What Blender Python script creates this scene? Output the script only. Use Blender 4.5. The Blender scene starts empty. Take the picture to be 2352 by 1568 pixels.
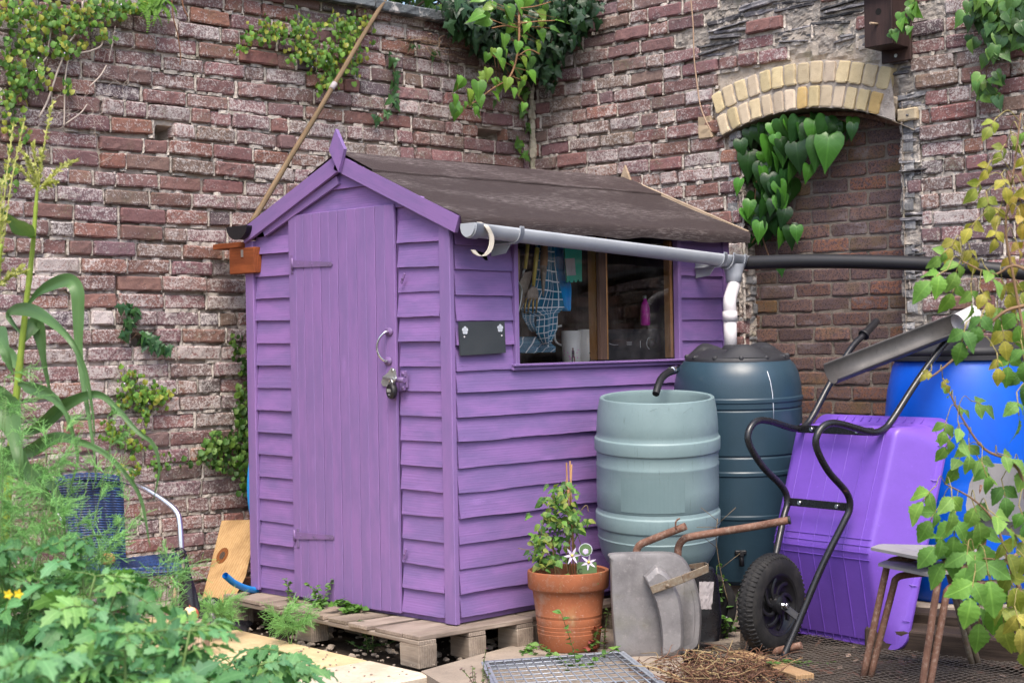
import bpy, math, random
import numpy as np
from mathutils import Vector, Matrix, noise
R = math.radians
rng = random.Random(7)
C = bpy.context.scene.collection
sc = bpy.context.scene

# ------------------------------------------------------------------ camera model
F = 3645.0; W2, H2 = 1176.0, 784.0; ROLL = R(1.02)
FW = Vector((math.sqrt(.5), math.sqrt(.5), 0)); RT = Vector((math.sqrt(.5), -math.sqrt(.5), 0)); UP = Vector((0, 0, 1))
CAM = Vector((-4.763, -5.137, 1.244))
GZ = -0.14                                    # ground level (shed floor is z = 0)

def ray(px, py):
    u, v = px - W2, py - H2
    a, b = math.cos(ROLL), math.sin(ROLL)
    return FW + RT * ((u*a - v*b)/F) - UP * ((u*b + v*a)/F)
def hx(px, py, x): d = ray(px, py); return CAM + d*((x-CAM.x)/d.x)
def hy(px, py, y): d = ray(px, py); return CAM + d*((y-CAM.y)/d.y)
def hz(px, py, z): d = ray(px, py); return CAM + d*((z-CAM.z)/d.z)
def hd(px, py, dep): return CAM + ray(px, py)*dep
def hp(px, py, p, n): d = ray(px, py); return CAM + d*((p-CAM).dot(n)/d.dot(n))

# ------------------------------------------------------------------ objects
ORG = {}
def tag(o, label=None, cat=None, group=None, kind=None):
    if label: o['label'] = label
    if cat: o['category'] = cat
    if group: o['group'] = group
    if kind: o['kind'] = kind
    return o
def thing(name, label, cat, loc, group=None):
    o = bpy.data.objects.new(name, None); C.objects.link(o)
    o.empty_display_size = .1
    o.location = loc; ORG[o] = Vector(loc)
    return tag(o, label, cat, group)

def V(*a): return Vector(a if len(a) > 1 else a[0])
def frame_from(d, up=UP):
    d = Vector(d).normalized()
    s = d.cross(up)
    if s.length < 1e-4: s = d.cross(Vector((1, 0, 0)))
    s.normalize(); u = s.cross(d).normalized()
    return d, s, u
def catmull(pts, n=6):
    pts = [Vector(p) for p in pts]
    if len(pts) < 3: return pts
    P = [pts[0]*2-pts[1]] + pts + [pts[-1]*2-pts[-2]]
    out = []
    for i in range(1, len(P)-2):
        a, b, c, d = P[i-1:i+3]
        for k in range(n):
            t = k/n
            out.append(.5*((2*b)+(c-a)*t+(2*a-5*b+4*c-d)*t*t+(3*b-a-3*c+d)*t**3))
    out.append(pts[-1]); return out
def lerp(a, b, t): return a+(b-a)*t
def nz(x, y, z=0.): return noise.noise(Vector((x, y, z)))

class MB:
    def __init__(s): s.v = []; s.f = []; s.m = []; s.c = []; s.g = []; s.sm = []; s.col = (1, 1, 1, 1); s.smooth = False; s.mi = 0
    def vert(s, p, g=None, c=None):
        s.v.append((p[0], p[1], p[2])); s.g.append(tuple(g) if g is not None else (p[0], p[1], p[2])); s.c.append(c or s.col); return len(s.v)-1
    def face(s, *ids): s.f.append(ids); s.m.append(s.mi); s.sm.append(s.smooth)
    def box(s, c, size, M=None, bev=0, jit=0, goff=None):
        """box centred at c, axes M (3 vectors) - long axis becomes grain axis; chamfered edges when bev > 0"""
        c = Vector(c); ax = M or (Vector((1, 0, 0)), Vector((0, 1, 0)), Vector((0, 0, 1)))
        hs = [x/2 for x in size]; L = max(range(3), key=lambda i: size[i]); o = [k for k in range(3) if k != L]
        off = goff or (rng.uniform(0, 50), rng.uniform(0, 50), rng.uniform(0, 50))
        def pv(x, y, z):
            p = c+ax[0]*x+ax[1]*y+ax[2]*z
            if jit: p = p+Vector((rng.uniform(-jit, jit), rng.uniform(-jit, jit), rng.uniform(-jit, jit)))
            q = (x, y, z)
            return s.vert(p, (q[L]+off[0], q[o[0]]+off[1], q[o[1]]+off[2]))
        if bev <= 0:
            i = [pv(a*hs[0], b*hs[1], d*hs[2]) for a in (-1, 1) for b in (-1, 1) for d in (-1, 1)]
            for q in ((0, 1, 3, 2), (4, 6, 7, 5), (0, 4, 5, 1), (2, 3, 7, 6), (0, 2, 6, 4), (1, 5, 7, 3)): s.face(*[i[k] for k in q])
            return
        bev = min(bev, min(hs)*.8); ids = {}
        for a in (-1, 1):
            for b in (-1, 1):
                for d in (-1, 1):
                    for k in range(3):
                        q = [a*hs[0], b*hs[1], d*hs[2]]
                        for j in range(3):
                            if j != k: q[j] -= (a, b, d)[j]*bev
                        ids[(a, b, d, k)] = pv(*q)
        for k in range(3):
            j, l = (k+1) % 3, (k+2) % 3
            for sg in (-1, 1):
                q = []
                for (x, y) in ((-1, -1), (1, -1), (1, 1), (-1, 1)):
                    t = [0, 0, 0]; t[k] = sg; t[j] = x; t[l] = y; q.append(ids[(*t, k)])
                s.face(*(q if sg > 0 else q[::-1]))
        for k in range(3):
            j, l = (k+1) % 3, (k+2) % 3
            for x in (-1, 1):
                for y in (-1, 1):
                    t0 = [0, 0, 0]; t1 = [0, 0, 0]; t0[k] = -1; t1[k] = 1; t0[j] = t1[j] = x; t0[l] = t1[l] = y
                    q = [ids[(*t0, j)], ids[(*t1, j)], ids[(*t1, l)], ids[(*t0, l)]]
                    s.face(*(q if x*y > 0 else q[::-1]))
        for a in (-1, 1):
            for b in (-1, 1):
                for d in (-1, 1):
                    q = [ids[(a, b, d, 0)], ids[(a, b, d, 1)], ids[(a, b, d, 2)]]
                    s.face(*(q if a*b*d > 0 else q[::-1]))
    def beam(s, a, b, w, h, up=UP, bev=.003, jit=0):
        """box from a to b, width w (sideways), height h (along up)"""
        a, b = Vector(a), Vector(b); d, sd, u = frame_from(b-a, up)
        s.box((a+b)/2, ((b-a).length, w, h), (d, sd, u), bev, jit)
    def tube(s, pts, r, n=10, cap=True, rr=None, flat=1.0, g0=None):
        pts = [Vector(p) for p in pts]; N = len(pts)
        rad = rr or [r]*N
        d0 = (pts[1]-pts[0]).normalized(); _, sd, u = frame_from(d0)
        g0 = g0 if g0 is not None else rng.uniform(0, 30); rings = []; acc = 0
        for i, p in enumerate(pts):
            d = (pts[min(i+1, N-1)]-pts[max(i-1, 0)])
            if d.length < 1e-9: d = d0
            d.normalize(); sd = (sd-d*sd.dot(d)).normalized(); u = sd.cross(d)
            if i: acc += (p-pts[i-1]).length
            rings.append([s.vert(p+sd*(rad[i]*math.cos(2*math.pi*k/n))+u*(rad[i]*flat*math.sin(2*math.pi*k/n)), (acc+g0, math.cos(2*math.pi*k/n)*rad[i], math.sin(2*math.pi*k/n)*rad[i])) for k in range(n)])
        sm = s.smooth; s.smooth = True
        for i in range(N-1):
            for k in range(n):
                k2 = (k+1) % n; s.face(rings[i][k], rings[i][k2], rings[i+1][k2], rings[i+1][k])
        s.smooth = sm
        if cap: s.face(*rings[0][::-1]); s.face(*rings[-1])
        return rings
    def lathe(s, prof, c, axis=UP, n=48, a0=0, a1=2*math.pi):
        c = Vector(c); d, sd, u = frame_from(axis, Vector((0, 1, 0)) if abs(Vector(axis).normalized().z) > .9 else UP)
        full = abs(a1-a0-2*math.pi) < 1e-6; m = n if full else n+1; rings = []
        for (r, z) in prof:
            rings.append([s.vert(c+d*z+(sd*math.cos(a0+(a1-a0)*k/n)+u*math.sin(a0+(a1-a0)*k/n))*r) for k in range(m)])
        sm = s.smooth; s.smooth = True
        for i in range(len(prof)-1):
            for k in range(n):
                k2 = (k+1) % m; s.face(rings[i][k], rings[i][k2], rings[i+1][k2], rings[i+1][k])
        s.smooth = sm; return rings
    def disc(s, c, nrm, r, n=20, r2=None, th=0):
        c = Vector(c); d, sd, u = frame_from(nrm); r2 = r2 or r
        a = [s.vert(c+sd*(r*math.cos(2*math.pi*k/n))+u*(r2*math.sin(2*math.pi*k/n))) for k in range(n)]
        s.face(*a)
        if th:
            b = [s.vert(c-d*th+sd*(r*math.cos(2*math.pi*k/n))+u*(r2*math.sin(2*math.pi*k/n))) for k in range(n)]
            s.face(*b[::-1])
            for k in range(n): s.face(a[k], b[k], b[(k+1) % n], a[(k+1) % n])
    def prism(s, poly, th):
        """poly: list of 3D points (planar, convex or simple), extruded by vector th"""
        th = Vector(th); off = (rng.uniform(0, 30), 0, 0)
        a = [s.vert(p, Vector(p)+Vector(off)) for p in poly]; b = [s.vert(Vector(p)+th, Vector(p)+th+Vector(off)) for p in poly]; n = len(poly)
        s.face(*a[::-1]); s.face(*b)
        for k in range(n): s.face(a[k], a[(k+1) % n], b[(k+1) % n], b[k])
    def grid(s, fn, nu, nv, gf=None, cf=None, close_u=False):
        ids = [[s.vert(fn(i/nu, j/nv), gf(i/nu, j/nv) if gf else None, cf(i/nu, j/nv) if cf else None) for i in range(nu+1)] for j in range(nv+1)]
        for j in range(nv):
            for i in range(nu): s.face(ids[j][i], ids[j][i+1], ids[j+1][i+1], ids[j+1][i])
        return ids
    def build(s, name, mats, parent=None, smooth=None, ang=None):
        if not isinstance(mats, (list, tuple)): mats = [mats]
        A = np.array(s.v, dtype=np.float64).reshape(-1, 3)
        if parent is not None: org = ORG[parent]
        else:
            lo, hi = A.min(0), A.max(0); org = Vector(((lo[0]+hi[0])/2, (lo[1]+hi[1])/2, lo[2]))
        A = A-np.array(org)
        me = bpy.data.meshes.new(name); me.from_pydata(A.tolist(), [], s.f)
        at = me.attributes.new('col', 'FLOAT_COLOR', 'POINT'); at.data.foreach_set('color', np.array(s.c, dtype=np.float32).ravel())
        at = me.attributes.new('gv', 'FLOAT_VECTOR', 'POINT'); at.data.foreach_set('vector', np.array(s.g, dtype=np.float32).ravel())
        for m in mats: me.materials.append(m)
        me.polygons.foreach_set('material_index', s.m)
        me.polygons.foreach_set('use_smooth', [True]*len(s.f) if smooth else s.sm)
        if ang: me.set_sharp_from_angle(angle=R(ang))
        me.update(); me.validate()
        o = bpy.data.objects.new(name, me); C.objects.link(o)
        if parent is not None: o.parent = parent; ORG[o] = Vector(org)
        else: o.location = org; ORG[o] = Vector(org)
        return o

# ------------------------------------------------------------------ material mini language
class NT:
    def __init__(s, name):
        s.mat = bpy.data.materials.new(name); s.mat.use_nodes = True; s.t = s.mat.node_tree; s.t.nodes.clear()
        s.out = s.n('ShaderNodeOutputMaterial'); s.b = s.n('ShaderNodeBsdfPrincipled'); s.l(s.b.outputs[0], s.out.inputs[0])
    def n(s, ty, **k):
        x = s.t.nodes.new(ty)
        for a, b in k.items(): setattr(x, a, b)
        return x
    def l(s, a, b): s.t.links.new(a, b)
    def put(s, sock, v):
        if isinstance(v, bpy.types.NodeSocket): s.l(v, sock)
        elif isinstance(v, (tuple, list)) and len(v) == 3 and sock.type == 'RGBA': sock.default_value = (*v, 1)
        else: sock.default_value = v
    def gv(s): return s.n('ShaderNodeAttribute', attribute_name='gv').outputs['Vector']
    def col(s): return s.n('ShaderNodeAttribute', attribute_name='col').outputs['Color']
    def colA(s): return s.n('ShaderNodeAttribute', attribute_name='col').outputs['Alpha']
    def sc(s, vec, x, y, z):
        m = s.n('ShaderNodeMapping'); s.l(vec, m.inputs[0]); m.inputs['Scale'].default_value = (x, y, z); return m.outputs[0]
    def noise(s, vec, scale, det=4, rough=.55, dist=0):
        x = s.n('ShaderNodeTexNoise'); s.l(vec, x.inputs['Vector']); x.inputs['Scale'].default_value = scale; x.inputs['Detail'].default_value = det
        x.inputs['Roughness'].default_value = rough; x.inputs['Distortion'].default_value = dist; return x.outputs[0]
    def voro(s, vec, scale, feat='F1'):
        x = s.n('ShaderNodeTexVoronoi', feature=feat); s.l(vec, x.inputs['Vector']); x.inputs['Scale'].default_value = scale; return x.outputs[0]
    def wave(s, vec, scale, dist=3, det=2, dscale=1, bands='Y', prof='SIN'):
        x = s.n('ShaderNodeTexWave', bands_direction=bands, wave_profile=prof); s.l(vec, x.inputs['Vector']); x.inputs['Scale'].default_value = scale
        x.inputs['Distortion'].default_value = dist; x.inputs['Detail'].default_value = det; x.inputs['Detail Scale'].default_value = dscale; return x.outputs['Fac']
    def rmp(s, fac, a, b, lo=0., hi=1.):
        x = s.n('ShaderNodeMapRange'); s.put(x.inputs[0], fac); x.inputs[1].default_value = a; x.inputs[2].default_value = b; x.inputs[3].default_value = lo; x.inputs[4].default_value = hi
        return x.outputs[0]
    def mix(s, fac, a, b, mode='MIX'):
        x = s.n('ShaderNodeMix', data_type='RGBA', blend_type=mode); s.put(x.inputs[0], fac); s.put(x.inputs[6], a); s.put(x.inputs[7], b); return x.outputs[2]
    def math(s, op, a, b=0.):
        x = s.n('ShaderNodeMath', operation=op); s.put(x.inputs[0], a); s.put(x.inputs[1], b); return x.outputs[0]
    def sep(s, vec): x = s.n('ShaderNodeSeparateXYZ'); s.l(vec, x.inputs[0]); return x.outputs
    def bump(s, h, st=.3, dist=.01, nrm=None):
        x = s.n('ShaderNodeBump'); s.put(x.inputs['Height'], h); x.inputs['Strength'].default_value = st; x.inputs['Distance'].default_value = dist
        if nrm: s.l(nrm, x.inputs['Normal'])
        return x.outputs[0]
    def fin(s, col=None, rough=None, met=None, nrm=None, spec=None, trans=None):
        if col is not None: s.put(s.b.inputs['Base Color'], col)
        if rough is not None: s.put(s.b.inputs['Roughness'], rough)
        if met is not None: s.put(s.b.inputs['Metallic'], met)
        if spec is not None: s.put(s.b.inputs['Specular IOR Level'], spec)
        if nrm is not None: s.l(nrm, s.b.inputs['Normal'])
        return s.mat
# ------------------------------------------------------------------ materials
M = {}
def paint_wood(name, c1, c2, grain=.35, rough=.5, spec=.35):
    n = NT(name); g = n.gv()
    gr = n.noise(n.sc(g, 2.2, 55, 55), 1.6, 5, .6, .25)
    ring = n.wave(n.sc(g, .9, 9, 9), 3.0, 7, 3, .6)
    blot = n.noise(n.sc(g, 2.5, 9, 9), 1.2, 5, .62)
    fine = n.noise(g, 420, 2, .5)
    c = n.mix(n.rmp(blot, .38, .60), c1, c2)
    c = n.mix(n.rmp(gr, .60, .78, 0, .18), c, tuple(x*.62 for x in c2))
    kn = n.rmp(n.voro(n.sc(g, 2.2, 7, 7), 1.0), .04, .13, 1, 0); c = n.mix(n.math('MULTIPLY', kn, .35), c, tuple(x*1.35 for x in c1))
    scuff = n.noise(n.sc(g, 14, 60, 60), 2.5, 6, .7)
    c = n.mix(n.rmp(scuff, .70, .78, 0, .28), c, (.52, .42, .62))
    h = n.math('ADD', n.math('MULTIPLY', gr, .7), n.math('ADD', n.math('MULTIPLY', ring, .12), n.math('MULTIPLY', fine, .15))); h = n.math('ADD', h, n.math('MULTIPLY', n.math('MULTIPLY', kn, n.noise(g, 90, 3, .7)), .9))
    return n.fin(c, n.rmp(blot, .3, .7, rough-.06, rough+.12), nrm=n.bump(h, grain, .004), spec=spec)
M['purple'] = paint_wood('purple_painted_board', (.248, .138, .368), (.182, .118, .305), .45)
M['purple_door'] = paint_wood('purple_painted_door', (.240, .138, .352), (.196, .126, .312), .28, .48)
M['purple_metal'] = paint_wood('purple_painted_metal', (.20, .115, .29), (.16, .11, .225), .15, .42)

def raw_wood(name, c1, c2, c3, grain=.5, rough=.8, sc1=1.0):
    n = NT(name); g = n.gv()
    gr = n.noise(n.sc(g, 3, 70*sc1, 70*sc1), 1.4, 6, .65, .3)
    ring = n.wave(n.sc(g, .8, 8, 8), 3.2*sc1, 6, 3, .6)
    blot = n.noise(n.sc(g, 2, 6, 6), 1.5, 5, .6)
    c = n.mix(n.rmp(gr, .3, .7), c1, c2)
    c = n.mix(n.rmp(ring, .55, 1, 0, .5), c, c3)
    c = n.mix(n.rmp(blot, .45, .72, 0, .7), c, tuple(x*.55 for x in c3))
    return n.fin(n.mix(1., c, n.col(), 'MULTIPLY'), rough, nrm=n.bump(n.math('ADD', gr, n.math('MULTIPLY', ring, .4)), grain, .005), spec=.2)
M['pallet'] = raw_wood('weathered_pallet_wood', (.37, .315, .27), (.26, .21, .175), (.19, .145, .12))
M['raw'] = raw_wood('bare_softwood', (.42, .29, .17), (.33, .20, .10), (.22, .12, .055), .3)
M['plank'] = raw_wood('golden_plank_wood', (.46, .31, .155), (.39, .245, .11), (.27, .145, .06), .25)
M['redwood'] = raw_wood('red_stained_wood', (.30, .085, .03), (.22, .06, .022), (.13, .035, .015), .3)
M['oldwood'] = raw_wood('dark_old_sleeper', (.085, .06, .045), (.05, .036, .03), (.03, .022, .018), .7)
M['birdbox'] = raw_wood('dark_brown_stained_wood', (.060, .036, .032), (.042, .026, .025), (.030, .02, .019), .4, .6)
M['mullion'] = raw_wood('orange_glazing_bar', (.72, .38, .15), (.6, .29, .10), (.42, .19, .06), .2)
M['brownframe'] = raw_wood('brown_window_frame', (.085, .05, .038), (.06, .036, .028), (.04, .025, .02), .2)
M['rawend'] = raw_wood('pale_weathered_trim', (.50, .40, .30), (.38, .29, .20), (.26, .18, .12), .4)
M['inside'] = raw_wood('shed_inside_boards', (.20, .13, .075), (.14, .085, .05), (.09, .05, .03), .3)
M['cane'] = raw_wood('bamboo_cane', (.36, .22, .11), (.28, .15, .07), (.2, .1, .05), .2)
M['pole'] = raw_wood('weathered_pole', (.22, .155, .095), (.15, .095, .055), (.11, .085, .05), .3, .75, .6)

# old brick: colour per brick in col.rgb, lime bloom amount in col.a
n = NT('old_red_brick'); g = n.gv()
base = n.mix(.22, n.col(), (.15, .125, .13)); a = n.colA()
big = n.noise(g, 7, 5, .6); mid = n.noise(g, 38, 5, .65); fin_ = n.noise(g, 190, 3, .6); spk = n.noise(g, 95, 3, .7)
c = n.mix(n.rmp(mid, .35, .7, 0, .75), base, n.mix(1., base, (.52, .50, .55), 'MULTIPLY'))
c = n.mix(n.rmp(fin_, .55, .75, 0, .5), c, n.mix(1., base, (1.5, 1.3, 1.2), 'MULTIPLY'))
bl = n.math('ADD', n.math('MULTIPLY', n.rmp(big, .3, .7, -.5, .5), .42), n.math('ADD', n.math('MULTIPLY', n.rmp(mid, .3, .7, -.5, .5), .62), n.math('MULTIPLY', n.rmp(spk, .3, .7, -.5, .5), .80)))
lime = n.rmp(n.math('ADD', bl, n.math('SUBTRACT', a, .5)), .06, .52, 0, .66)
c = n.mix(lime, c, n.mix(n.rmp(fin_, .35, .65), (.50, .45, .435), (.69, .66, .645)))
moss = n.math('MULTIPLY', n.rmp(n.noise(g, 4.1, 4, .6), .56, .7, 0, .5), n.rmp(spk, .4, .62))
c = n.mix(moss, c, (.11, .13, .055))
M['brick'] = n.fin(c, .92, nrm=n.bump(n.math('ADD', n.math('MULTIPLY', mid, .8), n.math('MULTIPLY', fin_, .35)), .85, .008), spec=.15)

n = NT('lime_mortar'); g = n.gv()
a1 = n.noise(g, 16, 5, .65); a2 = n.noise(g, 120, 4, .7)
c = n.mix(n.rmp(a1, .35, .68), (.37, .325, .29), (.60, .55, .50)); c = n.mix(n.rmp(a2, .5, .72, 0, .6), c, (.56, .53, .50))
c = n.mix(n.rmp(n.noise(g, 6, 4, .6), .58, .72, 0, .5), c, (.20, .21, .12))
M['mortar'] = n.fin(n.mix(1., c, n.col(), 'MULTIPLY'), .95, nrm=n.bump(n.math('ADD', a1, n.math('MULTIPLY', a2, .6)), 1., .012), spec=.1)

n = NT('brown_mottled_brick'); g = n.gv()
a1 = n.noise(g, 60, 4, .7); a2 = n.noise(g, 130, 3, .6); a3 = n.noise(g, 2.6, 4, .6)
c = n.mix(n.rmp(a1, .40, .6), n.mix(.85, (.205, .115, .088), n.col(), 'MULTIPLY'), (.115, .082, .088)); c = n.mix(n.rmp(a2, .53, .63, 0, .85), c, (.03, .024, .028))
c = n.mix(n.rmp(a3, .52, .68, 0, .42), c, (.155, .115, .03))
c = n.mix(n.math('MULTIPLY', n.rmp(n.noise(n.sc(g, 1, 2.2, .6), 3.2, 5, .6), .58, .74, 0, .55), n.rmp(a1, .35, .55)), c, (.36, .31, .32))
M['infill'] = n.fin(c, .9, nrm=n.bump(a1, .3, .004), spec=.15)

n = NT('yellow_firebrick'); g = n.gv()
a1 = n.noise(g, 22, 5, .6); a2 = n.noise(g, 150, 3, .6)
c = n.mix(n.rmp(a1, .35, .7), n.mix(1., (.60, .50, .345), n.col(), 'MULTIPLY'), n.mix(1., (.52, .425, .29), n.col(), 'MULTIPLY'))
c = n.mix(n.rmp(a2, .60, .72, 0, .6), c, (.26, .17, .09)); c = n.mix(n.rmp(n.noise(g, 9, 5, .7), .6, .75, 0, .45), c, (.42, .38, .33))
M['yellow'] = n.fin(c, .9, nrm=n.bump(n.math('ADD', a1, n.math('MULTIPLY', a2, .5)), .5, .006), spec=.15)

n = NT('slate_rubble'); g = n.gv()
a1 = n.noise(n.sc(g, 1, 1, 3), 24, 6, .7); a2 = n.noise(g, 12, 5, .7)
c = n.mix(n.rmp(a1, .3, .7), n.mix(1., n.col(), (.55, .55, .6), 'MULTIPLY'), n.col()); c = n.mix(n.rmp(a2, .55, .66, 0, .85), c, (.60, .57, .55))
M['slate'] = n.fin(c, .85, nrm=n.bump(a1, .9, .012), spec=.25)

def plastic(name, c1, c2, rough=.4, scr=.5, spec=.5, bump=.05):
    n = NT(name); g = n.gv(); a1 = n.noise(g, 5, 6, .65); a2 = n.noise(n.sc(g, 6, 6, 40), 9, 4, .7); a3 = n.noise(n.sc(g, 30, 30, 2.2), 3.4, 5, .7)
    c = n.mix(n.rmp(a1, .35, .7), c1, c2); c = n.mix(n.rmp(a2, .62, .74, 0, scr), c, tuple(min(1, x*1.4+.03) for x in c1)); c = n.mix(n.rmp(a3, .60, .76, 0, scr), c, tuple(x*.55 for x in c2))
    return n.fin(n.mix(1., c, n.col(), 'MULTIPLY'), n.rmp(a1, .3, .7, rough-.08, rough+.12), nrm=n.bump(n.noise(g, 250, 2), bump, .003), spec=spec)
M['pale'] = plastic('pale_green_plastic', (.195, .275, .288), (.158, .232, .245), .42, .75)
M['teal'] = plastic('dark_teal_plastic', (.028, .058, .085), (.018, .044, .066), .36, .55)
M['blue'] = plastic('bright_blue_plastic', (.0, .105, .66), (.0, .08, .55), .38, .12)
M['skyblue'] = plastic('light_blue_pipe', (.01, .28, .72), (.01, .22, .60), .35, .1)
M['black'] = plastic('black_plastic', (.014, .014, .017), (.009, .009, .011), .46, .3)
M['blackmatt'] = plastic('black_lid_plastic', (.022, .023, .028), (.016, .016, .02), .55, .3)
M['greygut'] = plastic('grey_gutter_plastic', (.39, .42, .46), (.33, .355, .395), .40, .25)
M['white'] = plastic('white_plastic_pipe', (.66, .64, .66), (.58, .56, .58), .35, .2)
M['cream'] = plastic('cream_plastic', (.62, .58, .50), (.52, .47, .40), .5, .3)
M['tray'] = plastic('purple_tray_plastic', (.185, .085, .50), (.155, .07, .43), .38, .6, .5)
M['seat'] = plastic('grey_chair_plastic', (.29, .28, .28), (.22, .21, .21), .5, .4)
n = NT('blue_wicker'); g = n.gv(); sz = n.wave(n.sc(g, 1, 1, 1), 26, .3, 1, 1, 'Z'); sx_ = n.wave(n.sc(g, 1, -1, 0), 13, .3, 1, 1, 'X'); wv = n.math('MULTIPLY', sz, n.math('ADD', n.math('MULTIPLY', sx_, .7), .3))
M['wicker'] = n.fin(n.mix(wv, (.006, .012, .04), (.026, .065, .20)), .4, nrm=n.bump(wv, .8, .006), spec=.4)
M['bag'] = plastic('black_polythene', (.010, .010, .014), (.008, .008, .010), .25, .1, .6, .4)
M['slateboard'] = plastic('chalkboard_slate', (.028, .035, .042), (.045, .052, .058), .6, .6)
M['whitepaint'] = plastic('white_sticker', (.62, .66, .72), (.52, .56, .64), .5, 0)
M['pink'] = plastic('pink_bottle', (.85, .02, .60), (.75, .01, .52), .25, 0)
M['mug'] = plastic('white_mug', (.70, .68, .66), (.64, .62, .60), .2, 0)
M['lettering'] = plastic('pale_lettering', (.70, .72, .74), (.66, .68, .70), .5, 0)
M['ink'] = plastic('dark_print', (.02, .02, .025), (.03, .02, .02), .5, 0)
M['red_ink'] = plastic('red_print', (.20, .04, .04), (.12, .02, .03), .5, 0)
M['tape'] = plastic('faded_paper', (.40, .37, .38), (.28, .25, .27), .7, .8)
M['bluecloth'] = plastic('blue_mesh_cloth', (.0, .32, .75), (.0, .26, .65), .8, .1)
M['greentool'] = plastic('green_plastic', (.02, .40, .27), (.02, .30, .2), .5, .4)
M['gold'] = plastic('gold_plastic', (.62, .50, .10), (.46, .36, .07), .35, .3)

n = NT('checked_tea_towel'); x = n.sep(n.gv())
def lines(sock, freq, lo): return n.rmp(n.math('ABSOLUTE', n.math('SUBTRACT', n.math('FRACT', n.math('MULTIPLY', sock, freq)), .5)), lo, lo+.03)
wv = n.math('MAXIMUM', lines(x[0], 34, .42), lines(x[1], 34, .42))
c = n.mix(wv, n.mix(n.rmp(n.noise(n.gv(), 8, 2), .4, .6), (.01, .11, .20), (.016, .17, .28)), (.75, .78, .8))
M['towel'] = n.fin(c, .9, spec=.1)

def metal(name, c1, c2, c3, rough, met, k=.5):
    n = NT(name); g = n.gv(); a1 = n.noise(g, 14, 6, .7); a2 = n.noise(g, 70, 4, .7)
    c = n.mix(n.rmp(a1, .35, .68), c1, c2); c = n.mix(n.rmp(a2, .5, .66, 0, k), c, c3)
    return n.fin(c, n.rmp(a1, .3, .7, rough-.1, rough+.15), met, n.bump(n.math('ADD', a1, a2), .15, .003))
M['galv'] = metal('dull_galvanised_steel', (.235, .225, .235), (.18, .172, .182), (.29, .27, .27), .55, .25)
n = NT('dented_galvanised_pan'); g = n.gv(); a1 = n.noise(g, 7, 6, .7); a2 = n.noise(g, 40, 5, .75); a3 = n.noise(g, 16, 6, .8)
c = n.mix(n.rmp(a1, .38, .64), (.25, .24, .245), (.16, .152, .158)); c = n.mix(n.rmp(a2, .55, .68, 0, .6), c, (.33, .31, .31)); c = n.mix(n.rmp(a3, .62, .74, 0, .75), c, (.17, .10, .065)); c = n.mix(n.rmp(n.noise(g, 4, 4), .55, .7, 0, .35), c, (.24, .24, .15))
M['galv'] = n.fin(c, n.rmp(a1, .3, .7, .42, .7), .3, n.bump(n.math('ADD', a1, n.math('MULTIPLY', a2, .2)), .25, .012))
M['galvgrid'] = metal('galvanised_grid', (.34, .38, .44), (.26, .29, .34), (.42, .46, .52), .45, .45)
M['rust'] = metal('rusty_tube', (.185, .092, .06), (.115, .055, .038), (.27, .19, .15), .75, .1, .8)
M['rustgrey'] = metal('rust_flecked_steel', (.20, .165, .12), (.14, .085, .05), (.28, .26, .22), .65, .2, .7)
M['chrome'] = metal('chrome', (.72, .72, .74), (.62, .62, .65), (.8, .8, .82), .16, 1., .3)
M['steel'] = metal('zinc_plate', (.52, .55, .54), (.42, .44, .43), (.6, .62, .6), .38, .8, .4)
M['brass'] = metal('brass', (.42, .29, .09), (.32, .2, .06), (.5, .38, .14), .4, .8, .4)
M['dirtmetal'] = metal('soiled_steel', (.30, .24, .185), (.20, .155, .12), (.40, .34, .28), .7, .2, .7)
M['tub'] = NT('black_painted_tube').fin((.010, .010, .013), .24, spec=.5)
n = NT('chipped_black_tube'); g = n.gv(); a1 = n.noise(g, 26, 5, .7)
M['tub'] = n.fin(n.mix(n.rmp(a1, .66, .72, 0, .85), (.011, .011, .014), (.17, .07, .03)), n.rmp(a1, .4, .7, .2, .45), nrm=n.bump(a1, .06, .003), spec=.55)
M['netting'] = metal('rusted_netting', (.16, .14, .12), (.11, .085, .07), (.22, .2, .18), .7, .3, .6)

n = NT('black_rubber'); g = n.gv(); a = n.noise(g, 18, 5, .7)
M['rubber'] = n.fin(n.mix(n.rmp(a, .45, .75), (.013, .013, .014), (.032, .030, .029)), .72, nrm=n.bump(n.noise(g, 200, 3), .15, .003), spec=.3)
n = NT('black_rim'); M['rim'] = n.fin((.010, .010, .012), .3, spec=.5)

n = NT('roof_felt'); g = n.gv()
a1 = n.noise(n.sc(g, 3, 26, 26), 5, 6, .75); a2 = n.noise(g, 300, 3, .7); a3 = n.noise(n.sc(g, 1, 2.5, 1), 1.5, 4, .6); a4 = n.noise(g, 40, 5, .75)
c = n.mix(n.rmp(a2, .35, .7), (.030, .022, .023), (.066, .051, .050))
c = n.mix(n.math('MULTIPLY', n.rmp(a1, .48, .68, 0, .75), n.math('ADD', n.rmp(a3, .44, .62, 0, 1), .10)), c, (.32, .28, .275))
c = n.mix(n.rmp(a4, .66, .76, 0, .5), c, (.05, .045, .03))
M['felt'] = n.fin(n.mix(1., c, n.col(), 'MULTIPLY'), .95, nrm=n.bump(n.math('ADD', a2, n.math('MULTIPLY', a1, .5)), .6, .004), spec=.15)

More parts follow.
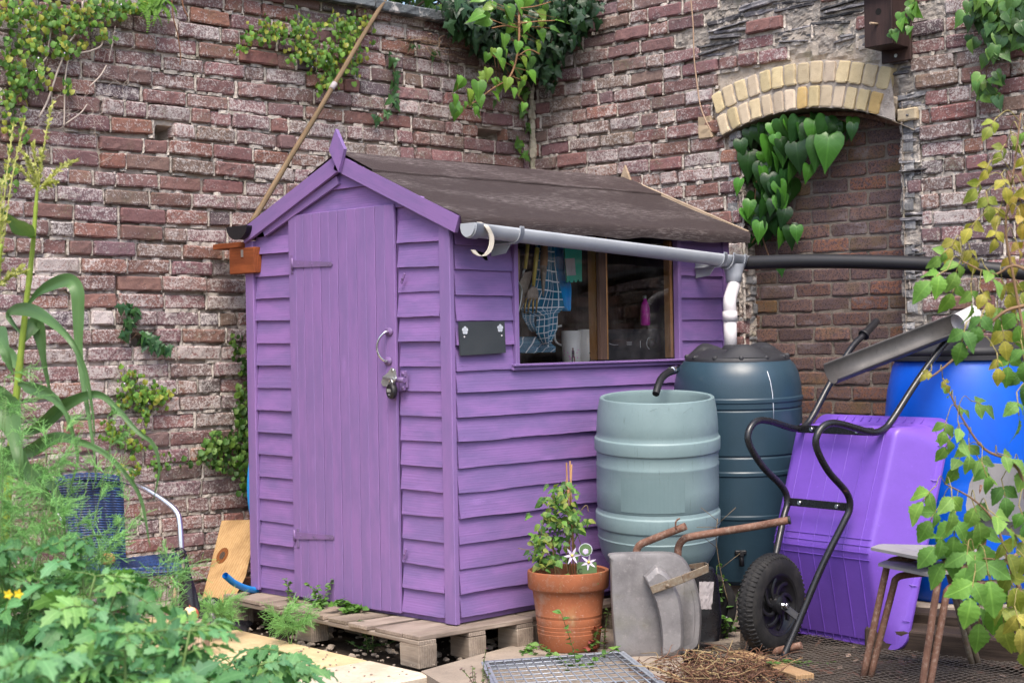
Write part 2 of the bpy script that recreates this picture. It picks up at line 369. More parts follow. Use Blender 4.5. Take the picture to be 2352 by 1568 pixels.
n = NT('terracotta'); g = n.gv(); x = n.sep(g)
a1 = n.noise(g, 9, 6, .65); a2 = n.noise(n.sc(g, 1, 1, .28), 13, 5, .65); a3 = n.noise(g, 90, 4, .7)
c = n.mix(n.rmp(a1, .35, .7), (.33, .112, .052), (.22, .082, .042)); c = n.mix(n.rmp(a2, .56, .70, 0, .6), c, (.30, .23, .11)); c = n.mix(n.rmp(a3, .58, .72, 0, .6), c, (.44, .31, .25)); c = n.mix(n.rmp(n.noise(g, 4.5, 5, .7), .55, .7, 0, .45), c, (.42, .33, .27))
c = n.mix(n.rmp(n.noise(g, 6.3, 5, .6), .6, .72, 0, .35), c, (.16, .10, .05))
M['terracotta'] = n.fin(c, .85, nrm=n.bump(a3, .12, .003), spec=.2)

n = NT('sandstone_slab'); g = n.gv(); a1 = n.noise(g, 3, 8, .72); a2 = n.noise(g, 60, 5, .7)
c = n.mix(n.rmp(a1, .35, .62), n.mix(1., (.64, .55, .41), n.col(), 'MULTIPLY'), n.mix(1., (.46, .37, .26), n.col(), 'MULTIPLY')); c = n.mix(n.rmp(a2, .52, .70, 0, .6), c, (.36, .28, .18)); c = n.mix(n.rmp(n.noise(g, 11, 5, .7), .6, .74, 0, .5), c, (.30, .25, .19))
M['sandstone'] = n.fin(c, .9, nrm=n.bump(n.math('ADD', a2, a1), .25, .006), spec=.15)
n = NT('concrete_slab'); g = n.gv(); a1 = n.noise(g, 5, 6, .7); a2 = n.noise(g, 110, 4, .75)
c = n.mix(n.rmp(a1, .3, .7), (.36, .30, .245), (.25, .21, .175)); c = n.mix(n.rmp(a2, .52, .7, 0, .5), c, (.15, .125, .105))
M['concrete'] = n.fin(c, .95, nrm=n.bump(a2, .4, .006), spec=.1)
n = NT('dark_soil'); g = n.gv(); a1 = n.noise(g, 9, 7, .75); a2 = n.noise(g, 60, 5, .75)
c = n.mix(n.rmp(a1, .3, .7), (.042, .032, .026), (.085, .068, .055)); c = n.mix(n.rmp(a2, .55, .75, 0, .7), c, (.16, .13, .11))
M['soil'] = n.fin(n.mix(1., c, n.col(), 'MULTIPLY'), 1., nrm=n.bump(n.math('ADD', a1, n.math('MULTIPLY', a2, .5)), 1., .03), spec=.1)

def leafmat(name, rough=.4, vein=.5, trans=.25, freq=16., spec=.4):
    n = NT(name); g = n.gv(); x = n.sep(g); base = n.col()
    ay = n.math('ABSOLUTE', x[1])
    mid = n.rmp(ay, .015, .04, 1, 0)
    side = n.rmp(n.math('ABSOLUTE', n.math('SUBTRACT', n.math('FRACT', n.math('MULTIPLY', n.math('SUBTRACT', x[0], n.math('MULTIPLY', ay, .8)), freq*.5)), .5)), .42, .5, 0, .6)
    v = n.math('MULTIPLY', n.math('MAXIMUM', mid, side), vein)
    mot = n.noise(g, 6, 4, .6)
    c = n.mix(n.rmp(mot, .3, .7, 0, .4), base, n.mix(1., base, (.62, .68, .6), 'MULTIPLY')); c = n.mix(v, c, n.mix(1., base, (1.9, 1.7, 1.8), 'MULTIPLY'))
    nr = n.bump(n.math('SUBTRACT', n.math('MULTIPLY', mot, .4), v), .35, .006)
    m = n.fin(c, rough, nrm=nr, spec=spec)
    tr = n.n('ShaderNodeBsdfTranslucent'); n.l(n.mix(1., c, (1.3, 1.5, .6), 'MULTIPLY'), tr.inputs[0]); n.l(nr, tr.inputs['Normal'])
    ms = n.n('ShaderNodeMixShader'); ms.inputs[0].default_value = trans; n.l(n.b.outputs[0], ms.inputs[1]); n.l(tr.outputs[0], ms.inputs[2]); n.l(ms.outputs[0], n.out.inputs[0])
    return m
M['ivy'] = leafmat('glossy_leaf', .33, .30, .15, 9)
M['leaf'] = leafmat('soft_leaf', .5, .35, .28, 14)
M['corn'] = leafmat('maize_leaf', .42, .3, .25, 0.01)
n = NT('plant_stem'); M['stem'] = n.fin(n.mix(n.rmp(n.noise(n.gv(), 20, 4), .3, .7, 0, .5), n.col(), n.mix(1., n.col(), (.6, .55, .5), 'MULTIPLY')), .6, spec=.3)

n = NT('window_glass'); n.t.nodes.remove(n.b)
gl = n.n('ShaderNodeBsdfGlossy'); gl.inputs['Roughness'].default_value = .02; tp = n.n('ShaderNodeBsdfTransparent'); tp.inputs[0].default_value = (.92, .93, .93, 1)
fr = n.n('ShaderNodeFresnel'); fr.inputs[0].default_value = 1.45; tx = n.gv()
dirt = n.n('ShaderNodeBsdfDiffuse'); dirt.inputs[0].default_value = (.45, .43, .42, 1)
m1 = n.n('ShaderNodeMixShader'); n.l(n.math('MULTIPLY', fr.outputs[0], .9), m1.inputs[0]); n.l(tp.outputs[0], m1.inputs[1]); n.l(gl.outputs[0], m1.inputs[2])
d1 = n.noise(tx, 90, 4, .8); d2 = n.noise(tx, 3, 5, .6)
m2 = n.n('ShaderNodeMixShader'); n.l(n.math('ADD', n.rmp(d1, .68, .74, 0, .35), n.rmp(d2, .45, .75, 0, .09)), m2.inputs[0]); n.l(m1.outputs[0], m2.inputs[1]); n.l(dirt.outputs[0], m2.inputs[2]); n.l(m2.outputs[0], n.out.inputs[0])
M['glass'] = n.mat
n = NT('apple_skin'); g = n.gv(); a = n.noise(g, 14, 4)
M['apple'] = n.fin(n.mix(n.rmp(a, .4, .6), (.48, .30, .10), (.42, .06, .04)), .3)
M['appleflesh'] = NT('apple_flesh').fin((.80, .62, .34), .5)
M['petal'] = NT('pale_petal').fin((.56, .50, .66), .6)
M['yellowpetal'] = NT('yellow_petal').fin((.72, .52, .02), .6)
M['labelgreen'] = NT('plant_label_picture').fin((.10, .17, .07), .4)
M['labelblue'] = NT('plant_label_blue').fin((.015, .05, .22), .4)
M['dark'] = NT('dark_void').fin((.006, .005, .005), 1.)
M['black_ink'] = M['ink']
# ------------------------------------------------------------------ brick walls
YW, XW = 1.90, 2.49
CH = .0885                                            # course height
def frL(s, t, d): return (s, YW-d, t)
def frR(s, t, d): return (XW-d, YW-s, t)
def sR(px, py): p = hx(px, py, XW); return YW-p.y, p.z
def sL(px, py): p = hy(px, py, YW); return p.x, p.z

def brick(mb, fr, s0, s1, t0, t1, d, col, rough=.0042, edge=.008, tilt=0, back=.07, bow=0):
    w, h = s1-s0, t1-t0
    if w < .02 or h < .012: return
    nx = max(2, int(w/.04)); ny = max(2, int(h/.026)); e = min(.011, w*.2); eh = min(.010, h*.22)
    us = [0]+[e+(w-2*e)*i/nx for i in range(nx+1)]+[w]; ts = [0]+[eh+(h-2*eh)*j/ny for j in range(ny+1)]+[h]
    X, Y = len(us), len(ts); o = rng.uniform(0, 90); go = (rng.uniform(0, 40), rng.uniform(0, 40), rng.uniform(0, 40)); ids = []
    ta, tb = rng.uniform(-.004, .004), rng.uniform(-.004, .004); rot = rng.uniform(-.012, .012)+tilt
    for j, t in enumerate(ts):
        row = []
        for i, u in enumerate(us):
            ei = i in (0, X-1); ej = j in (0, Y-1)
            k = noise.noise(Vector((o+u*28, t*28, o)))+.6*noise.noise(Vector((o+u*75, t*75, 3)))
            dd = d+k*rough+ta*(u/w-.5)*2+tb*(t/h-.5)*2
            uu, tt = u, t
            if ei or ej:
                q = abs(noise.noise(Vector((u*22+o, t*22, 7.7))))
                dd -= edge*(.5+1.6*q)+(edge*1.1 if ei and ej else 0)
                ins = .001+.014*q*q*(1+1.5*(ei and ej))
                if ei: uu += ins if i == 0 else -ins
                if ej: tt += ins if j == 0 else -ins
                if ei and ej: tt += (.004 if j == 0 else -.004)
            tt += (u-w/2)*rot
            row.append(mb.vert(fr(s0+uu, t0+tt, dd), (go[0]+u, go[1]+t, go[2]), col))
        ids.append(row)
    for j in range(Y-1):
        for i in range(X-1): mb.face(ids[j][i], ids[j][i+1], ids[j+1][i+1], ids[j+1][i])
    ring = [ids[0][i] for i in range(X)]+[ids[j][X-1] for j in range(1, Y)]+[ids[Y-1][i] for i in range(X-2, -1, -1)]+[ids[j][0] for j in range(Y-2, 0, -1)]
    bk = []
    for i in range(X): bk.append((us[i], 0))
    for j in range(1, Y): bk.append((w, ts[j]))
    for i in range(X-2, -1, -1): bk.append((us[i], h))
    for j in range(Y-2, 0, -1): bk.append((0, ts[j]))
    b = [mb.vert(fr(s0+u, t0+t+(u-w/2)*rot, d-back), (go[0]+u, go[1]+t, go[2]+back), col) for u, t in bk]
    n_ = len(ring)
    for k in range(n_): mb.face(ring[(k+1) % n_], ring[k], b[k], b[(k+1) % n_])

def lump(mb, fr, s0, s1, t0, t1, d, col, amp=.006, nx=None, ny=None, back=.05):
    """mortar fill: rough little slab between bricks"""
    w, h = s1-s0, t1-t0
    nx = nx or max(2, int(w/.018)); ny = ny or max(1, int(h/.012)); o = rng.uniform(0, 90)
    us = [i/nx for i in range(nx+1)]; ts = [j/ny for j in range(ny+1)]; ids = []
    for j, t in enumerate(ts):
        row = []
        for i, u in enumerate(us):
            k = noise.noise(Vector((o+u*w*40, t*h*40, o)))+.7*noise.noise(Vector((o+u*w*110, t*h*110, 1)))
            dd = d+k*amp-(.008 if i in (0, nx) else 0)
            row.append(mb.vert(fr(s0+u*w+(rng.uniform(-.003, .003)), t0+t*h+rng.uniform(-.002, .002), dd), None, col))
        ids.append(row)
    for j in range(ny):
        for i in range(nx): mb.face(ids[j][i], ids[j][i+1], ids[j+1][i+1], ids[j+1][i])
    for i in range(nx):                               # lower and upper lips
        a, b_ = ids[0][i], ids[0][i+1]
        c0 = mb.vert(fr(s0+us[i]*w, t0, d-back), None, col); c1 = mb.vert(fr(s0+us[i+1]*w, t0, d-back), None, col); mb.face(b_, a, c0, c1)
        a, b_ = ids[-1][i], ids[-1][i+1]
        c0 = mb.vert(fr(s0+us[i]*w, t1, d-back), None, col); c1 = mb.vert(fr(s0+us[i+1]*w, t1, d-back), None, col); mb.face(a, b_, c1, c0)

BC = [((.250, .128, .115), 5), ((.225, .122, .118), 5), ((.195, .118, .120), 3), ((.120, .090, .098), .8), ((.275, .130, .100), 1.6), ((.32, .145, .098), .25), ((.215, .145, .122), 2)]
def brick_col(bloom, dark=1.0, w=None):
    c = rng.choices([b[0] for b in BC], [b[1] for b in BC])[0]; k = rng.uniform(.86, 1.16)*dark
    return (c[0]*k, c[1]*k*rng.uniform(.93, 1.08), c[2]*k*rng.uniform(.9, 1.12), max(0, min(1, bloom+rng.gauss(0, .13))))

def wall(mb, fr, s_lo, s_hi, t_lo, t_hi, kind, seed):
    """kind(s0,s1,t0,t1) -> list of (s0,s1,what) pieces; what in brick/slate/fill/None; plus tone functions"""
    r = random.Random(seed); t = t_lo; ci = 0
    while t < t_hi:
        h = CH; s = s_lo-r.uniform(0, .2)
        head = ci % 4 == 2
        wav = lambda x: .011*noise.noise(Vector((x*.9, ci*.33, seed)))+.004*noise.noise(Vector((x*4, ci*1.7, seed+5)))
        joint = r.uniform(.010, .016)
        while s < s_hi:
            L = (.130 if (r.random() < (.62 if head else .16)) else .262)+r.uniform(-.012, .014)
            pj = r.uniform(.006, .014)
            for (a, b, what, opt) in kind(s, min(s+L-pj, s_hi), t, t+h-joint):
                if b-a < .03: continue
                y0 = t+wav((a+b)/2); y1 = y0+h-joint+r.uniform(-.003, .002)
                tl = (wav(b)-wav(a))/(b-a)
                if what == 'brick':
                    mb.mi = 0; brick(mb, fr, a, b, y0, y1, r.gauss(opt.get('d', 0), .0045), brick_col(opt['bloom'], opt.get('dark', 1)), tilt=tl, rough=opt.get('rough', .0035))
                elif what == 'slate':
                    k = r.choice([2, 3, 3, 4]); z = y0
                    for q in range(k):
                        hh = (h-.004)/k*r.uniform(.45, .95); g = r.uniform(.08, .30); a2 = a+r.uniform(-.04, .03); b2 = b+r.uniform(-.03, .04); a2 = max(a2, opt.get('lo', -9)); b2 = min(b2, opt.get('hi', 99))
                        mb.mi = 2; brick(mb, fr, a2, b2, z, z+hh, r.uniform(-.022, .014), (g, g*r.uniform(.96, 1.0), g*1.03, 1), rough=.013, edge=.010, tilt=r.uniform(-.12, .12)); z += h/k
                    mb.mi = 1; mb_col = r.uniform(.45, .75); lump(mb, fr, max(a-.02, opt.get('lo', -9)), min(b+.03, opt.get('hi', 99)), y0-.012, y1+.012, -.016, (mb_col, mb_col, mb_col, 1), .016)
                elif what == 'fill':
                    mb.mi = 1; k = r.uniform(.5, .85); lump(mb, fr, a-.008, b+.012, y0-.006, y1+.008, -.012, (k, k, k, 1), .009)
                # joints
                pf = opt.get('fill', .5)
                mb.mi = 1
                if r.random() < .62+.35*pf:
                    k = r.uniform(.75, 1.15); lump(mb, fr, b-.003, b+pj+.003, y0-.002, y1+.003, -r.uniform(.001, .010), (k, k, k, 1), .004)
                x = a
                while x < b+pj:                        # bed joint below this brick
                    l = r.uniform(.03, .11); x2 = min(x+l, b+pj)
                    if r.random() < pf+.35*noise.noise(Vector((x*3, t*4, seed+9))):
                        k = r.uniform(.7, 1.15); lump(mb, fr, x, x2, y0-joint-.003, y0+.002, -r.uniform(.003, .015), (k, k, k, 1), .005)
                    x = x2
            s += L
        t += h; ci += 1

# ---- the left wall (behind the shed's back-left, running to the corner)
wl = thing('brick_wall', 'weathered old red brick wall on the left with white lime bloom and raked dark joints', 'wall', (.2, YW, GZ), 'old garden walls')
mbL = MB()
hole = [sL(384, 316), sL(1130, 318), sL(330, 790)]
def kindL(s0, s1, t0, t1):
    m, n_ = (s0+s1)/2, (t0+t1)/2
    up = max(0, min(1, (n_-.6)/1.6))
    left = max(0, min(1, (.4-m)/1.4))
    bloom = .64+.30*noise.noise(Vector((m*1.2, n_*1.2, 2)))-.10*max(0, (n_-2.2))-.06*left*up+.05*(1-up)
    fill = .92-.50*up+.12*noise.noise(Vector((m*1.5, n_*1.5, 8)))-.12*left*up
    for k, (hs, ht) in enumerate(hole):
        if abs(n_-ht) < CH*.5 and s0 < hs+(.05, .12, .09)[k] and s1 > hs-(.05, .12, .09)[k]:
            w = (.045, .11, .08)[k]; out = []
            if hs-w-s0 > .03: out.append((s0, hs-w, 'brick', dict(bloom=bloom, fill=fill)))
            if s1-hs-w > .03: out.append((hs+w, s1, 'brick', dict(bloom=bloom, fill=fill)))
            return out
    q = rng.random()
    if q < .012 and n_ < 1.2: return [(s0, s1, 'fill', dict(fill=.9))]
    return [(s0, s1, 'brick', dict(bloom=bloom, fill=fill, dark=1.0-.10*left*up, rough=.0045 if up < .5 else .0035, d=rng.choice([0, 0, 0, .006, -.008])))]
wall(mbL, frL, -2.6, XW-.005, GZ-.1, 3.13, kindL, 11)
mbL.mi = 1
def backL(u, v):
    s, t = lerp(-2.7, XW+.02, u), lerp(GZ-.12, 3.2, v); d = -.029+.006*nz(s*20, t*20)
    for k, (hs, ht) in enumerate(hole):
        if abs(s-hs) < (.05, .12, .07)[k] and abs(t-ht) < CH*.55: d = -.16
    return frL(s, t, d)
mbL.col = (.95, .91, .87, 1); mbL.grid(backL, 190, 120)
mbL.build('masonry', [M['brick'], M['mortar'], M['slate']], wl, smooth=False)
cp = MB(); x = -2.6
while x < 2.45:
    L = rng.uniform(.75, 1.1); x2 = min(x+L, 2.47); g = rng.uniform(.85, 1.1); cp.col = (.17*g, .19*g, .20*g, 1)
    brick(cp, lambda s, t, d: (s, YW-.04-d, t), x, x2-.008, 3.165+rng.uniform(-.004, .004), 3.225, .03, cp.col, rough=.004, edge=.006, back=.36)
    x = x2
cp.build('coping', M['slate'], wl)

# ---- the right wall with the arched, bricked-up opening
wr = thing('brick_wall', 'old red brick wall on the right with a bricked-up arched opening of yellow bricks', 'wall', (XW, 0, GZ), 'old garden walls')
JL = sR(1703, 600)[0]; JR = sR(2069, 600)[0]
A1, A2, A3 = sR(1668, 312), sR(1850, 252), sR(2060, 280)
def circ(a, b, c):
    ax, ay = a; bx, by = b; cx, cy = c; d = 2*(ax*(by-cy)+bx*(cy-ay)+cx*(ay-by))
    ux = ((ax*ax+ay*ay)*(by-cy)+(bx*bx+by*by)*(cy-ay)+(cx*cx+cy*cy)*(ay-by))/d; uy = ((ax*ax+ay*ay)*(cx-bx)+(bx*bx+by*by)*(ax-cx)+(cx*cx+cy*cy)*(bx-ax))/d
    return ux, uy, math.hypot(ax-ux, ay-uy)
ACX, ACZ, AR = circ(A1, A2, A3); RING = .264
def in_open(s, t):
    if not JL-.0 < s < JR+.0: return False
    return math.hypot(s-ACX, t-ACZ) < AR+.1 if t > ACZ else True
_l, _r = sR(1639, 206), sR(2047, 150); aLe = math.atan2(_l[1]-ACZ, _l[0]-ACX); aRe = math.atan2(_r[1]-ACZ, _r[0]-ACX)
aL = math.atan2(A1[1]-ACZ, A1[0]-ACX); aR = math.atan2(A3[1]-ACZ, A3[0]-ACX)
def in_ring(s, t):
    a = math.atan2(t-ACZ, s-ACX); r_ = math.hypot(s-ACX, t-ACZ)
    f_ = max(0, min(1, (r_-AR)/RING)); return lerp(aR, aRe, f_)-.01 < a < lerp(aL, aLe, f_)+.01 and r_ < AR+RING+.03 and t > min(A1[1], A3[1])-.05
rub = [sR(*p) for p in ((1590, 150), (1560, 60), (1680, -60), (2020, -60), (2050, 160), (2110, 260), (2020, 150), (1800, 120))]
def in_poly(s, t, poly):
    c = False; j = len(poly)-1
    for i in range(len(poly)):
        (xi, yi), (xj, yj) = poly[i], poly[j]
        if (yi > t) != (yj > t) and s < (xj-xi)*(t-yi)/(yj-yi)+xi: c = not c
        j = i
    return c
def kindR(s0, s1, t0, t1):
    m, n_ = (s0+s1)/2, (t0+t1)/2
    far = max(0, min(1, (m-2.6)/.25))
    bloom = .58+.26*noise.noise(Vector((m*1.4, n_*1.4, 22)))+.10*far+(.07 if m < 1.6 and n_ < 2.3 else 0)-.05*(n_ > 2.5)
    fill = .66-.10*(n_ > 1.9)+.25*far*(n_ < 2.6)+(.2 if m < .35 else 0)
    opt = dict(bloom=bloom, fill=fill, rough=.0045, d=rng.choice([0, 0, 0, .005, -.008]))
    out = []
    # clip the cell to what lies outside opening and arch
    segs = [(s0, s1)]
    def cut(lo, hi):
        res = []
        for a, b in segs:
            if b <= lo or a >= hi: res.append((a, b)); continue
            if a < lo: res.append((a, lo))
            if b > hi: res.append((hi, b))
        return res
    if n_ < max(A1[1], A3[1]): segs = cut(JL-.0, JR+.0)
    if n_ > min(A1[1], A3[1])-.06:
        N = 24; bad = [s0+(s1-s0)*(i+.5)/N for i in range(N) if in_ring(s0+(s1-s0)*(i+.5)/N, n_) or in_ring(s0+(s1-s0)*(i+.5)/N, t0) or in_ring(s0+(s1-s0)*(i+.5)/N, t1)]
        if bad: segs = cut(min(bad)-.01, max(bad)+.01)
    for a, b in segs:
        mm = (a+b)/2
        if JR-.01 <= a < JR+.16 and n_ < A3[1]+.02:
            k = min(b, JR+.12); opt = dict(opt, lo=JR-.004)
            out.append((a, k, rng.choice(['slate', 'fill', 'fill', 'slate', 'brick']), opt))
            if b-k > .04: out.append((k, b, 'brick', opt))
        elif JL-.17 < b <= JL+.01 and n_ < 1.75:
            out.append((a, b, rng.choice(['slate', 'brick', 'fill', 'brick']), dict(opt, hi=JL+.004)))
        elif in_poly(mm, n_, rub):
            out.append((a, b, rng.choice(['slate', 'slate', 'fill', 'brick']), opt))
        elif ACX+.5 < mm < ACX+.75 and n_ > A3[1]: out.append((a, b, rng.choice(['fill', 'slate', 'brick']), opt))
        else: out.append((a, b, 'brick', opt))
    return out
mbR = MB(); wall(mbR, frR, .0, 4.6, GZ-.1, 3.6, kindR, 23)
mbR.mi = 1; mbR.col = (.90, .87, .83, 1); ids = {}
NU, NV = 190, 150
def gp(i, j):
    if (i, j) not in ids:
        s, t = lerp(-.02, 4.7, i/NU), lerp(GZ-.12, 3.65, j/NV); ids[(i, j)] = mbR.vert(frR(s, t, -.029+.006*nz(s*20, t*20, 4)+(.014 if in_poly(s, t, rub) else 0)))
    return ids[(i, j)]
for j in range(NV):
    for i in range(NU):
        s, t = lerp(-.02, 4.7, (i+.5)/NU), lerp(GZ-.12, 3.65, (j+.5)/NV)
        if JL-.01 < s < JR+.01 and (t < min(A1[1], A3[1]) or math.hypot(s-ACX, t-ACZ) < AR+.06) and t < ACZ+AR+.06: continue
        mbR.face(gp(i, j), gp(i+1, j), gp(i+1, j+1), gp(i, j+1))
# crumbly mortar seam in the corner
mbR.col = (1.0, 1.02, .88, 1)
for k in range(60):
    t = GZ+k*.062; w = .035+.025*abs(nz(k*.7, 3)); mbR.box((XW-w*.6, YW-w*.6, t+.03), (w, w, .075), (Vector((.7, .7, 0)), Vector((.7, -.7, 0)), UP), .012, .008)
mbR.build('masonry', [M['brick'], M['mortar'], M['slate']], wr)
# arch ring: two rows of yellow firebricks
DEP = .16
ar = MB()
for row in range(2):
    r0 = AR+row*(RING/2)+.004; r1 = r0+RING/2-.014; N = 14 if row else 15
    fq = .72 if row else .2; a0 = lerp(aL, aLe, fq)+.01; a1 = lerp(aR, aRe, fq)
    for k in range(N):
        b0 = lerp(a0, a1, k/N); b1 = lerp(a0, a1, (k+1)/N)-math.copysign(.006/AR, a1-a0)*-1
        b1 = lerp(a0, a1, (k+1)/N)+.010/AR
        mid = (b0+b1)/2; w = abs(b1-b0)*(r0+r1)/2
        g = rng.uniform(.86, 1.08); yl = rng.random() < .09
        col = (1.0*g, (.86 if yl else 1.0)*g, (.55 if yl else rng.uniform(.85, 1.15))*g, 1)
        er = Vector((math.cos(mid), math.sin(mid), 0)); et = Vector((math.sin(mid), -math.cos(mid), 0))
        dj = rng.uniform(-.004, .004); broke = (row == 0 and k == N-1)
        def fr_(s, t, d, er=er, et=et, r0=r0, w=w):
            q = Vector((ACX, ACZ, 0))+er*(r0+t)+et*(s-w/2); return frR(q.x, q.y, d)
        brick(ar, fr_, 0, w, 0, (r1-r0)+rng.uniform(-.003, .003), .028+dj-(.03 if broke else 0), col, rough=.0016 if not broke else .016, edge=.0028, back=DEP+.02 if row == 0 else .1)
for (px0, py0, px1, py1) in ((2060, 245, 2108, 281),):
    a, b = sR(px0, py1), sR(px1, py0); brick(ar, frR, a[0], b[0], a[1], b[1], .012, (.95, .95, .95, 1), edge=.007)
a, b = sR(1603, 322), sR(1638, 262); brick(ar, frR, a[0], b[0]-.01, a[1], b[1], .004, (.85, .8, .8, 1), edge=.007)
ar.mi = 1; ar.col = (.9, .88, .86, 1)
def ringm(u, v):
    a = lerp(lerp(aL, aLe, v), lerp(aR, aRe, v), u); r_ = AR+.003+v*(RING-.01); return frR(ACX+r_*math.cos(a), ACZ+r_*math.sin(a), .016+.003*nz(u*60, v*9))
ar.grid(ringm, 80, 8)
def sof(u, v):
    a = lerp(aL+.05, aR-.08, u); r_ = AR-.002+.003*nz(u*30, v*4); return frR(ACX+r_*math.cos(a), ACZ+r_*math.sin(a), .02-v*(DEP+.04))
ar.col = (.55, .52, .46, 1); ar.grid(sof, 60, 6)
ar.build('arch', [M['yellow'], M['mortar']], wr)
# rusty iron strip under the arch
ir = MB()
def strip(u, v):
    a = lerp(aL+.02, aR-.10, u); r_ = AR-.012-(.012 if v in (0, 1) and False else 0); return frR(ACX+(AR-.008)*math.cos(a), ACZ+(AR-.008)*math.sin(a), lerp(-.10, -.17, v))
ir.grid(strip, 50, 2)
def strip2(u, v):
    a = lerp(aL+.02, aR-.10, u); r_ = AR-.008-.022*v; return frR(ACX+r_*math.cos(a), ACZ+r_*math.sin(a), -.10)
ir.grid(strip2, 50, 1)
ir.build('iron_strip', M['rust'], wr)
# infill brickwork inside the opening
inf = MB(); t = GZ-.1; ci = 0
while t < ACZ+AR+.05:
    s = JL-.35+(.12 if ci % 2 else 0)
    while s < JR+.1:
        g = rng.uniform(.75, 1.2); o_ = rng.choice([(1, 1, 1), (1.2, .95, .75), (.85, .95, 1.05), (.7, .85, 1)])
        L = .24
        inf.mi = 0; brick(inf, frR, s, s+L-.010, t, t+.081-.0085, -DEP+rng.gauss(0, .0015), (g*o_[0], g*o_[1], g*o_[2], 1), rough=.001, edge=.0035, back=.05)
        s += L
    t += .081; ci += 1
inf.mi = 1; inf.col = (.42, .40, .38, 1)
inf.grid(lambda u, v: frR(lerp(JL-.4, JR+.15, u), lerp(GZ-.1, ACZ+AR+.06, v), -DEP-.007), 40, 60)
inf.build('infill_panel', [M['infill'], M['mortar']], wr)
# rubble reveals of the opening
rv = MB()
def frV(s, t, d): return (XW+s, YW-JL-d, t)           # left reveal faces the opening
def frV2(s, t, d): return (XW+DEP-s, YW-JR+d, t)
for fr_ in (frV, frV2):
    t = GZ
    while t < A1[1]+.04:
        h = rng.uniform(.025, .085); s = .004
        while s < DEP:
            w = min(rng.uniform(.08, .2), DEP-.003-s); g = rng.uniform(.2, .42); mt = rng.random()
            if mt < .3: rv.mi = 1; lump(rv, fr_, s, s+w, t, t+h, -.012, (.9, .88, .86, 1), .01)
            else: rv.mi = 0; brick(rv, fr_, s, s+w, t, t+h*.9, rng.uniform(-.024, -.002), (g, g, g*1.0, 1), rough=.007, edge=.012, tilt=rng.uniform(-.1, .1))
            s += max(w, .01)
        t += h
    rv.mi = 1; rv.col = (.8, .78, .76, 1); rv.grid(lambda u, v: fr_(lerp(.002, DEP+.0, u), lerp(GZ-.1, A1[1]+.06, v), -.022), 6, 60)
rv.build('reveal', [M['slate'], M['mortar']], wr)

# ------------------------------------------------------------------ ground
g = MB(); S = []
def gr(u, v):
    x = -4+u*8; y = -5+v*8
    return (x, y, GZ-.03+.018*nz(x*2.3, y*2.3)+.008*nz(x*9, y*9))
g.grid(gr, 160, 160)
for (x0, x1, y0, y1) in ((-60, -4, -60, 60), (4, 60, -60, 60), (-4, 4, -60, -5), (-4, 4, 3, 60)):
    g.face(*[g.vert(p) for p in ((x0, y0, GZ-.03), (x1, y0, GZ-.03), (x1, y1, GZ-.03), (x0, y1, GZ-.03))])
tag(g.build('ground', M['soil'], smooth=True), kind='structure')
# ------------------------------------------------------------------ the purple shed
SL, SW, EZ = 1.96, 1.495, 1.764
shed = thing('garden_shed', 'purple painted wooden shed with apex felt roof, standing on pallets in the wall corner', 'shed', (SL/2, SW/2, 0))
XB = -.05                                             # plane of the barge boards
apex = hx(783, 353, XB); eR = hx(1053.8, 496.5, XB); eL = hx(553, 528, XB)
apex.y = (apex.y+SW/2)/2
RZ = apex.z; RY = apex.y
bR = hx(1031.8, 520, XB)
BW = .075
def clap(mb, O, U, N, rows, nu=18, off=None, bot=.017, wob=.0035):
    """feather-edge boards; rows: list of (z_bottom, z_top, fn(z)->(u0,u1))"""
    O, U, N = Vector(O), Vector(U), Vector(N)
    for (zb, zt, ext) in rows:
        sd = rng.uniform(0, 99); db = bot+rng.uniform(-.004, .005); e0, e1 = rng.uniform(-.003, .003), rng.uniform(-.003, .003); tl = rng.uniform(-.004, .004)
        go = (rng.uniform(0, 40), rng.uniform(0, 40), 0)
        prof = [(.0, db-.010), (.0, db), (.004, db+.0015), (.35, lerp(db, .004, .30)), (.7, lerp(db, .004, .65)), (1., .004)]
        ids = []
        for (f, d) in prof:
            row = []
            z0 = lerp(zb, zt, f); a, b = ext(z0)
            for i in range(nu+1):
                u = lerp(a+e0, b+e1, i/nu)
                if i in (0, nu): u += .0025*nz(sd, z0*60)
                z = z0
                if f < .01: z += wob*nz(sd+u*3.2, 1)+.0018*nz(sd+u*19, 2)
                z += tl*(i/nu-.5)
                dd = d+.0018*nz(sd+u*2.5, f*3, 3)
                row.append(mb.vert(O+U*u+UP*z+N*dd, (go[0]+u, go[1]+z, d)))
            ids.append(row)
        for j in range(len(prof)-1):
            for i in range(nu): mb.face(ids[j][i], ids[j][i+1], ids[j+1][i+1], ids[j+1][i])
        for i in (0, nu):
            ring = [ids[j][i] for j in range(1, len(prof))]; c = mb.vert(O+U*(lerp(*ext(zb), i/nu)+(e0 if i == 0 else e1))+UP*zb, None); c2 = mb.vert(O+U*(lerp(*ext(zt), i/nu)+(e0 if i == 0 else e1))+UP*zt, None)
            r_ = ring+[c2, c]; mb.face(*(r_ if i else r_[::-1]))
        for u in (ext(zb)[0]+.03, ext(zb)[1]-.03):     # nail heads
            mb.smooth = True; mb.disc(O+U*u+UP*(zb+.022)+N*(db+.0012), N, .0028, 6); mb.smooth = False

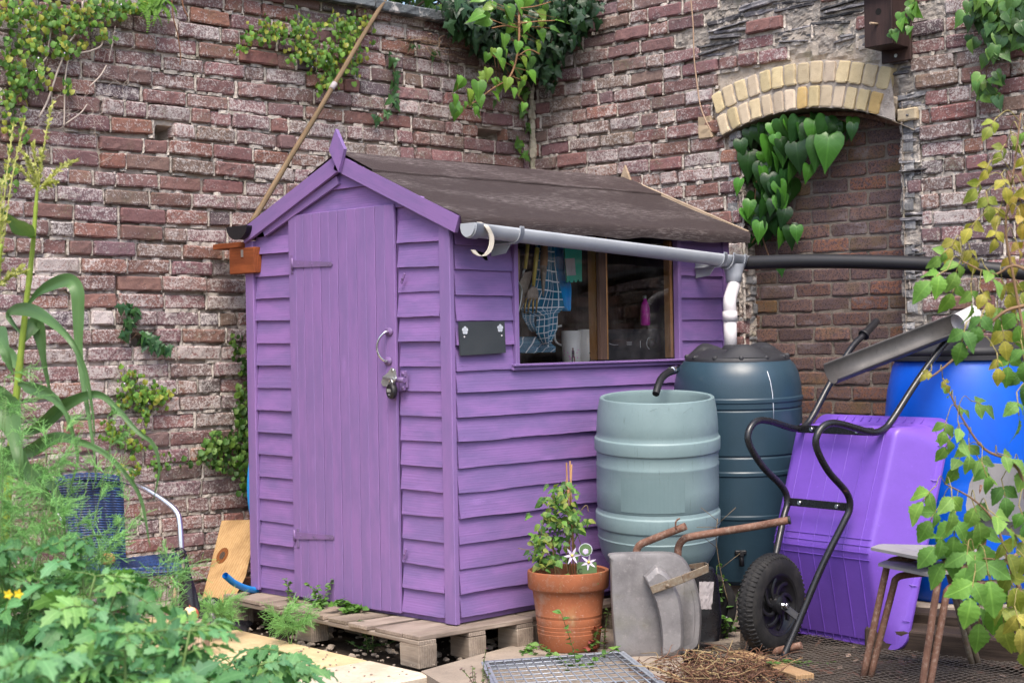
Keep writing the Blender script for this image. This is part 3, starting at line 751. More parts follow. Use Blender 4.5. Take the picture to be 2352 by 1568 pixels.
# inner shell: floor, walls
sh = MB()
sh.box((SL/2, SW/2, -.004+.02), (SL-.02, SW-.02, .03))
sh.box((SL-.008, SW/2, EZ/2), (.016, SW, EZ))
sh.box((SL/2-.012, SW-.008, EZ/2), (SL-.03, .016, EZ))
sh.build('inner_shell', M['inside'], shed)
bw = MB(); bw.box((SL+.008, SW/2, EZ/2), (.016, SW+.03, EZ)); bw.prism([(SL+.001, .0, EZ), (SL+.001, SW, EZ), (SL+.001, RY, RZ-.03)], (.014, 0, 0)); bw.box((SL/2-.008, SW+.008, EZ/2), (SL+.012, .016, EZ))
bw.build('rear_wall', M['purple'], shed)
# front
PY0 = hx(1024.5, 1000, 0).y; PYL = hx(598, 1000, 0).y    # inner edges of the corner posts
DL, DR = hx(678, 900, 0).y, hx(922, 900, 0).y            # door edges
DZT = (hx(674, 497, 0).z+hx(920, 480, 0).z)/2; DZB = (hx(682, 1364, 0).z+hx(925, 1409, 0).z)/2
fc = MB(); PITCH = .1115
zb0 = hx(980, 1410, 0).z
rows = []; z = zb0; k = 0
while z < DZT+.02:
    rows.append((z, z+PITCH+.012, lambda q: (PY0+.004, DR-.006))); z += PITCH
# U = +Y direction runs leftwards, so orient with N = -X
rowsR = [(a, min(b, 1.80), e) for a, b, e in rows if a < 1.76]
clap(fc, (0, 0, 0), (0, 1, 0), (-1, 0, 0), rowsR, 14)
zl = hx(640, 1352, 0).z; rows = []; z = zl
while z < DZT+.01:
    rows.append((z, min(z+PITCH+.012, DZT+.09), lambda q: (DL+.005, PYL-.004))); z += PITCH
clap(fc, (0, 0, 0), (0, 1, 0), (-1, 0, 0), [(a, min(b, 1.79), e) for a, b, e in rows if a < 1.75], 12)
# gable boards above the door
slope = (RZ-eR.z)/(RY-eR.y)
def gab(q):
    lim = (RZ-.035-q)/slope; return (max(.02, RY-lim), min(SW-.02, RY+lim))
gz1 = hx(850, 484, 0).z; gz2 = hx(800, 433, 0).z
clap(fc, (0, 0, 0), (0, 1, 0), (-1, 0, 0), [(gz1, gz2+.012, gab), (gz2, RZ-.05, gab)], 20)
fc.box((.006, SW/2, EZ/2), (.012, SW, EZ)); fc.prism([(.001, 0, EZ-.03), (.001, SW, EZ-.03), (.001, RY, RZ-.05)], (.012, 0, 0))
fc.build('front_cladding', M['purple'], shed, ang=40)
# side (y = 0 plane, facing -Y)
sc_ = MB()
WX0, WX1 = hy(1178, 826, 0).x, hy(1556, 822, 0).x; WZ0 = (hy(1184, 829, 0).z+hy(1550, 824, 0).z)/2; WZ1 = EZ-.02
zb = .03; rows = []; z = zb
zlow_top = WZ0-.025
sides = [hy(1091, yy, 0).z for yy in (1411, 1356.6, 1301.6, 1245, 1186, 1128, 1071, 1010.5)]+[hy(1052, yy, 0).z for yy in (958, 902)]
for i, zz in enumerate(sides):
    top = sides[i+1]+.014 if i+1 < len(sides) else zlow_top+.006
    rows.append((zz, top, lambda q: (.012, SL-.02)))
clap(sc_, (0, 0, 0), (1, 0, 0), (0, -1, 0), rows, 46, wob=.006)
up = [hy(1052, 516.8+.3664*c, 0).z for c in (915, 755, 600, 440, 280, 125)]; rows = []
for i, zz in enumerate(up):
    rows.append((zz, (up[i+1]+.014) if i+1 < len(up) else 1.80, lambda q: (.012, WX0-.008)))
clap(sc_, (0, 0, 0), (1, 0, 0), (0, -1, 0), rows, 16)
rows = [(zz, (up[i+1]+.014) if i+1 < len(up) else 1.80, lambda q: (WX1+.008, SL-.02)) for i, zz in enumerate(up)]
clap(sc_, (0, 0, 0), (1, 0, 0), (0, -1, 0), rows, 14)
sc_.box((SL/2, .006, WZ0/2-.01), (SL-.03, .012, WZ0-.03)); sc_.box((WX0/2, .006, (WZ0+EZ)/2), (WX0-.04, .012, EZ-WZ0+.03)); sc_.box(((WX1+SL)/2, .006, (WZ0+EZ)/2), (SL-WX1-.03, .012, EZ-WZ0+.03))
sc_.build('side_cladding', M['purple'], shed, ang=40)
# corner posts
def post(y0, y1, z0, z1, x=-.014, th=.028):
    p = MB(); p.box((x, (y0+y1)/2, (z0+z1)/2), (th, abs(y1-y0), z1-z0), None, .003); p.build('corner_post', M['purple_door'], shed)
post(PY0-.002, -.022, hx(1037, 1433, -.02).z, EZ+.02); post(PYL, hx(580, 1000, 0).y, hx(592, 1353, -.02).z, EZ+.01)
p = MB(); p.box((SL-.004, -.014, EZ/2+.02), (.05, .028, EZ), None, .003); p.build('corner_post', M['purple_door'], shed)
# window
wd = MB()
wd.box((WX0+.005, -.012, (WZ0+WZ1)/2), (.026, .036, WZ1-WZ0+.02), None, .003); wf = wd.build('window_frame', M['purple_door'], shed); wd = MB(); wd.box((WX1-.005, -.012, (WZ0+WZ1)/2), (.026, .036, WZ1-WZ0+.02), None, .003)
wd.build('side_jamb', M['purple_door'], wf)
sl = MB(); sl.box(((WX0+WX1)/2, -.018, WZ0-.012), (WX1-WX0+.05, .044, .012), None, .003); sl.box(((WX0+WX1)/2, -.010, WZ0-.027), (WX1-WX0+.05, .032, .018), None, .003)
sl.mi = 0
for k in range(8):
    x = lerp(WX0+.08, WX1-.05, k/7); sl.smooth = True; sl.disc((x, -.041, WZ0-.011), (0, -1, 0), .0035, 8, th=.002); sl.smooth = False
sl.build('sill', M['purple_door'], wf)
gl_ = MB(); gl_.grid(lambda u, v: (lerp(WX0+.01, WX1-.01, u), .004+.0012*nz(u*3, v*3), lerp(WZ0-.004, WZ1, v)), 24, 12)
gl_.build('pane', M['glass'], wf, smooth=True)
ml = MB(); a, b = hy(1371, 700, 0).x, hy(1386, 700, 0).x; ml.box(((a+b)/2, -.010, (WZ0+WZ1)/2), (b-a, .024, WZ1-WZ0), None, .002); ml.build('glazing_bar', M['brownframe'], wf)
ml = MB(); a, b = hy(1362, 700, .03).x, hy(1390, 700, .03).x; ml.box(((a+b)/2, .036, (WZ0+WZ1)/2), (b-a, .05, WZ1-WZ0), None, .002); ml.build('inner_post', M['mullion'], wf)
ml = MB(); ml.box((WX1-.028, .03, (WZ0+WZ1)/2), (.022, .04, WZ1-WZ0), None, .002); ml.build('inner_post', M['mullion'], wf)
ml = MB(); ml.box((WX0+.018, .035, (WZ0+WZ1)/2), (.02, .05, WZ1-WZ0), None, .002); ml.build('inner_post', M['mullion'], wf)
SHZ = WZ0-.02
shf = MB(); shf.box(((WX0+WX1)/2, .20, SHZ-.012), (WX1-WX0+.1, .36, .022)); shf.build('inner_shelf', M['oldwood'], shed)
# door
dr = MB(); NP = 6; xs = [hx(p, 1390, 0).y for p in (682.5, 743.5, 809.5, 834.5, 834.5, 925)]
cr = [703, 812, 935, 1058, 1192, 1328, 1467]; ys = [hx((800+c*.5527)*.5742, 1385, 0).y for c in cr]
k0 = DL/ys[0]
for i in range(6):
    y0, y1 = lerp(DL, DR, (ys[i]-ys[0])/(ys[6]-ys[0])), lerp(DL, DR, (ys[i+1]-ys[0])/(ys[6]-ys[0])); w = abs(y0-y1)
    zb = DZB+rng.uniform(-.003, .003); zt = DZT+.012; dx = rng.uniform(-.001, .001)
    for h in range(2):
        ya = y0-(w*.5)*h; yb = y0-(w*.5)*(h+1)
        g0 = .0022 if h == 0 else .0006; g1 = .0006 if h == 0 else .0022
        dr.box((-.020+dx, (ya-g0+yb+g1)/2, (zb+zt)/2), (.016, abs(ya-yb)-g0-g1, zt-zb), None, .0022)
        for zz in (.08, .55, 1.0, 1.52, .33, 1.2):
            if rng.random() < .8: dr.smooth = True; dr.disc((-.0292+dx, (ya+yb)/2+rng.uniform(-.012, .012), zz+rng.uniform(-.02, .02)), (-1, 0, 0), .0030, 7); dr.smooth = False
dr.mi = 1
for i in range(1, 6):
    yy = lerp(DL, DR, (ys[i]-ys[0])/(ys[6]-ys[0])); dr.box((-.015, yy, (DZB+DZT)/2), (.010, .006, DZT-DZB))
door = dr.build('door', [M['purple_door'], M['purple_metal']], shed)
def front_pt(px, py, x=-.031): return hx(px, py, x)
for (A, B, h0, h1, pl) in (((674, 606), (762, 606.5), .036, .020, (671, 584.6, 628.5)), ((679, 1229), (766, 1233), .036, .020, (674, 1212, 1255))):
    a, b = front_pt(*A), front_pt(*B); hg = MB()
    hg.prism([a+V(0, 0, -h0/2), b+V(0, 0, -h1/2), b+V(0, -.006, 0), b+V(0, 0, h1/2), a+V(0, 0, h0/2)], (-.003, 0, 0))
    hg.box(((-.029), front_pt(pl[0], 600).y+.004, (front_pt(pl[0], pl[1]).z+front_pt(pl[0], pl[2]).z)/2), (.006, .018, front_pt(pl[0], pl[1]).z-front_pt(pl[0], pl[2]).z), None, .001)
    hg.tube([a+V(-.004, .004, -.028), a+V(-.004, .004, .028)], .006, 8)
    for t in (.15, .5, .93): hg.smooth = True; hg.disc(a.lerp(b, t)+V(-.0045, 0, 0), (-1, 0, 0), .004, 8, th=.0015); hg.smooth = False
    hg.build('hinge', M['purple_metal'], door)
hd_ = MB(); p0, p1 = front_pt(893.7, 761.6), front_pt(891.8, 829)
for p in (p0, p1): hd_.smooth = True; hd_.disc(p+V(-.004, 0, 0), (-1, 0, 0), .026, 20, r2=.0195, th=.004); hd_.smooth = False
hd_.mi = 1
m_ = (p0+p1)/2; out = [p0+V(-.004, 0, 0), p0+V(-.022, .006, -.004), lerp(p0, p1, .22)+V(-.040, .020, 0), m_+V(-.046, .027, 0), lerp(p0, p1, .78)+V(-.040, .020, 0), p1+V(-.022, .006, .004), p1+V(-.004, 0, 0)]
hd_.tube(catmull(out, 6), .0058, 10)
hd_.build('handle', [M['purple_metal'], M['chrome']], door)
def fp(cx, cy, x=-.032): return hx(746+.3664*cx, 516.8+.3664*cy, x)
hs = MB()
plate = [(420, 893), (445, 905), (452, 950), (440, 1000), (400, 1010), (368, 1008), (356, 985), (372, 945), (398, 925)]
hs.prism([fp(*p) for p in plate], (-.004, 0, 0))
hs.tube([fp(368, 955, -.042), fp(492, 968, -.042)], .0075, 10)
hs.tube(catmull([fp(440, 945, -.036), fp(447, 958, -.056), fp(428, 985, -.056), fp(420, 1000, -.05)], 4), .004, 8)
hs.smooth = True; hs.disc(fp(424, 912, -.037), (-1, 0, 0), .009, 12, th=.003); hs.smooth = False
hs.build('hasp', M['steel'], door)
st = MB()
st.box(fp(497, 932, -.034), (.014, .028, .026), None, .002); st.box(fp(492, 1018, -.034), (.014, .024, .024), None, .002); st.tube([fp(455, 968, -.044), fp(500, 972, -.044)], .012, 10); st.box(fp(512, 975, -.028), (.01, .012, .062), None, .001)
for c in ((488, 932), (486, 1018)): st.smooth = True; st.disc(fp(*c, -.043), (-1, 0, 0), .009, 12, th=.003); st.smooth = False
st.build('bolt_keeper', M['purple_metal'], shed)
for (px, py, a) in ((925.5, 639.5, 60), (930, 1271.6, 70)):
    c = hx(px, py, -.032); tb = MB(); d = V(0, -math.cos(R(a)), math.sin(R(a))); tb.beam(c-d*.026, c+d*.026, .013, .007, (-1, 0, 0), .002); tb.smooth = True; tb.disc(c+V(-.008, 0, 0), (-1, 0, 0), .005, 8, th=.004); tb.build('turn_button', M['purple_metal'], shed)
# barge boards + finial
def barge(a, b, x, th, w, mt, name='barge_board'):
    m = MB(); d = (Vector(b)-Vector(a)); d.normalize(); nrm = V(0, -d.z, d.y) if V(0, -d.z, d.y).z < 0 else V(0, d.z, -d.y)
    off = rng.uniform(0, 30); L = (Vector(b)-Vector(a)).length; N = 16
    ids = []
    for (xx, f) in ((x, 0), (x, 1), (x+th, 1), (x+th, 0)):
        ids.append([m.vert(V(xx, 0, 0)+V(0, a[1], a[2])+d*(L*i/N)+nrm*(w*f), (off+L*i/N, f*w, xx)) for i in range(N+1)])
    for q in range(4):
        for i in range(N): m.face(ids[q][i], ids[q][i+1], ids[(q+1) % 4][i+1], ids[(q+1) % 4][i])
    m.face(*[ids[q][0] for q in range(4)]); m.face(*[ids[q][N] for q in range(4)][::-1])
    for t in (.12, .5, .93): m.smooth = True; m.disc(V(x-.0008, a[1], a[2])+d*(L*t)+nrm*(w*.5), (-1, 0, 0), .004, 8); m.smooth = False
    return m.build(name, mt, shed)
ap = V(0, RY, RZ)
barge(ap, V(0, eR.y, eR.z), XB, .02, BW, M['purple_door']); barge(ap, V(0, eL.y, eL.z), XB, .02, BW, M['purple_door'])
# second inner board under the left slope
barge(ap+V(0, .03, -.10), V(0, eL.y-.16, eL.z-.005), XB+.018, .016, .04, M['purple_door'], 'trim_board')
fin_ = MB(); q = [hx(px, py, XB-.002) for (px, py) in ((777, 297), (762, 346), (784, 395.7), (797, 343))]
fin_.prism(q[::-1], (-.018, 0, 0)); fin_.mi = 0
for t in ((781, 362), (782, 350)): fin_.disc(hx(*t, XB-.0215), (-1, 0, 0), .004, 8)
fin_.build('finial', M['purple_door'], shed)
RX1 = SL+.09
rear_R = V(0, eR.y, eR.z)
barge(ap+V(0, 0, .012), rear_R+V(0, 0, .012), RX1-.02, .02, .065, M['rawend']); barge(ap+V(0, 0, .012), V(0, eL.y, eL.z+.012), RX1-.02, .02, .065, M['rawend'])
q = [(RX1-.022, RY+.05, RZ-.03), (RX1-.022, RY, RZ-.10), (RX1-.022, RY-.05, RZ-.03), (RX1-.022, RY, RZ+.085)]
f2 = MB(); f2.prism(q, (-.016, 0, 0)); f2.build('finial', M['rawend'], shed)
# roof: boards under felt
rb = MB()
for (e, sg) in ((eR, -1), (eL, 1)):
    d = V(0, e.y-RY, e.z-RZ); n_ = V(0, d.z, -d.y); n_ = n_ if n_.z < 0 else -n_; n_.normalize()
    a, b = ap+n_*.012, V(0, e.y, e.z)+n_*.012-V(0, (e.y-RY)*.02, (e.z-RZ)*.02)
    rb.prism([V(XB+.02, a.y, a.z), V(RX1-.022, a.y, a.z), V(RX1-.022, b.y, b.z), V(XB+.02, b.y, b.z)], n_*.014)
rb.build('roof_boards', M['inside'], shed)
ft = MB()
def felt(e, lo, hi, lift, flap, x0=XB+.004, x1=RX1-.008, seed=1):
    nu, nv = 60, 14
    def fn(u, v):
        x = lerp(x0, x1, u); f = lerp(lo, hi, v); p = V(x, lerp(RY, e.y, f), lerp(RZ, e.z, f))
        w = .006*nz(x*1.6, f*3, seed)+.0025*nz(x*7, f*9, seed+3)+(.004*nz(x*9, 5, seed) if v > .9 else 0)
        return p+V(0, 0, lift+w-.006*math.sin(math.pi*f))
    ids = ft.grid(fn, nu, nv, lambda u, v: (u*2.1, lerp(lo, hi, v)*1.0, seed))
    if flap:
        bot = []
        for i in range(nu+1):
            p = Vector(ft.v[ids[-1][i]]); x = i/nu
            k = flap*(1+.25*nz(x*9, seed)); out = .006*nz(x*14, seed, 2)
            bot.append([ft.vert(p+V(0, math.copysign(.008, e.y-RY), -.01), (x*2.1, 1.02, seed)), ft.vert(p+V(0, math.copysign(.012+out, e.y-RY), -k*.5), (x*2.1, 1.05, seed)), ft.vert(p+V(0, math.copysign(.006+out*1.5, e.y-RY), -k), (x*2.1, 1.08, seed))])
        for i in range(nu):
            ft.face(ids[-1][i], ids[-1][i+1], bot[i+1][0], bot[i][0])
            for q in range(2): ft.face(bot[i][q], bot[i+1][q], bot[i+1][q+1], bot[i][q+1])
    else:
        for i in range(nu):
            a, b = ids[-1][i], ids[-1][i+1]; c = ft.vert(Vector(ft.v[a])-V(0, 0, .009)); d = ft.vert(Vector(ft.v[b])-V(0, 0, .009)); ft.face(a, b, d, c)
ft.col = (1, 1, 1, 1)
felt(eR, .16, 1.0, .006, .062, seed=2); felt(eL, .16, 1.0, .006, .05, seed=5)
ft.col = (1.12, 1.1, 1.1, 1)
felt(eR, 0, .30, .016, 0, seed=7); felt(eL, 0, .30, .016, 0, seed=9)
ft.build('roof_felt', M['felt'], shed, ang=50, smooth=True)
# grey gutter on the window side
GYo = -.165
ga, gb = hy(1082, 519, GYo), hy(1690, 594, GYo); gd = (gb-ga).normalized(); GRr = .044
GST = 1.10
def halfpipe(m, a, b, r, th, up=UP, n=16, nl=1, a0=math.pi, a1=2*math.pi, st=GST):
    a, b = Vector(a), Vector(b); d, s, u = frame_from(b-a, up); u = u*st; out = []; sm = m.smooth; m.smooth = True
    for k in range(nl+1):
        p = a.lerp(b, k/nl)
        o = [m.vert(p+s*(r*math.cos(lerp(a0, a1, i/n)))+u*(r*math.sin(lerp(a0, a1, i/n)))) for i in range(n+1)]
        q = [m.vert(p+s*((r-th)*math.cos(lerp(a0, a1, i/n)))+u*((r-th)*math.sin(lerp(a0, a1, i/n)))) for i in range(n+1)]
        out.append((o, q))
    for k in range(nl):
        (o, q), (o2, q2) = out[k], out[k+1]
        for i in range(n): m.face(o[i], o[i+1], o2[i+1], o2[i]); m.face(q[i+1], q[i], q2[i], q2[i+1])
        m.smooth = False; m.face(o[0], o2[0], q2[0], q[0]); m.face(o[n], q[n], q2[n], o2[n]); m.smooth = True
    for (o, q) in (out[0], out[-1]):
        m.smooth = False
        for i in range(n): m.face(o[i], o[i+1], q[i+1], q[i])
        m.smooth = True
    m.smooth = sm
gt = MB(); halfpipe(gt, ga, gb, GRr, .003, nl=12, a0=math.pi*.93, a1=math.pi*2.07); gut = gt.build('gutter', M['greygut'], shed)
ec = MB(); e0 = ga-gd*.012
halfpipe(ec, e0, ga+gd*.03, GRr+.005, .006, a0=math.pi*.93, a1=math.pi*2.07, n=20)
d_, s_, u_ = frame_from(gd)
cap = [e0-gd*.010+s_*((GRr+.001)*math.cos(math.pi*lerp(.93, 2.07, i/20)))+u_*(GST*(GRr+.001)*math.sin(math.pi*lerp(.93, 2.07, i/20))) for i in range(21)]
ec.prism(cap, gd*.012); ec.build('end_cap', M['greygut'], gut)
def bracket(px, py, mt=M['greygut'], name='gutter_bracket'):
    c = hy(px, py, GYo); t = (c-ga).dot(gd); c = ga+gd*t; m = MB()
    halfpipe(m, c-gd*.012, c+gd*.012, GRr+.006, .006, a0=math.pi*.90, a1=math.pi*2.12, n=20)
    m.box(c+V(0, .075, -GRr*GST-.004), (.05, .13, .006), None, .002); m.prism([c+V(-.003, .02, -GRr*1.05), c+V(-.003, .148, -.02), c+V(-.003, .148, -GRr-.06), c+V(-.003, .06, -GRr-.05)], (.006, 0, 0)); m.build(name, mt, gut)
bracket(1182, 543); bracket(1650, 600)
br = MB(); cpt = [(1100, 511), (1117, 520), (1128, 540), (1129, 560), (1122, 578), (1108, 588), (1095, 584), (1086, 574)]
pts = catmull([hy(x, y, GYo-.05 if i > 0 else GYo-.02) for i, (x, y) in enumerate(cpt)], 5)
br.col = (1, 1, 1, 1)
rg = []
for i, p in enumerate(pts):
    d = (pts[min(i+1, len(pts)-1)]-pts[max(i-1, 0)]).normalized(); w = .013; nn = d.cross(V(1, 0, 0)).normalized()*.0022
    rg.append([br.vert(p+V(w, 0, 0)+nn), br.vert(p-V(w, 0, 0)+nn), br.vert(p-V(w, 0, 0)-nn), br.vert(p+V(w, 0, 0)-nn)])
for i in range(len(rg)-1):
    for k in range(4): br.face(rg[i][k], rg[i][(k+1) % 4], rg[i+1][(k+1) % 4], rg[i+1][k])
br.face(*rg[0]); br.face(*rg[-1]); br.prism([hy(1090, 575, GYo-.05), hy(1112, 582, GYo-.05), hy(1115, 598, GYo-.05)], (.014, 0, 0))
tag(br.build('gutter_clip', M['cream'], gut), 'broken cream gutter clip hanging loose')
# outlet and downpipe
ol = MB(); oc = gb-gd*.03
halfpipe(ol, oc-gd*.05, oc+gd*.075, GRr+.007, .007, a0=math.pi*.9, a1=math.pi*2.1, n=20)
for t in (-.05, .045): halfpipe(ol, oc+gd*t-gd*.007, oc+gd*t+gd*.007, GRr+.012, .006, a0=math.pi*.88, a1=math.pi*2.12, n=20)
e1 = oc+gd*.075; ol.prism([e1+s_*((GRr+.006)*math.cos(math.pi*lerp(.9, 2.1, i/20)))+u_*(GST*(GRr+.006)*math.sin(math.pi*lerp(.9, 2.1, i/20))) for i in range(21)], gd*.005)
dc = oc+gd*.010
ol.lathe([(.058, -.03), (.052, -.055), (.043, -.085), (.040, -.125), (.036, -.125)], dc, n=24)
ol.build('gutter_outlet', M['greygut'], gut)
dp = MB(); DX = hy(1677, 740, -.245); top = dc+V(0, 0, -.11)
dpts = catmull([top, top+V(0, 0, -.025), V(lerp(top.x, DX.x, .5), lerp(top.y, DX.y, .5), top.z-.065), V(DX.x, DX.y, top.z-.11), V(DX.x, DX.y, top.z-.18)], 6)
dp.tube(dpts, .033, 20); zlid = 1.235
dp.tube([V(DX.x, DX.y, top.z-.165), V(DX.x, DX.y, top.z-.215)], .0375, 20); dp.tube([V(DX.x, DX.y, top.z-.2), V(DX.x, DX.y, zlid-.06)], .033, 20)
dp.build('downpipe', M['white'], shed)
# black gutter, bracket board and block on the far side
bgm = MB(); a = hx(548, 528, XB-.03); a = V(a.x, eL.y+.03, a.z); bgc = hx(545, 520, XB-.03)
halfpipe(bgm, bgc, bgc+V(SL+.1, 0, -.03), .085, .003, n=18, st=.78)
bgm.prism([bgc+V(-.002, -.087*math.cos(math.pi*lerp(1, 2, i/16)), .068*math.sin(math.pi*lerp(1, 2, i/16))) for i in range(17)], (-.004, 0, 0))
tag(bgm.build('gutter', M['black'], shed), 'black plastic half-round gutter on the wall side')
bb = MB(); a, b = hx(503, 564, .06), hx(577, 566, .06); bb.box((.12, (a.y+b.y)/2, (a.z+b.z)/2), (.20, abs(a.y-b.y), .028), None, .003); bb.build('bracket_board', M['redwood'], shed)
bb = MB(); a, b = hx(526, 572, -.055), hx(584, 626, -.055); bb.box((-.030, (a.y+b.y)/2, (a.z+b.z)/2), (.05, abs(a.y-b.y), abs(a.z-b.z)), None, .003)
bb.mi = 1; bb.box(hx(556, 582, -.057), (.004, .016, .036)); bb.build('bracket_block', [M['redwood'], M['steel']], shed)

# ------------------------------------------------------------------ things fixed to or kept in the shed
pc = fp(420, 1040, -.052)
pk = MB(); ax = V(-1, .25, 0).normalized()
pk.lathe([(0, -.014), (.030, -.014), (.035, -.010), (.0365, 0), (.035, .010), (.030, .014), (.028, .0145), (.026, .012), (0, .012)], pc, ax, 32)
lk = thing('padlock', 'round black combination padlock hanging from the shed door hasp', 'padlock', pc-V(0, 0, .036))
pk.build('lock_body', M['black'], lk)
m = MB(); d_, s1, u1 = frame_from(ax)
m.tube(catmull([pc+V(-.004, -.012, .024), pc+V(-.006, -.010, .044), pc+V(-.004, .004, .052), pc+V(-.002, .014, .040), pc+V(0, .014, .022)], 5), .0042, 8); m.build('shackle', M['chrome'], lk)
m = MB()
for k in range(4): m.box(pc+ax*.014+V(0, -.012+.008*k, .002)*1, (.003, .0055, .014), None, .001)
m.box(pc+ax*.014+V(0, 0, -.016), (.002, .012, .006)); m.build('number_wheels', M['steel'], lk)

chq = [hy(x, y, -.034) for (x, y) in ((1055, 739), (1159, 737), (1162, 810), (1058, 816.5))]
cb = MB(); cb.prism(chq[::-1], (0, .008, 0)); chk = thing('chalkboard', 'blank dark slate chalkboard with two white flower stickers on the shed side', 'chalkboard', (chq[0]+chq[2])/2-V(0, 0, .08))
cb.build('slate_panel', M['slateboard'], chk)
for (cx, cy) in ((880, 660), (1100, 646)):
    f = MB(); c = hy(746+.3664*cx, 516.8+.3664*cy, -.0355)
    for k in range(5): a = 2*math.pi*k/5+.3; f.disc(c+V(.0105*math.cos(a), 0, .0105*math.sin(a)), (0, -1, 0), .0082, 10, th=.0008)
    f.disc(c+V(0, -.001, 0), (0, -1, 0), .006, 10); f.build('flower_sticker', M['whitepaint'], chk)
for (cx, cy) in ((876, 700), (1110, 692)):
    f = MB(); f.disc(hy(746+.3664*cx, 516.8+.3664*cy, -.0355), (0, -1, 0), .0042, 10, th=.002); f.build('screw_head', M['white'], chk)
# inside the window: crops are in the zoom frame 2000..2800 x 900..1500 (factor .38259)
def wp(cx, cy, y): return hy((2000+cx*.38259)*.57422, (900+cy*.38259)*.57422, y)
def blade(m, poly, y, th, bend=0): m.prism([wp(a, b, y) for a, b in poly][::-1], (0, th, 0))
t = thing('hand_trowel', 'muddy hand trowel with yellow handle hanging inside the shed window, left of the fork', 'trowel', wp(250, 860, .075))
m = MB(); m.tube([wp(288, 190, .07), wp(280, 300, .07), wp(262, 460, .07)], .010, 10, rr=[.0105, .0095, .0085]); m.build('handle', M['gold'], t)
m = MB(); m.tube([wp(262, 455, .07), wp(245, 490, .07), wp(235, 540, .075)], .005, 8); m.build('neck', M['steel'], t)
m = MB(); blade(m, [(255, 500), (330, 478), (335, 520), (300, 640), (255, 800), (215, 880), (205, 800), (205, 600)], .08, .004); m.build('blade', M['dirtmetal'], t)
t = thing('hand_fork', 'muddy four-tined hand fork with yellow handle hanging inside the shed window', 'hand fork', wp(330, 920, .05))
m = MB(); m.tube([wp(388, 240, .05), wp(368, 430, .05), wp(348, 640, .05)], .010, 10, rr=[.0125, .0105, .0085]); m.build('handle', M['gold'], t)
m = MB(); blade(m, [(340, 640), (385, 655), (403, 700), (400, 780), (285, 775), (292, 690)], .05, .008); m.build('head', M['dirtmetal'], t)
for x0, x1 in ((275, 255), (315, 292), (350, 340), (388, 376)):
    m = MB(); m.tube([wp(x0, 765, .052), wp(x1+5, 860, .050), wp(x1, 925, .055)], .005, 6, rr=[.0065, .0055, .0025]); m.build('tine', M['brass'], t)
t = thing('hand_hoe', 'dark hand hoe with wooden handle at the left edge of the shed window', 'hoe', wp(185, 960, .06))
m = MB(); m.tube([wp(178, 250, .06), wp(185, 420, .06), wp(178, 580, .06)], .011, 10); m.build('handle', M['raw'], t)
m = MB(); m.tube(catmull([wp(176, 570, .06), wp(205, 620, .06), wp(228, 680, .06), wp(215, 800, .06), wp(180, 960, .06)], 5), .004, 6); m.build('blade', M['steel'], t)
t = thing('dibber', 'wooden handled dibber with pointed steel tip hanging in front of the tea towel', 'dibber', wp(455, 750, .06))
m = MB(); m.tube([wp(460, 190, .06), wp(462, 330, .06), wp(455, 430, .06)], .012, 10, rr=[.016, .019, .018]); m.build('handle', M['cane'], t)
m = MB(); m.tube([wp(455, 425, .06), wp(452, 600, .06), wp(452, 750, .06)], .01, 10, rr=[.018, .010, .003]); m.build('spike', M['dirtmetal'], t)
def cloth(name, label, cat, poly_rows, y, mt, amp=.012, nu=16, gsc=1.0, th=.004):
    """poly_rows: list of ((xl,yl),(xr,yr)) from top to bottom"""
    m = MB(); n = len(poly_rows); NV = (n-1)*6
    def fn(u, v):
        q = v*(n-1); i = min(int(q), n-2); f = q-i
        a = wp(*poly_rows[i][0], y).lerp(wp(*poly_rows[i+1][0], y), f); b = wp(*poly_rows[i][1], y).lerp(wp(*poly_rows[i+1][1], y), f)
        p = a.lerp(b, u); return p+V(0, amp*math.sin(u*9+v*2)+amp*.7*nz(u*4, v*3, y*9), 0)
    m.grid(fn, nu, NV, lambda u, v: (u*.2*gsc+.05*v, v*.42*gsc, 0)); o = m.build(name, mt, None, smooth=True)
    md = o.modifiers.new('thick', 'SOLIDIFY'); md.thickness = th
    return tag(o, label, cat)
cloth('tea_towel', 'blue and white checked tea towel hanging inside the shed window', 'tea towel', [((370, 180), (570, 180)), ((380, 400), (580, 420)), ((330, 640), (630, 680)), ((220, 880), (660, 870)), ((400, 960), (590, 930)), ((400, 1130), (580, 1090)), ((470, 1250), (520, 1230))], .10, M['towel'])
cloth('tea_towel', 'dark corner of a second checked towel drooping below the hand fork', 'tea towel', [((215, 860), (400, 840)), ((240, 960), (410, 980)), ((300, 1050), (400, 1080)), ((345, 1110), (385, 1100))], .125, M['towel'])
cloth('dish_cloth', 'bright blue mesh cloth hanging beside the checked tea towel', 'cloth', [((560, 180), (680, 180)), ((580, 450), (735, 560)), ((600, 640), (738, 660)), ((640, 850), (725, 870)), ((670, 895), (715, 900))], .13, M['bluecloth'])
cloth('folded_cloth', 'crumpled blue and white cloth lying on the shed shelf behind the window', 'cloth', [((190, 1170), (500, 1160)), ((180, 1260), (560, 1280)), ((180, 1340), (520, 1330))], .16, M['towel'], .03)
t = thing('notched_spreader', 'green plastic notched spreader with white paper label hanging inside the window', 'spreader', wp(770, 600, .05))
m = MB(); poly = [(670, 180), (855, 180), (858, 590), (830, 592), (825, 570), (812, 572), (806, 596), (785, 597), (780, 575), (768, 577), (762, 600), (735, 600), (728, 582), (716, 583), (712, 600), (702, 598), (690, 400)]
m.prism([wp(a, b, .05) for a, b in poly][::-1], (0, .008, 0)); m.build('plate', M['greentool'], t)
m = MB(); m.prism([wp(a, b, .046) for a, b in ((682, 352), (780, 346), (795, 525), (700, 530))][::-1], (0, .002, 0)); m.build('paper_label', M['tape'], t)
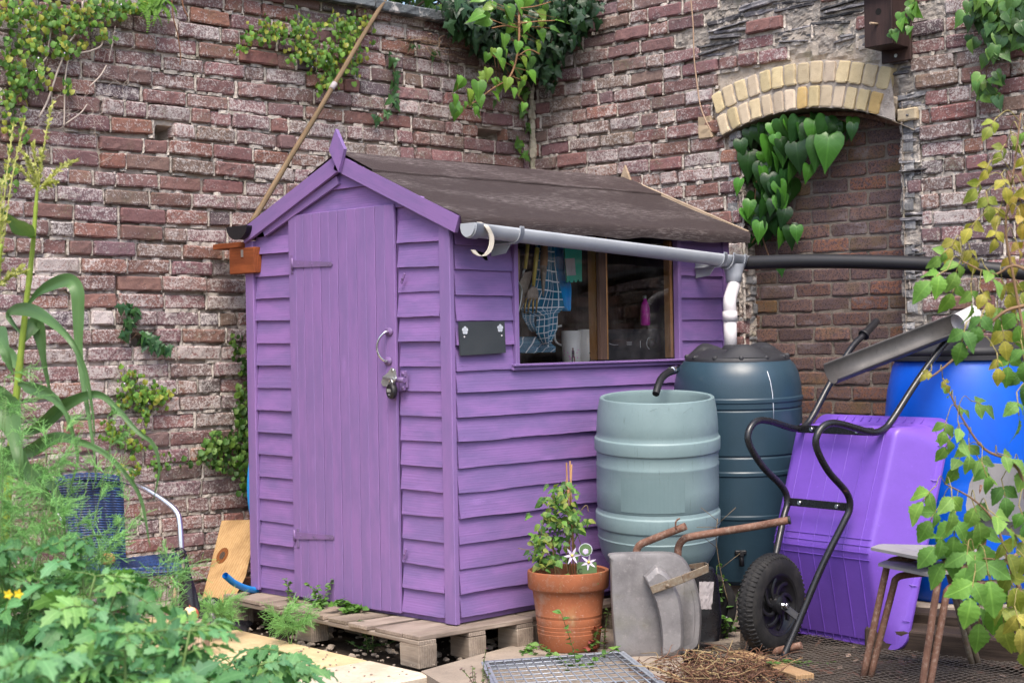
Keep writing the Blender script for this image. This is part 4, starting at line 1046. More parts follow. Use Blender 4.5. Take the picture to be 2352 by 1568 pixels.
def mug(cx0, cx1, ct, cb_, y, label):
    b = wp((cx0+cx1)/2, cb_, y); top = wp((cx0+cx1)/2, ct, y); r = abs(wp(cx1, cb_, y).x-wp(cx0, cb_, y).x)/2*.72; h = top.z-SHZ
    o = thing('mug', label, 'mug', (b.x, b.y, SHZ)); m = MB(); m.lathe([(0, .002), (r*.94, .002), (r, .008), (r, h), (r*.9, h), (r*.9, .012), (0, .012)], (b.x, b.y, SHZ), n=32); m.build('cup', M['mug'], o); return o, b, r, h
o, b, r, h = mug(650, 840, 1105, 1330, .14, 'white mug with a small dark printed figure on the shed shelf')
m = MB(); hx_ = V(-.707, -.707, 0); sx = V(-.707, .707, 0)
m.tube(catmull([b+sx*(r*.95)+V(0, 0, h*.8), b+sx*(r*1.6)+V(0, 0, h*.72), b+sx*(r*1.62)+V(0, 0, h*.35), b+sx*(r*.95)+V(0, 0, h*.2)], 5), .0055, 8); m.build('handle', M['mug'], o)
m = MB()
def onmug(b, r, a, z): return b+(hx_*math.cos(a)-sx*math.sin(a))*(r+.0007)+V(0, 0, z)
for (a, z, w, hh, mi) in ((.15, .050, .30, .036, 0), (.05, .024, .14, .030, 0), (.28, .024, .14, .030, 1), (.14, .074, .14, .014, 1)):
    m = MB(); m.grid(lambda u, v: onmug(b, r, a+(u-.5)*w*(1-.25*abs(v-.5)), z+(v-.5)*hh-b.z+SHZ), 4, 3); m.build('print', M[('ink', 'red_ink')[mi]], o)
m = MB(); m.mi = 2
for k in range(16): a, z = rng.uniform(-.9, .9), rng.uniform(.02, .075); m.grid(lambda u, v: onmug(b, r, a+(u-.5)*.09, z+(v-.5)*.005-b.z+SHZ), 1, 1)
m.build('printed_dots', [M['ink'], M['red_ink'], M['pink']], o)
o, b, r, h = mug(822, 1000, 1090, 1330, .095, 'white mug with black handwriting half hidden by the window bar')
def text(name, body, size, loc, xdir, mt, parent, ydir=UP, shear=0):
    cu = bpy.data.curves.new(name, 'FONT'); cu.body = body; cu.size = size; cu.shear = shear; cu.extrude = .0004; ob = bpy.data.objects.new(name, cu); C.objects.link(ob)
    x = Vector(xdir).normalized(); z = x.cross(ydir).normalized(); y = z.cross(x); Mx = Matrix((x, y, z)).transposed().to_4x4(); Mx.translation = Vector(loc); ob.matrix_world = Mx
    bpy.context.view_layer.update(); dg = bpy.context.evaluated_depsgraph_get(); me = bpy.data.meshes.new_from_object(ob.evaluated_get(dg)); me.transform(Mx)
    bpy.data.objects.remove(ob); org = ORG[parent]; me.transform(Matrix.Translation(-org)); me.materials.clear(); me.materials.append(mt)
    o2 = bpy.data.objects.new(name, me); C.objects.link(o2); o2.parent = parent; ORG[o2] = Vector(org); return o2
text('lettering', 'S', .052, onmug(b, r+.002, .10, .05-b.z+SHZ), -sx, M['ink'], o, shear=.3); text('lettering', 'f', .046, onmug(b, r+.002, .10, .012-b.z+SHZ), -sx, M['ink'], o, shear=.3)
c = wp(1520, 1050, .20); t = thing('drinks_bottle', 'shiny pink drinks bottle on top of the black camping stove', 'bottle', c)
m = MB(); r = .024; m.lathe([(0, 0), (r, 0), (r*1.05, .01), (r*1.05, .085), (r*.75, .115), (r*.42, .128), (r*.42, .14), (0, .14)], c, n=24); m.build('body', M['pink'], t)
m = MB(); m.lathe([(r*.46, .14), (r*.46, .155), (r*.2, .158), (0, .158)], c, n=20); m.build('cap', M['steel'], t)
a, b = wp(1090, 1340, .10), wp(1770, 1340, .10); zt = wp(1400, 1085, .10).z
t = thing('camping_stove', 'black portable camping stove with white lettering on the shed shelf', 'stove', ((a.x+b.x)/2, .24, SHZ))
m = MB(); m.box(((a.x+b.x)/2, .24, (SHZ+zt)/2), (abs(b.x-a.x), .28, zt-SHZ), None, .006); m.build('body', M['blackmatt'], t)
m = MB(); m.lathe([(0, 0), (.026, 0), (.028, .004), (.026, .018), (0, .02)], wp(1575, 1235, .10), (0, -1, 0), 24); m.build('knob', M['black'], t)
m = MB(); c = wp(1575, 1235, .098); m.tube([c+V(.031*math.cos(a_), 0, .031*math.sin(a_)) for a_ in [R(110+10*k) for k in range(15)]], .0018, 6); m.build('dial_mark', M['lettering'], t); m = MB(); m.box(wp(1468, 1245, .098), (.003, .001, .035)); m.build('dial_mark', M['lettering'], t)
m = MB()
for cx in (1720, 1750): m = MB(); m.lathe([(0, 0), (.006, 0), (.006, .012), (0, .013)], wp(cx, 1225, .099), (0, -1, 0), 12); m.build('chrome_stud', M['chrome'], t)
text('lettering', 'GoSystem', .019, wp(1142, 1228, .0985), (1, 0, 0), M['lettering'], t, shear=.25)
text('lettering', 'CE', .017, wp(1335, 1205, .0985), (1, 0, 0), M['lettering'], t)
m = MB()
for k in range(4): m.box(wp(1352, 1222+k*10, .0985), (.042-.006*(k % 2), .0006, .0012))
m.build('small_print', M['lettering'], t); m = MB(); m.tube(catmull([wp(1142, 1236, .0985), wp(1180, 1250, .0985), wp(1235, 1250, .0985)], 4), .0012, 5); m.build('underline', M['lettering'], t)
# ------------------------------------------------------------------ pallets under the shed
def c2(cx, cy): return 459.4+.31737*cx, 1108.8+.31737*cy
def c3(cx, cy): return 1091+.36623*cx, 994+.36623*cy
def c4(cx, cy): return 1550.4+.3662*cx, 994+.3662*cy
K = hz(*c2(1580, 1110), 0); KL = hz(*c2(160, 800), 0); e1 = (KL-K); PL = e1.length; e1.normalize(); e2 = V(e1.y, -e1.x, 0)
PD = (hz(*c2(2275, 945), 0)-K).dot(e2)
def pallet(o, label, L, D, tone, spans, seed):
    t = thing('wooden_pallet', label, 'pallet', o+e1*(L/2)+e2*(D/2)+V(0, 0, GZ), 'pallets under the shed')
    for (a, b) in spans:
        m = MB(); g = rng.uniform(.82, 1.12)*tone; m.col = (g, g*rng.uniform(.96, 1.0), g*rng.uniform(.92, 1), 1)
        o0 = rng.uniform(-.015, .012); p = o+e1*((a+b)/2)+V(0, 0, -.0105+rng.uniform(-.002, .001))
        m.box(p+e2*((D+o0)/2), (D-o0, b-a, .019), (e2, e1, V(0, 0, -1)), .003, .0015)
        m.mi = 1
        for q in (.05, D/2, D-.06):
            for w in (.3, .7): m.disc(o+e1*lerp(a, b, w)+e2*q+V(0, 0, .0005), UP, .0035, 7)
        m.build('deck_board', [M['pallet'], M['dirtmetal']], t)
    for q in (.05, D/2, D-.05):
        m = MB(); m.col = (tone*.95, tone*.95, tone*.93, 1); m.box(o+e1*(L/2)+e2*q+V(0, 0, -.031), (L-.006, .094, .018), (e1, e2, UP), .002, .001); m.build('stringer_board', M['pallet'], t)
        for w in (.07, L/2+.08, L-.07):
            m = MB(); g = rng.uniform(.85, 1.1)*tone; m.col = (g, g, g*.96, 1); m.box(o+e1*w+e2*q+V(0, 0, (-.041+GZ)/2), (.14, .096, -GZ-.041), (e1, e2, UP), .004, .002); m.build('block', M['pallet'], t)
    return t
spans = []
for (xa, xb) in ((165, 432), (458, 565), (602, 740), (758, 890), (922, 1055), (1090, 1222), (1258, 1452), (1458, 1576)):
    f = lambda x: (hz(*c2(x, 800+(x-160)*310/1420), 0)-K).dot(e1)
    spans.append((f(xb), f(xa)))
pallet(K, 'weathered wooden pallet sticking out under the shed door', PL, PD, 1.0, spans, 1)
pallet(K+e2*(PD+.02)+e1*.03, 'second wooden pallet under the shed, mostly hidden behind the flower pot', 1.5, 1.1, .8, [(k*.19, k*.19+.12) for k in range(8)], 2)
# ------------------------------------------------------------------ paving
E0, E1 = hz(478, 1429, GZ+.012), hz(1024, 1556, GZ+.012); pd = (E1-E0).normalized(); pn = V(pd.y, -pd.x, 0)
if pn.dot(CAM-E0) < 0: pn = -pn
pv = MB(); sl_len = (hz(821, 1520, GZ+.012)-E0).dot(pd)
for row in range(5):
    a = sl_len-.62*5+(row % 2)*.25
    while a < (1.62 if row else 1.75):
        L = .60 if row else .62
        g = rng.uniform(.88, 1.08); ye = (a < sl_len-.02); pv.col = (g, g*(.94 if ye else 1.02), g*(.75 if ye else 1.12), 1)
        aa, bb = a+.005, min(a+L, 1.8)-.005; w0, w1 = row*.46+.004, row*.46+.452
        c = E0+pd*((aa+bb)/2)+pn*((w0+w1)/2); c.z = GZ-.013+rng.uniform(-.002, .002)
        pv.box(c, (bb-aa, w1-w0, .05), (pd, pn, UP), .006, .003, goff=(rng.uniform(0, 9), rng.uniform(0, 9), 0)); a += L
tag(pv.build('path', M['sandstone']), kind='structure')
cs = MB(); poly = [hz(px, py, GZ+.02) for px, py in ((967, 1540), (1185, 1479), (1560, 1490), (1600, 1600), (1130, 1640))]
cs.prism([p-V(0, 0, .06) for p in poly], (0, 0, .06)); poly = [hz(px, py, GZ+.016) for px, py in ((1190, 1477), (1300, 1440), (1700, 1450), (1700, 1480), (1562, 1489))]
cs.prism([p-V(0, 0, .06) for p in poly], (0, 0, .06)); tag(cs.build('pavement', M['concrete']), kind='structure')
gv_ = MB()
for k in range(420):
    p = hz(rng.uniform(560, 1330), rng.uniform(1380, 1545), GZ); 
    if not (-.35 < (p-K).dot(e2) < 1.4 and -.1 < (p-K).dot(e1) < 1.7): continue
    r = rng.uniform(.006, .022); g = rng.uniform(.4, 1.1); gv_.col = (g, g, g, 1); gv_.box(p+V(0, 0, r*.3-.012), (r*2, r*1.5, r), (Vector((math.cos(k), math.sin(k), 0)), Vector((-math.sin(k), math.cos(k), 0)), UP), r*.35, r*.15)
for k in range(70):
    p = hz(rng.uniform(620, 1050), rng.uniform(1470, 1568), GZ+.016); r = rng.uniform(.002, .006); g = rng.uniform(.2, .6); gv_.col = (g, g, g, 1); gv_.box(p, (r*2, r*1.5, r), None, r*.35, r*.15)
tag(gv_.build('gravel', M['concrete']), 'grey grit and small stones scattered under the pallet and on the paving', 'gravel', kind='stuff')

# ------------------------------------------------------------------ barrels
PBX, PBY = .934, -.375
pzf = lambda y: 1.244-(y-778)*.00195
pr = lambda w: w*.0020274
t = thing('water_barrel', 'pale green open topped plastic water barrel beside the shed', 'barrel', (PBX, PBY, GZ), 'water barrels')
prof = [(90, 1316), (104, 1313), (118, 1302), (128, 1284), (134, 1262), (137, 1243), (138, 1240), (136.6, 1237), (138.4, 1221), (138.6, 1217), (141.6, 1213.5), (142.2, 1211), (142.2, 1184), (141.6, 1181.5), (138.4, 1178), (137.6, 1174), (136.5, 1170), (138.6, 1166), (139.2, 1120), (138.6, 1074), (139.6, 1070), (139.6, 1066), (138, 1062), (138.4, 1042), (139, 1037.5), (142.4, 1034), (143, 1031), (143, 1009), (142.4, 1006), (139, 1002.5), (138, 998), (137.4, 992), (138.2, 988), (137, 965), (134.5, 940), (131, 920), (129.5, 913), (127, 911), (121, 913), (119, 920), (124, 960), (128, 1010)]
m = MB(); m.lathe([(0, pzf(1316))]+[(pr(w), pzf(y)) for w, y in prof], (PBX, PBY, 0), n=72); m.lathe([(0, pzf(1012)), (pr(128), pzf(1010))], (PBX, PBY, 0), n=40); m.build('barrel_body', M['pale'], t, ang=28)
m = MB(); cdir = math.atan2(CAM.y-PBY, CAM.x-PBX)
def onb(cx, cy, r, px0, py, zf, dr): pass
def cylp(bx, by, r, ang, z): return V(bx+r*math.cos(ang), by+r*math.sin(ang), z)
m.grid(lambda u, v: cylp(PBX, PBY, pr(139.6)+.0008, cdir+lerp(-.62, .44, u), lerp(pzf(1163), pzf(1086), v)), 16, 2); m.build('label_scar', plastic('label_scar', (.158, .228, .24), (.132, .20, .212), .5, .3), t)
SCR = plastic('scratch_mark', (.10, .16, .17), (.08, .14, .15), .6, .1)
for k in range(2):
    m = MB(); a0_ = cdir+rng.uniform(-.9, .9); z0 = pzf(rng.uniform(925, 990)); m.tube([cylp(PBX, PBY, pr(137.5), a0_+q*.03, z0+.004*math.sin(q*.5+k)+.004*q) for q in range(6)], .0007, 4); m.build('scratch', SCR, t)
m = MB(); m.disc((PBX, PBY, pzf(960)), UP, pr(123), 48); m.build('inner_shade_disc', NT('barrel_inner_shade').fin((.006, .008, .008), .05), t)  # near-black disc added to paint the shade inside the open barrel
t.matrix_world = Matrix.Translation(t.location)@Matrix.Rotation(R(5.0), 4, RT)
DBX, DBY = 1.58, -.36
dzf = lambda y: 1.244-(y-776)*.002071
drr = lambda w: w*.002156
t = thing('water_butt', 'dark blue-green water butt with black lid under the shed downpipe', 'water butt', (DBX, DBY, GZ), 'water barrels')
prof = [(0, 1345), (118, 1345), (126, 1335), (132, 1300), (138, 1240), (141, 1208), (141.5, 1206), (142.3, 1192), (144.6, 1189), (144.6, 1183), (143.2, 1180), (143.5, 1092), (145.8, 1089), (145.8, 1082), (144.2, 1079), (144.2, 1050), (142.4, 1046), (144.8, 1042), (145.4, 942), (143.2, 939), (145.6, 935), (145.8, 924), (147.4, 921), (147.4, 914), (145.2, 911), (143.5, 885), (139, 862), (131, 842), (121, 830), (112, 826), (112, 818)]
m = MB(); m.lathe([(drr(w), dzf(y)) for w, y in prof], (DBX, DBY, 0), n=80); m.build('barrel_body', M['teal'], t, ang=25)
m = MB(); lz = dzf(826)
def lid(u, v):
    a = u*2*math.pi; r = v
    rr = drr(116)*(1 if v > .02 else .0)*v; hgt = .045*(1-v**3)
    rid = max(0, math.cos(3*a+.6))**.6; h = hgt+.034*rid*math.exp(-((v-.70)/.2)**2)+(.012 if v < .28 else 0)-.02*math.exp(-((v-.36)/.08)**2)
    return V(DBX+rr*math.cos(a), DBY+rr*math.sin(a), lz+.012+h)
m.grid(lid, 96, 26); r0 = drr(116); m.lathe([(r0, lz+.012), (r0+.006, lz+.006), (r0+.006, lz-.012), (r0-.004, lz-.012)], (DBX, DBY, 0), n=72)
for k in range(12): a = 2*math.pi*k/12+.2; m.box((DBX+(r0-.012)*math.cos(a), DBY+(r0-.012)*math.sin(a), lz+.012), (.04, .025, .024), (V(math.cos(a), math.sin(a), 0), V(-math.sin(a), math.cos(a), 0), UP), .008)
m.build('lid', M['blackmatt'], t, smooth=True, ang=45)
BUTT = t
c = hd(1700, 1262, 7.57); m = MB(); m.box(c, (.055, .02, .02), (RT, FW, UP), .004); m.tube([c+FW*.04, c-FW*.05], .010, 10); m.tube([c-FW*.03, c-FW*.035+V(0, 0, -.06)], .009, 10, rr=[.010, .012]); m.build('tap', M['black'], t)
m = MB(); a1_ = cdir-.02
m.tube([cylp(DBX, DBY, drr(w)+.0005, math.atan2(CAM.y-DBY, CAM.x-DBX)+aa, dzf(y)) for w, y, aa in ((136, 850, .50), (142, 873, .53), (145, 900, .55), (146, 930, .56), (145.5, 960, .565))], .003, 6, flat=.6); m.build('scuff_line', M['whitepaint'], t)
t.matrix_world = Matrix.Translation(t.location)@Matrix.Rotation(R(2.0), 4, RT)
for (bx, by, zt, lb) in ((PBX, PBY, pzf(1316)-.001, 'concrete block stand under the pale green barrel'), (DBX, DBY, dzf(1345)-.001, 'concrete block stand under the dark water butt')):
    m = MB(); m.box((bx, by, (GZ-.02+zt)/2), (.40, .34, zt-GZ+.02), (RT, FW, UP), .008, .003); tag(m.build('block_stand', M['concrete']), lb, 'stand')
hpts = catmull([hd(1506, 905, 7.32), hd(1512, 885, 7.36), hd(1520, 868, 7.42), hd(1534, 856, 7.5), hd(1552, 850, 7.62)], 12)
t = thing('overflow_hose', 'short black corrugated hose with silver clip linking the two barrels', 'hose', hpts[0]-V(0, 0, .02))
m = MB(); m.tube(hpts, .016, 14, rr=[.0155+.0022*(k % 2) for k in range(len(hpts))]); m.build('tube', M['black'], t)
m = MB(); m.tube([hd(1540, 852, 7.55), hd(1553, 847, 7.63)], .0195, 14); m.build('hose_clip', M['chrome'], t)
# blue drum on sleepers
_bc = hd(2206, 800, 7.60); BBX, BBY, BR = _bc.x, _bc.y, .355
t = thing('blue_drum', 'large bright blue plastic drum with black lid behind the purple wheelbarrow', 'drum', (BBX, BBY, 0), 'water barrels')
z0, z1 = .0, 1.15
m = MB(); m.lathe([(0, z0), (BR*.88, z0), (BR*.95, z0+.03), (BR*1.0, z0+.2), (BR*1.03, .5), (BR*1.03, .54), (BR*1.02, .56), (BR*1.03, .58), (BR*1.01, .85), (BR*.97, .98), (BR*.90, 1.09), (BR*.84, 1.13), (BR*.84, z1)], (BBX, BBY, 0), n=80); m.build('drum_body', M['blue'], t, ang=50)
m = MB(); m.lathe([(BR*.90, z1-.035), (BR*.93, z1-.03), (BR*.93, z1-.012), (BR*.91, z1-.008), (BR*.93, z1), (BR*.93, z1+.015), (BR*.90, z1+.03), (BR*.86, z1+.035), (BR*.80, z1+.06), (BR*.4, z1+.075), (0, z1+.075)], (BBX, BBY, 0), n=80); m.build('lid', M['blackmatt'], t, ang=45)
sd_ = V(-pn.y, pn.x, 0)
a, b = hd(2075, 1412, 6.95), hd(2440, 1500, 6.55)
for k, (off, hh, lb) in enumerate(((0, .12, 'dark old timber sleeper at the back of the netting, below the blue drum'), (.16, .17, 'upper dark timber sleeper carrying the blue drum'))):
    d = (b-a).normalized(); nn = V(-d.y, d.x, 0); d.z = 0
    if nn.dot(FW) < 0: nn = -nn
    p0, p1 = a+nn*off, b+nn*off+d*.4; p0 = p0-d*.15; p0.z = p1.z = GZ+hh/2-.01
    m = MB(); m.beam(p0, p1, .17, hh, UP, .012, .006); tag(m.build('timber_sleeper', M['oldwood']), lb, 'sleeper', 'old timber sleepers')
m = MB(); m.box((BBX, BBY, (GZ-.02-.002)/2), (.62, .62, -GZ+.018), (RT, FW, UP), .01); tag(m.build('block_stand', M['concrete']), 'low concrete base under the blue drum', 'stand')

# ------------------------------------------------------------------ terracotta pot with clematis
_pc = hd(1308, 1480, 7.05); PX, PY, PZ = _pc.x, _pc.y, GZ+.022
t = thing('flower_pot', 'large terracotta flower pot with ribbed sides in front of the shed side', 'flower pot', (PX, PY, PZ))
m = MB(); m.lathe([(0, 0), (.128, 0), (.132, .004), (.142, .07), (.1425, .074), (.141, .076), (.143, .09), (.1415, .092), (.144, .108), (.1425, .11), (.1475, .14), (.146, .143), (.149, .155), (.1475, .158), (.160, .255), (.163, .262), (.174, .266), (.180, .275), (.182, .335), (.180, .345), (.172, .348), (.164, .342), (.160, .27), (.155, .27)], (PX, PY, PZ), n=72); m.build('pot_body', M['terracotta'], t, ang=40)
m = MB(); m.col = (.8, .8, .8, 1); m.grid(lambda u, v: V(PX+.160*v*math.cos(u*6.2832), PY+.160*v*math.sin(u*6.2832), PZ+.295+.012*nz(u*9, v*5)), 30, 6); m.build('compost', M['soil'], t)

# ------------------------------------------------------------------ old grey barrow standing on end
D0 = 6.82
bar = thing('old_barrow', 'old dull grey metal wheelbarrow tipped on its end with rusty tube handles', 'wheelbarrow', hz(1500, 1516, GZ+.03))
out = [(845, 800), (832, 765), (865, 748), (1040, 742), (1200, 741), (1270, 757), (1318, 795), (1355, 860), (1392, 960), (1415, 1070), (1421, 1170), (1415, 1280), (1400, 1345), (1330, 1385), (1180, 1424), (1040, 1416), (905, 1402), (885, 1385), (870, 1290), (852, 1040)]
cx_, cy_ = 1120, 1080
def ringo(sc_f, dep, dy=0): return [hd(*c3(cx_+(x-cx_)*sc_f, cy_+(y-cy_)*sc_f+dy), dep(x)) for x, y in out]
m = MB(); m.smooth = True
rings = [ringo(.90, lambda x: D0+.0+(x-828)*.00006), ringo(.96, lambda x: D0+.004+(x-828)*.00006), ringo(.99, lambda x: D0+.018+(x-828)*.00008), ringo(1.0, lambda x: D0+.04+(x-828)*.0001), ringo(.985, lambda x: D0+.16+(x-828)*.00012), ringo(.97, lambda x: D0+.165), ringo(.955, lambda x: D0+.05), ringo(.85, lambda x: D0+.03)]
# dense rings for smooth outline
def dens(r): 
    o = []; N = len(r)
    for i in range(N):
        for k in range(3): o.append(catmull([r[i-1], r[i], r[(i+1) % N], r[(i+2) % N]], 3)[3+k])
    return o
rid = [[m.vert(p) for p in dens(r)] for r in rings]
for i in range(len(rid)-1):
    for k in range(len(rid[0])): k2 = (k+1) % len(rid[0]); m.face(rid[i][k2], rid[i][k], rid[i+1][k], rid[i+1][k2])
m.face(*rid[0]); m.face(*rid[-1][::-1])
m.build('pan', M['galv'], bar, ang=35)
m = MB(); fo = [(1057, 905), (1075, 880), (1125, 830), (1150, 835), (1195, 865), (1245, 935), (1280, 1010), (1300, 1100), (1308, 1200), (1308, 1320), (1290, 1390), (1178, 1424), (1174, 1330), (1160, 1190), (1135, 1080), (1110, 1010)]
ctr = (1215, 1150)
r0 = [hd(*c3(x, y), D0-.0005) for x, y in fo]; r1 = [hd(*c3(lerp(ctr[0], x, .93), lerp(ctr[1], y, .95)), D0-.035) for x, y in fo]; r2 = [hd(*c3(lerp(ctr[0], x, .80), lerp(ctr[1], y, .84)), D0-.045) for x, y in fo]
i0, i1, i2 = [[m.vert(p) for p in dens(r)] for r in (r0, r1, r2)]; m.smooth = True; n_ = len(i0)
for k in range(n_): k2 = (k+1) % n_; m.face(i0[k2], i0[k], i1[k], i1[k2]); m.face(i1[k2], i1[k], i2[k], i2[k2])
m.face(*i2); m.build('raised_nose', M['galv'], bar, ang=50)
m = MB()
def flatbar(pts, w, th, mt='rustgrey'):
    for a, b in zip(pts, pts[1:]): m.beam(a, b, th, w, UP, .002)
flatbar([hd(*c3(1105, 985), D0-.055), hd(*c3(1300, 915), D0-.075), hd(*c3(1462, 848), D0-.02)], .034, .005); flatbar([hd(*c3(1462, 838), D0-.02), hd(*c3(1440, 828), D0+.14), hd(*c3(1345, 842), D0+.17)], .028, .005)
m.smooth = True; m.disc(hd(*c3(1207, 958), D0-.07), -FW, .009, 10, th=.006); m.build('strap', M['rustgrey'], bar)
for pts, r in (([(1010, 760, .10), (1018, 725, .10), (1040, 697, .09), (1090, 675, .08), (1322, 583, .03)], .0165), ([(1272, 770, .10), (1276, 715, .10), (1300, 675, .09), (1345, 652, .08), (1500, 625, .06), (1750, 585, .03), (1972, 545, .0)], .0165), ([(1180, 1500, .25), (1400, 1462, .2), (1620, 1425, .12), (1850, 1375, .05), (2048, 1330, .0)], .0165)):
    m = MB(); m.tube(catmull([hd(*c3(x, y), D0+d) for x, y, d in pts], 6), r, 14); h = m.build('handle', M['rust'], bar)
    if len(pts) == 7:
        m = MB(); m.tube([hd(*c3(1966, 546), D0-.0), hd(*c3(1978, 544), D0-.002)], .0185, 14); m.build('end_cap', M['blackmatt'], h)
m = MB(); m.tube(catmull([hd(*c3(1262, 605), D0+.03), hd(*c3(1258, 565), D0+.03), hd(*c3(1268, 545), D0+.03), hd(*c3(1285, 535), D0+.03)], 4), .008, 6, flat=.5); m.build('hook', M['rust'], bar)
# black wheel behind it and a black bag with a torn label
c = hd(1606, 1395, 7.22); ax = (RT*.25-FW*.95).normalized()
t = thing('black_wheel', 'black wheel half hidden behind the old grey barrow', 'wheel', (c.x, c.y, GZ))
m = MB(); m.lathe([(.13, -.03), (.158, -.036), (.172, -.024), (.176, 0), (.172, .024), (.158, .036), (.13, .03)], c, ax, 48); m.build('tyre', M['rubber'], t)
m = MB(); m.lathe([(0, .02), (.03, .03), (.035, .02), (.11, .012), (.132, .028), (.132, -.028), (.11, -.012), (0, -.02)], c, ax, 40); m.build('rim', M['rim'], t)
t = thing('compost_sack', 'black plastic sack with a torn faded label behind the old grey barrow', 'sack', hd(1618, 1460, 7.0))
m = MB(); m.smooth = True
def sack(u, v):
    a = u*2*math.pi; z = lerp(1468, 1303, v); rx = (44+4*math.sin(v*5)+3*nz(u*8, v*6))*(1-.25*max(0, v-.85)/.15); q = hd(1608, z, 7.0)
    return q+RT*(rx*.00192*math.copysign(abs(math.cos(a))**.6, math.cos(a)))+FW*(.055*math.copysign(abs(math.sin(a))**.6, math.sin(a))+.005*nz(u*14, v*9, 3))
m.grid(sack, 40, 18); m.grid(lambda u, v: sack(u, 1)*(1-v)+sack(.0, 1)*(v*.5)+sack(.5, 1)*(v*.5), 40, 3); m.build('sack_body', M['bag'], t)
m = MB(); m.grid(lambda u, v: hd(lerp(1606, 1635+5*v, u)+2*nz(v*9, u), lerp(1398, 1335, v)+2*nz(u*7, 2), 6.937+.004*nz(u*5, v*5)+.02*abs(u-.3)**2), 8, 8); m.build('torn_label', M['tape'], t)

# ------------------------------------------------------------------ purple wheelbarrow stood on its nose
AX = (RT*.60-FW*.80).normalized(); BO = (-RT*.80-FW*.60).normalized(); AXW = (RT*.72-FW*.69).normalized()
W0 = hz(1775, 1503, GZ); WR = .222; WC = W0+V(0, 0, WR)
wb = thing('wheelbarrow', 'wheelbarrow with purple plastic tray and black frame stood upright on its nose', 'wheelbarrow', W0)
whl = MB()
prof = [(.125, -.040), (.150, -.047), (.178, -.046), (.200, -.038), (.213, -.022), (WR, 0), (.213, .022), (.200, .038), (.178, .046), (.150, .047), (.125, .040)]
rings = whl.lathe([(r, z) for r, z in prof], WC, AXW, 72)
for k in range(60):                                   # tread lugs
    a = 2*math.pi*k/60; d_, s_, u_ = frame_from(AXW)
    er = s_*math.cos(a)+u_*math.sin(a); et = u_*math.cos(a)-s_*math.sin(a)
    for sg in (-1, 1):
        c = WC+er*.2085+AXW*(.024*sg); tl = (AXW*sg*.9-er*.45).normalized(); whl.box(c, (.036, .011, .010), (tl, et, tl.cross(et)), .003)
        c = WC+er*.217+AXW*(.009*sg)+et*(.006*sg); whl.box(c, (.018, .013, .007), (AXW, et, er), .002)
wpar = MB()
tyre = whl.build('tyre', M['rubber'], wb, ang=50)
rim = MB(); d_, s_, u_ = frame_from(AXW)
rim.lathe([(.126, .040), (.134, .044), (.128, .036), (.118, .030), (.104, .020), (.06, .012), (.045, .014), (.040, .05), (.022, .056), (0, .056)], WC, AXW, 56)
rim.lathe([(.126, -.040), (.118, -.030), (.104, -.020), (.03, -.012), (0, -.03)], WC, AXW, 48)
for k in range(8):                                    # curved vanes
    a0_ = 2*math.pi*k/8; pts = []
    for q in range(9):
        r = lerp(.042, .112, q/8); a = a0_+.75*(q/8)**1.3; pts.append(WC+(s_*math.cos(a)+u_*math.sin(a))*r+AXW*lerp(.030, .026, q/8))
    rim.tube(pts, .006, 6, flat=1.6)
rim.build('rim', M['rim'], wb, ang=45)
# frame tubes: profile points picked on the vertical plane of each tube
def plane_pt(px, py, off): return hp(px, py, W0+AX*off, AX)
Rp = [(1796, 1516, .095), (1835, 1425, .105), (1888, 1300, .14), (1935, 1205, .175), (1952, 1165, .185), (1944, 1130, .19), (1905, 1085, .195), (1880, 1040, .2), (1874, 1010, .203), (1885, 985, .206), (1905, 972, .21), (1935, 974, .214), (2000, 992, .225), (2030, 985, .232), (2052, 960, .237), (2100, 885, .25), (2160, 800, .265), (2196, 764, .27)]
rp3 = [plane_pt(*p) for p in Rp]
def mirror(p): k = (p-W0).dot(AX); return p-AX*(2*k)
m = MB(); m.tube(catmull(rp3, 5), .0155, 16); m.build('frame_tube', M['tub'], wb)
lp3 = [mirror(p) for p in rp3]
m = MB(); m.tube(catmull(lp3, 5), .0155, 16); m.build('frame_tube', M['tub'], wb)
for pts in (rp3, lp3):
    d = (pts[-1]-pts[-2]).normalized(); m = MB(); e = pts[-1]
    m.tube([e-d*.01, e+d*.0, e+d*.004, e+d*.008, e+d*.115, e+d*.12], .02, 18, rr=[.0275, .0275, .021, .0195, .0185, .015]); m.build('grip', M['black'], wb)
for sg in (1, -1):
    m = MB(); a = WC+AXW*(.055*sg); b = (rp3[1] if sg > 0 else lp3[1]); m.beam(a+V(0, 0, .0)-BO*.0, b+V(0, 0, .012), .034, .006, AX, .002); m.build('axle_bracket', M['tub'], wb)
m = MB(); m.tube([WC-AXW*.07, WC+AXW*.075], .010, 10); m.tube([WC+AXW*.072, WC+AXW*.084], .014, 6); m.build('axle', M['chrome'], wb)
# cross straps
def strap(i, w, inset=.0, lift=0):
    a, b = rp3[i], lp3[i]; m = MB(); m.beam(a+BO*lift, b+BO*lift, .006, w, BO.cross(AX), .002); o = m.build('cross_strap', M['tub'], wb)
    for f in (.2, .8):
        q = MB(); q.tube([a.lerp(b, f)+BO*(lift+.002), a.lerp(b, f)+BO*(lift+.012)], .010, 6); q.build('bolt', M['chrome'], o)
strap(4, .036, lift=-.006); strap(12, .036, lift=-.02)
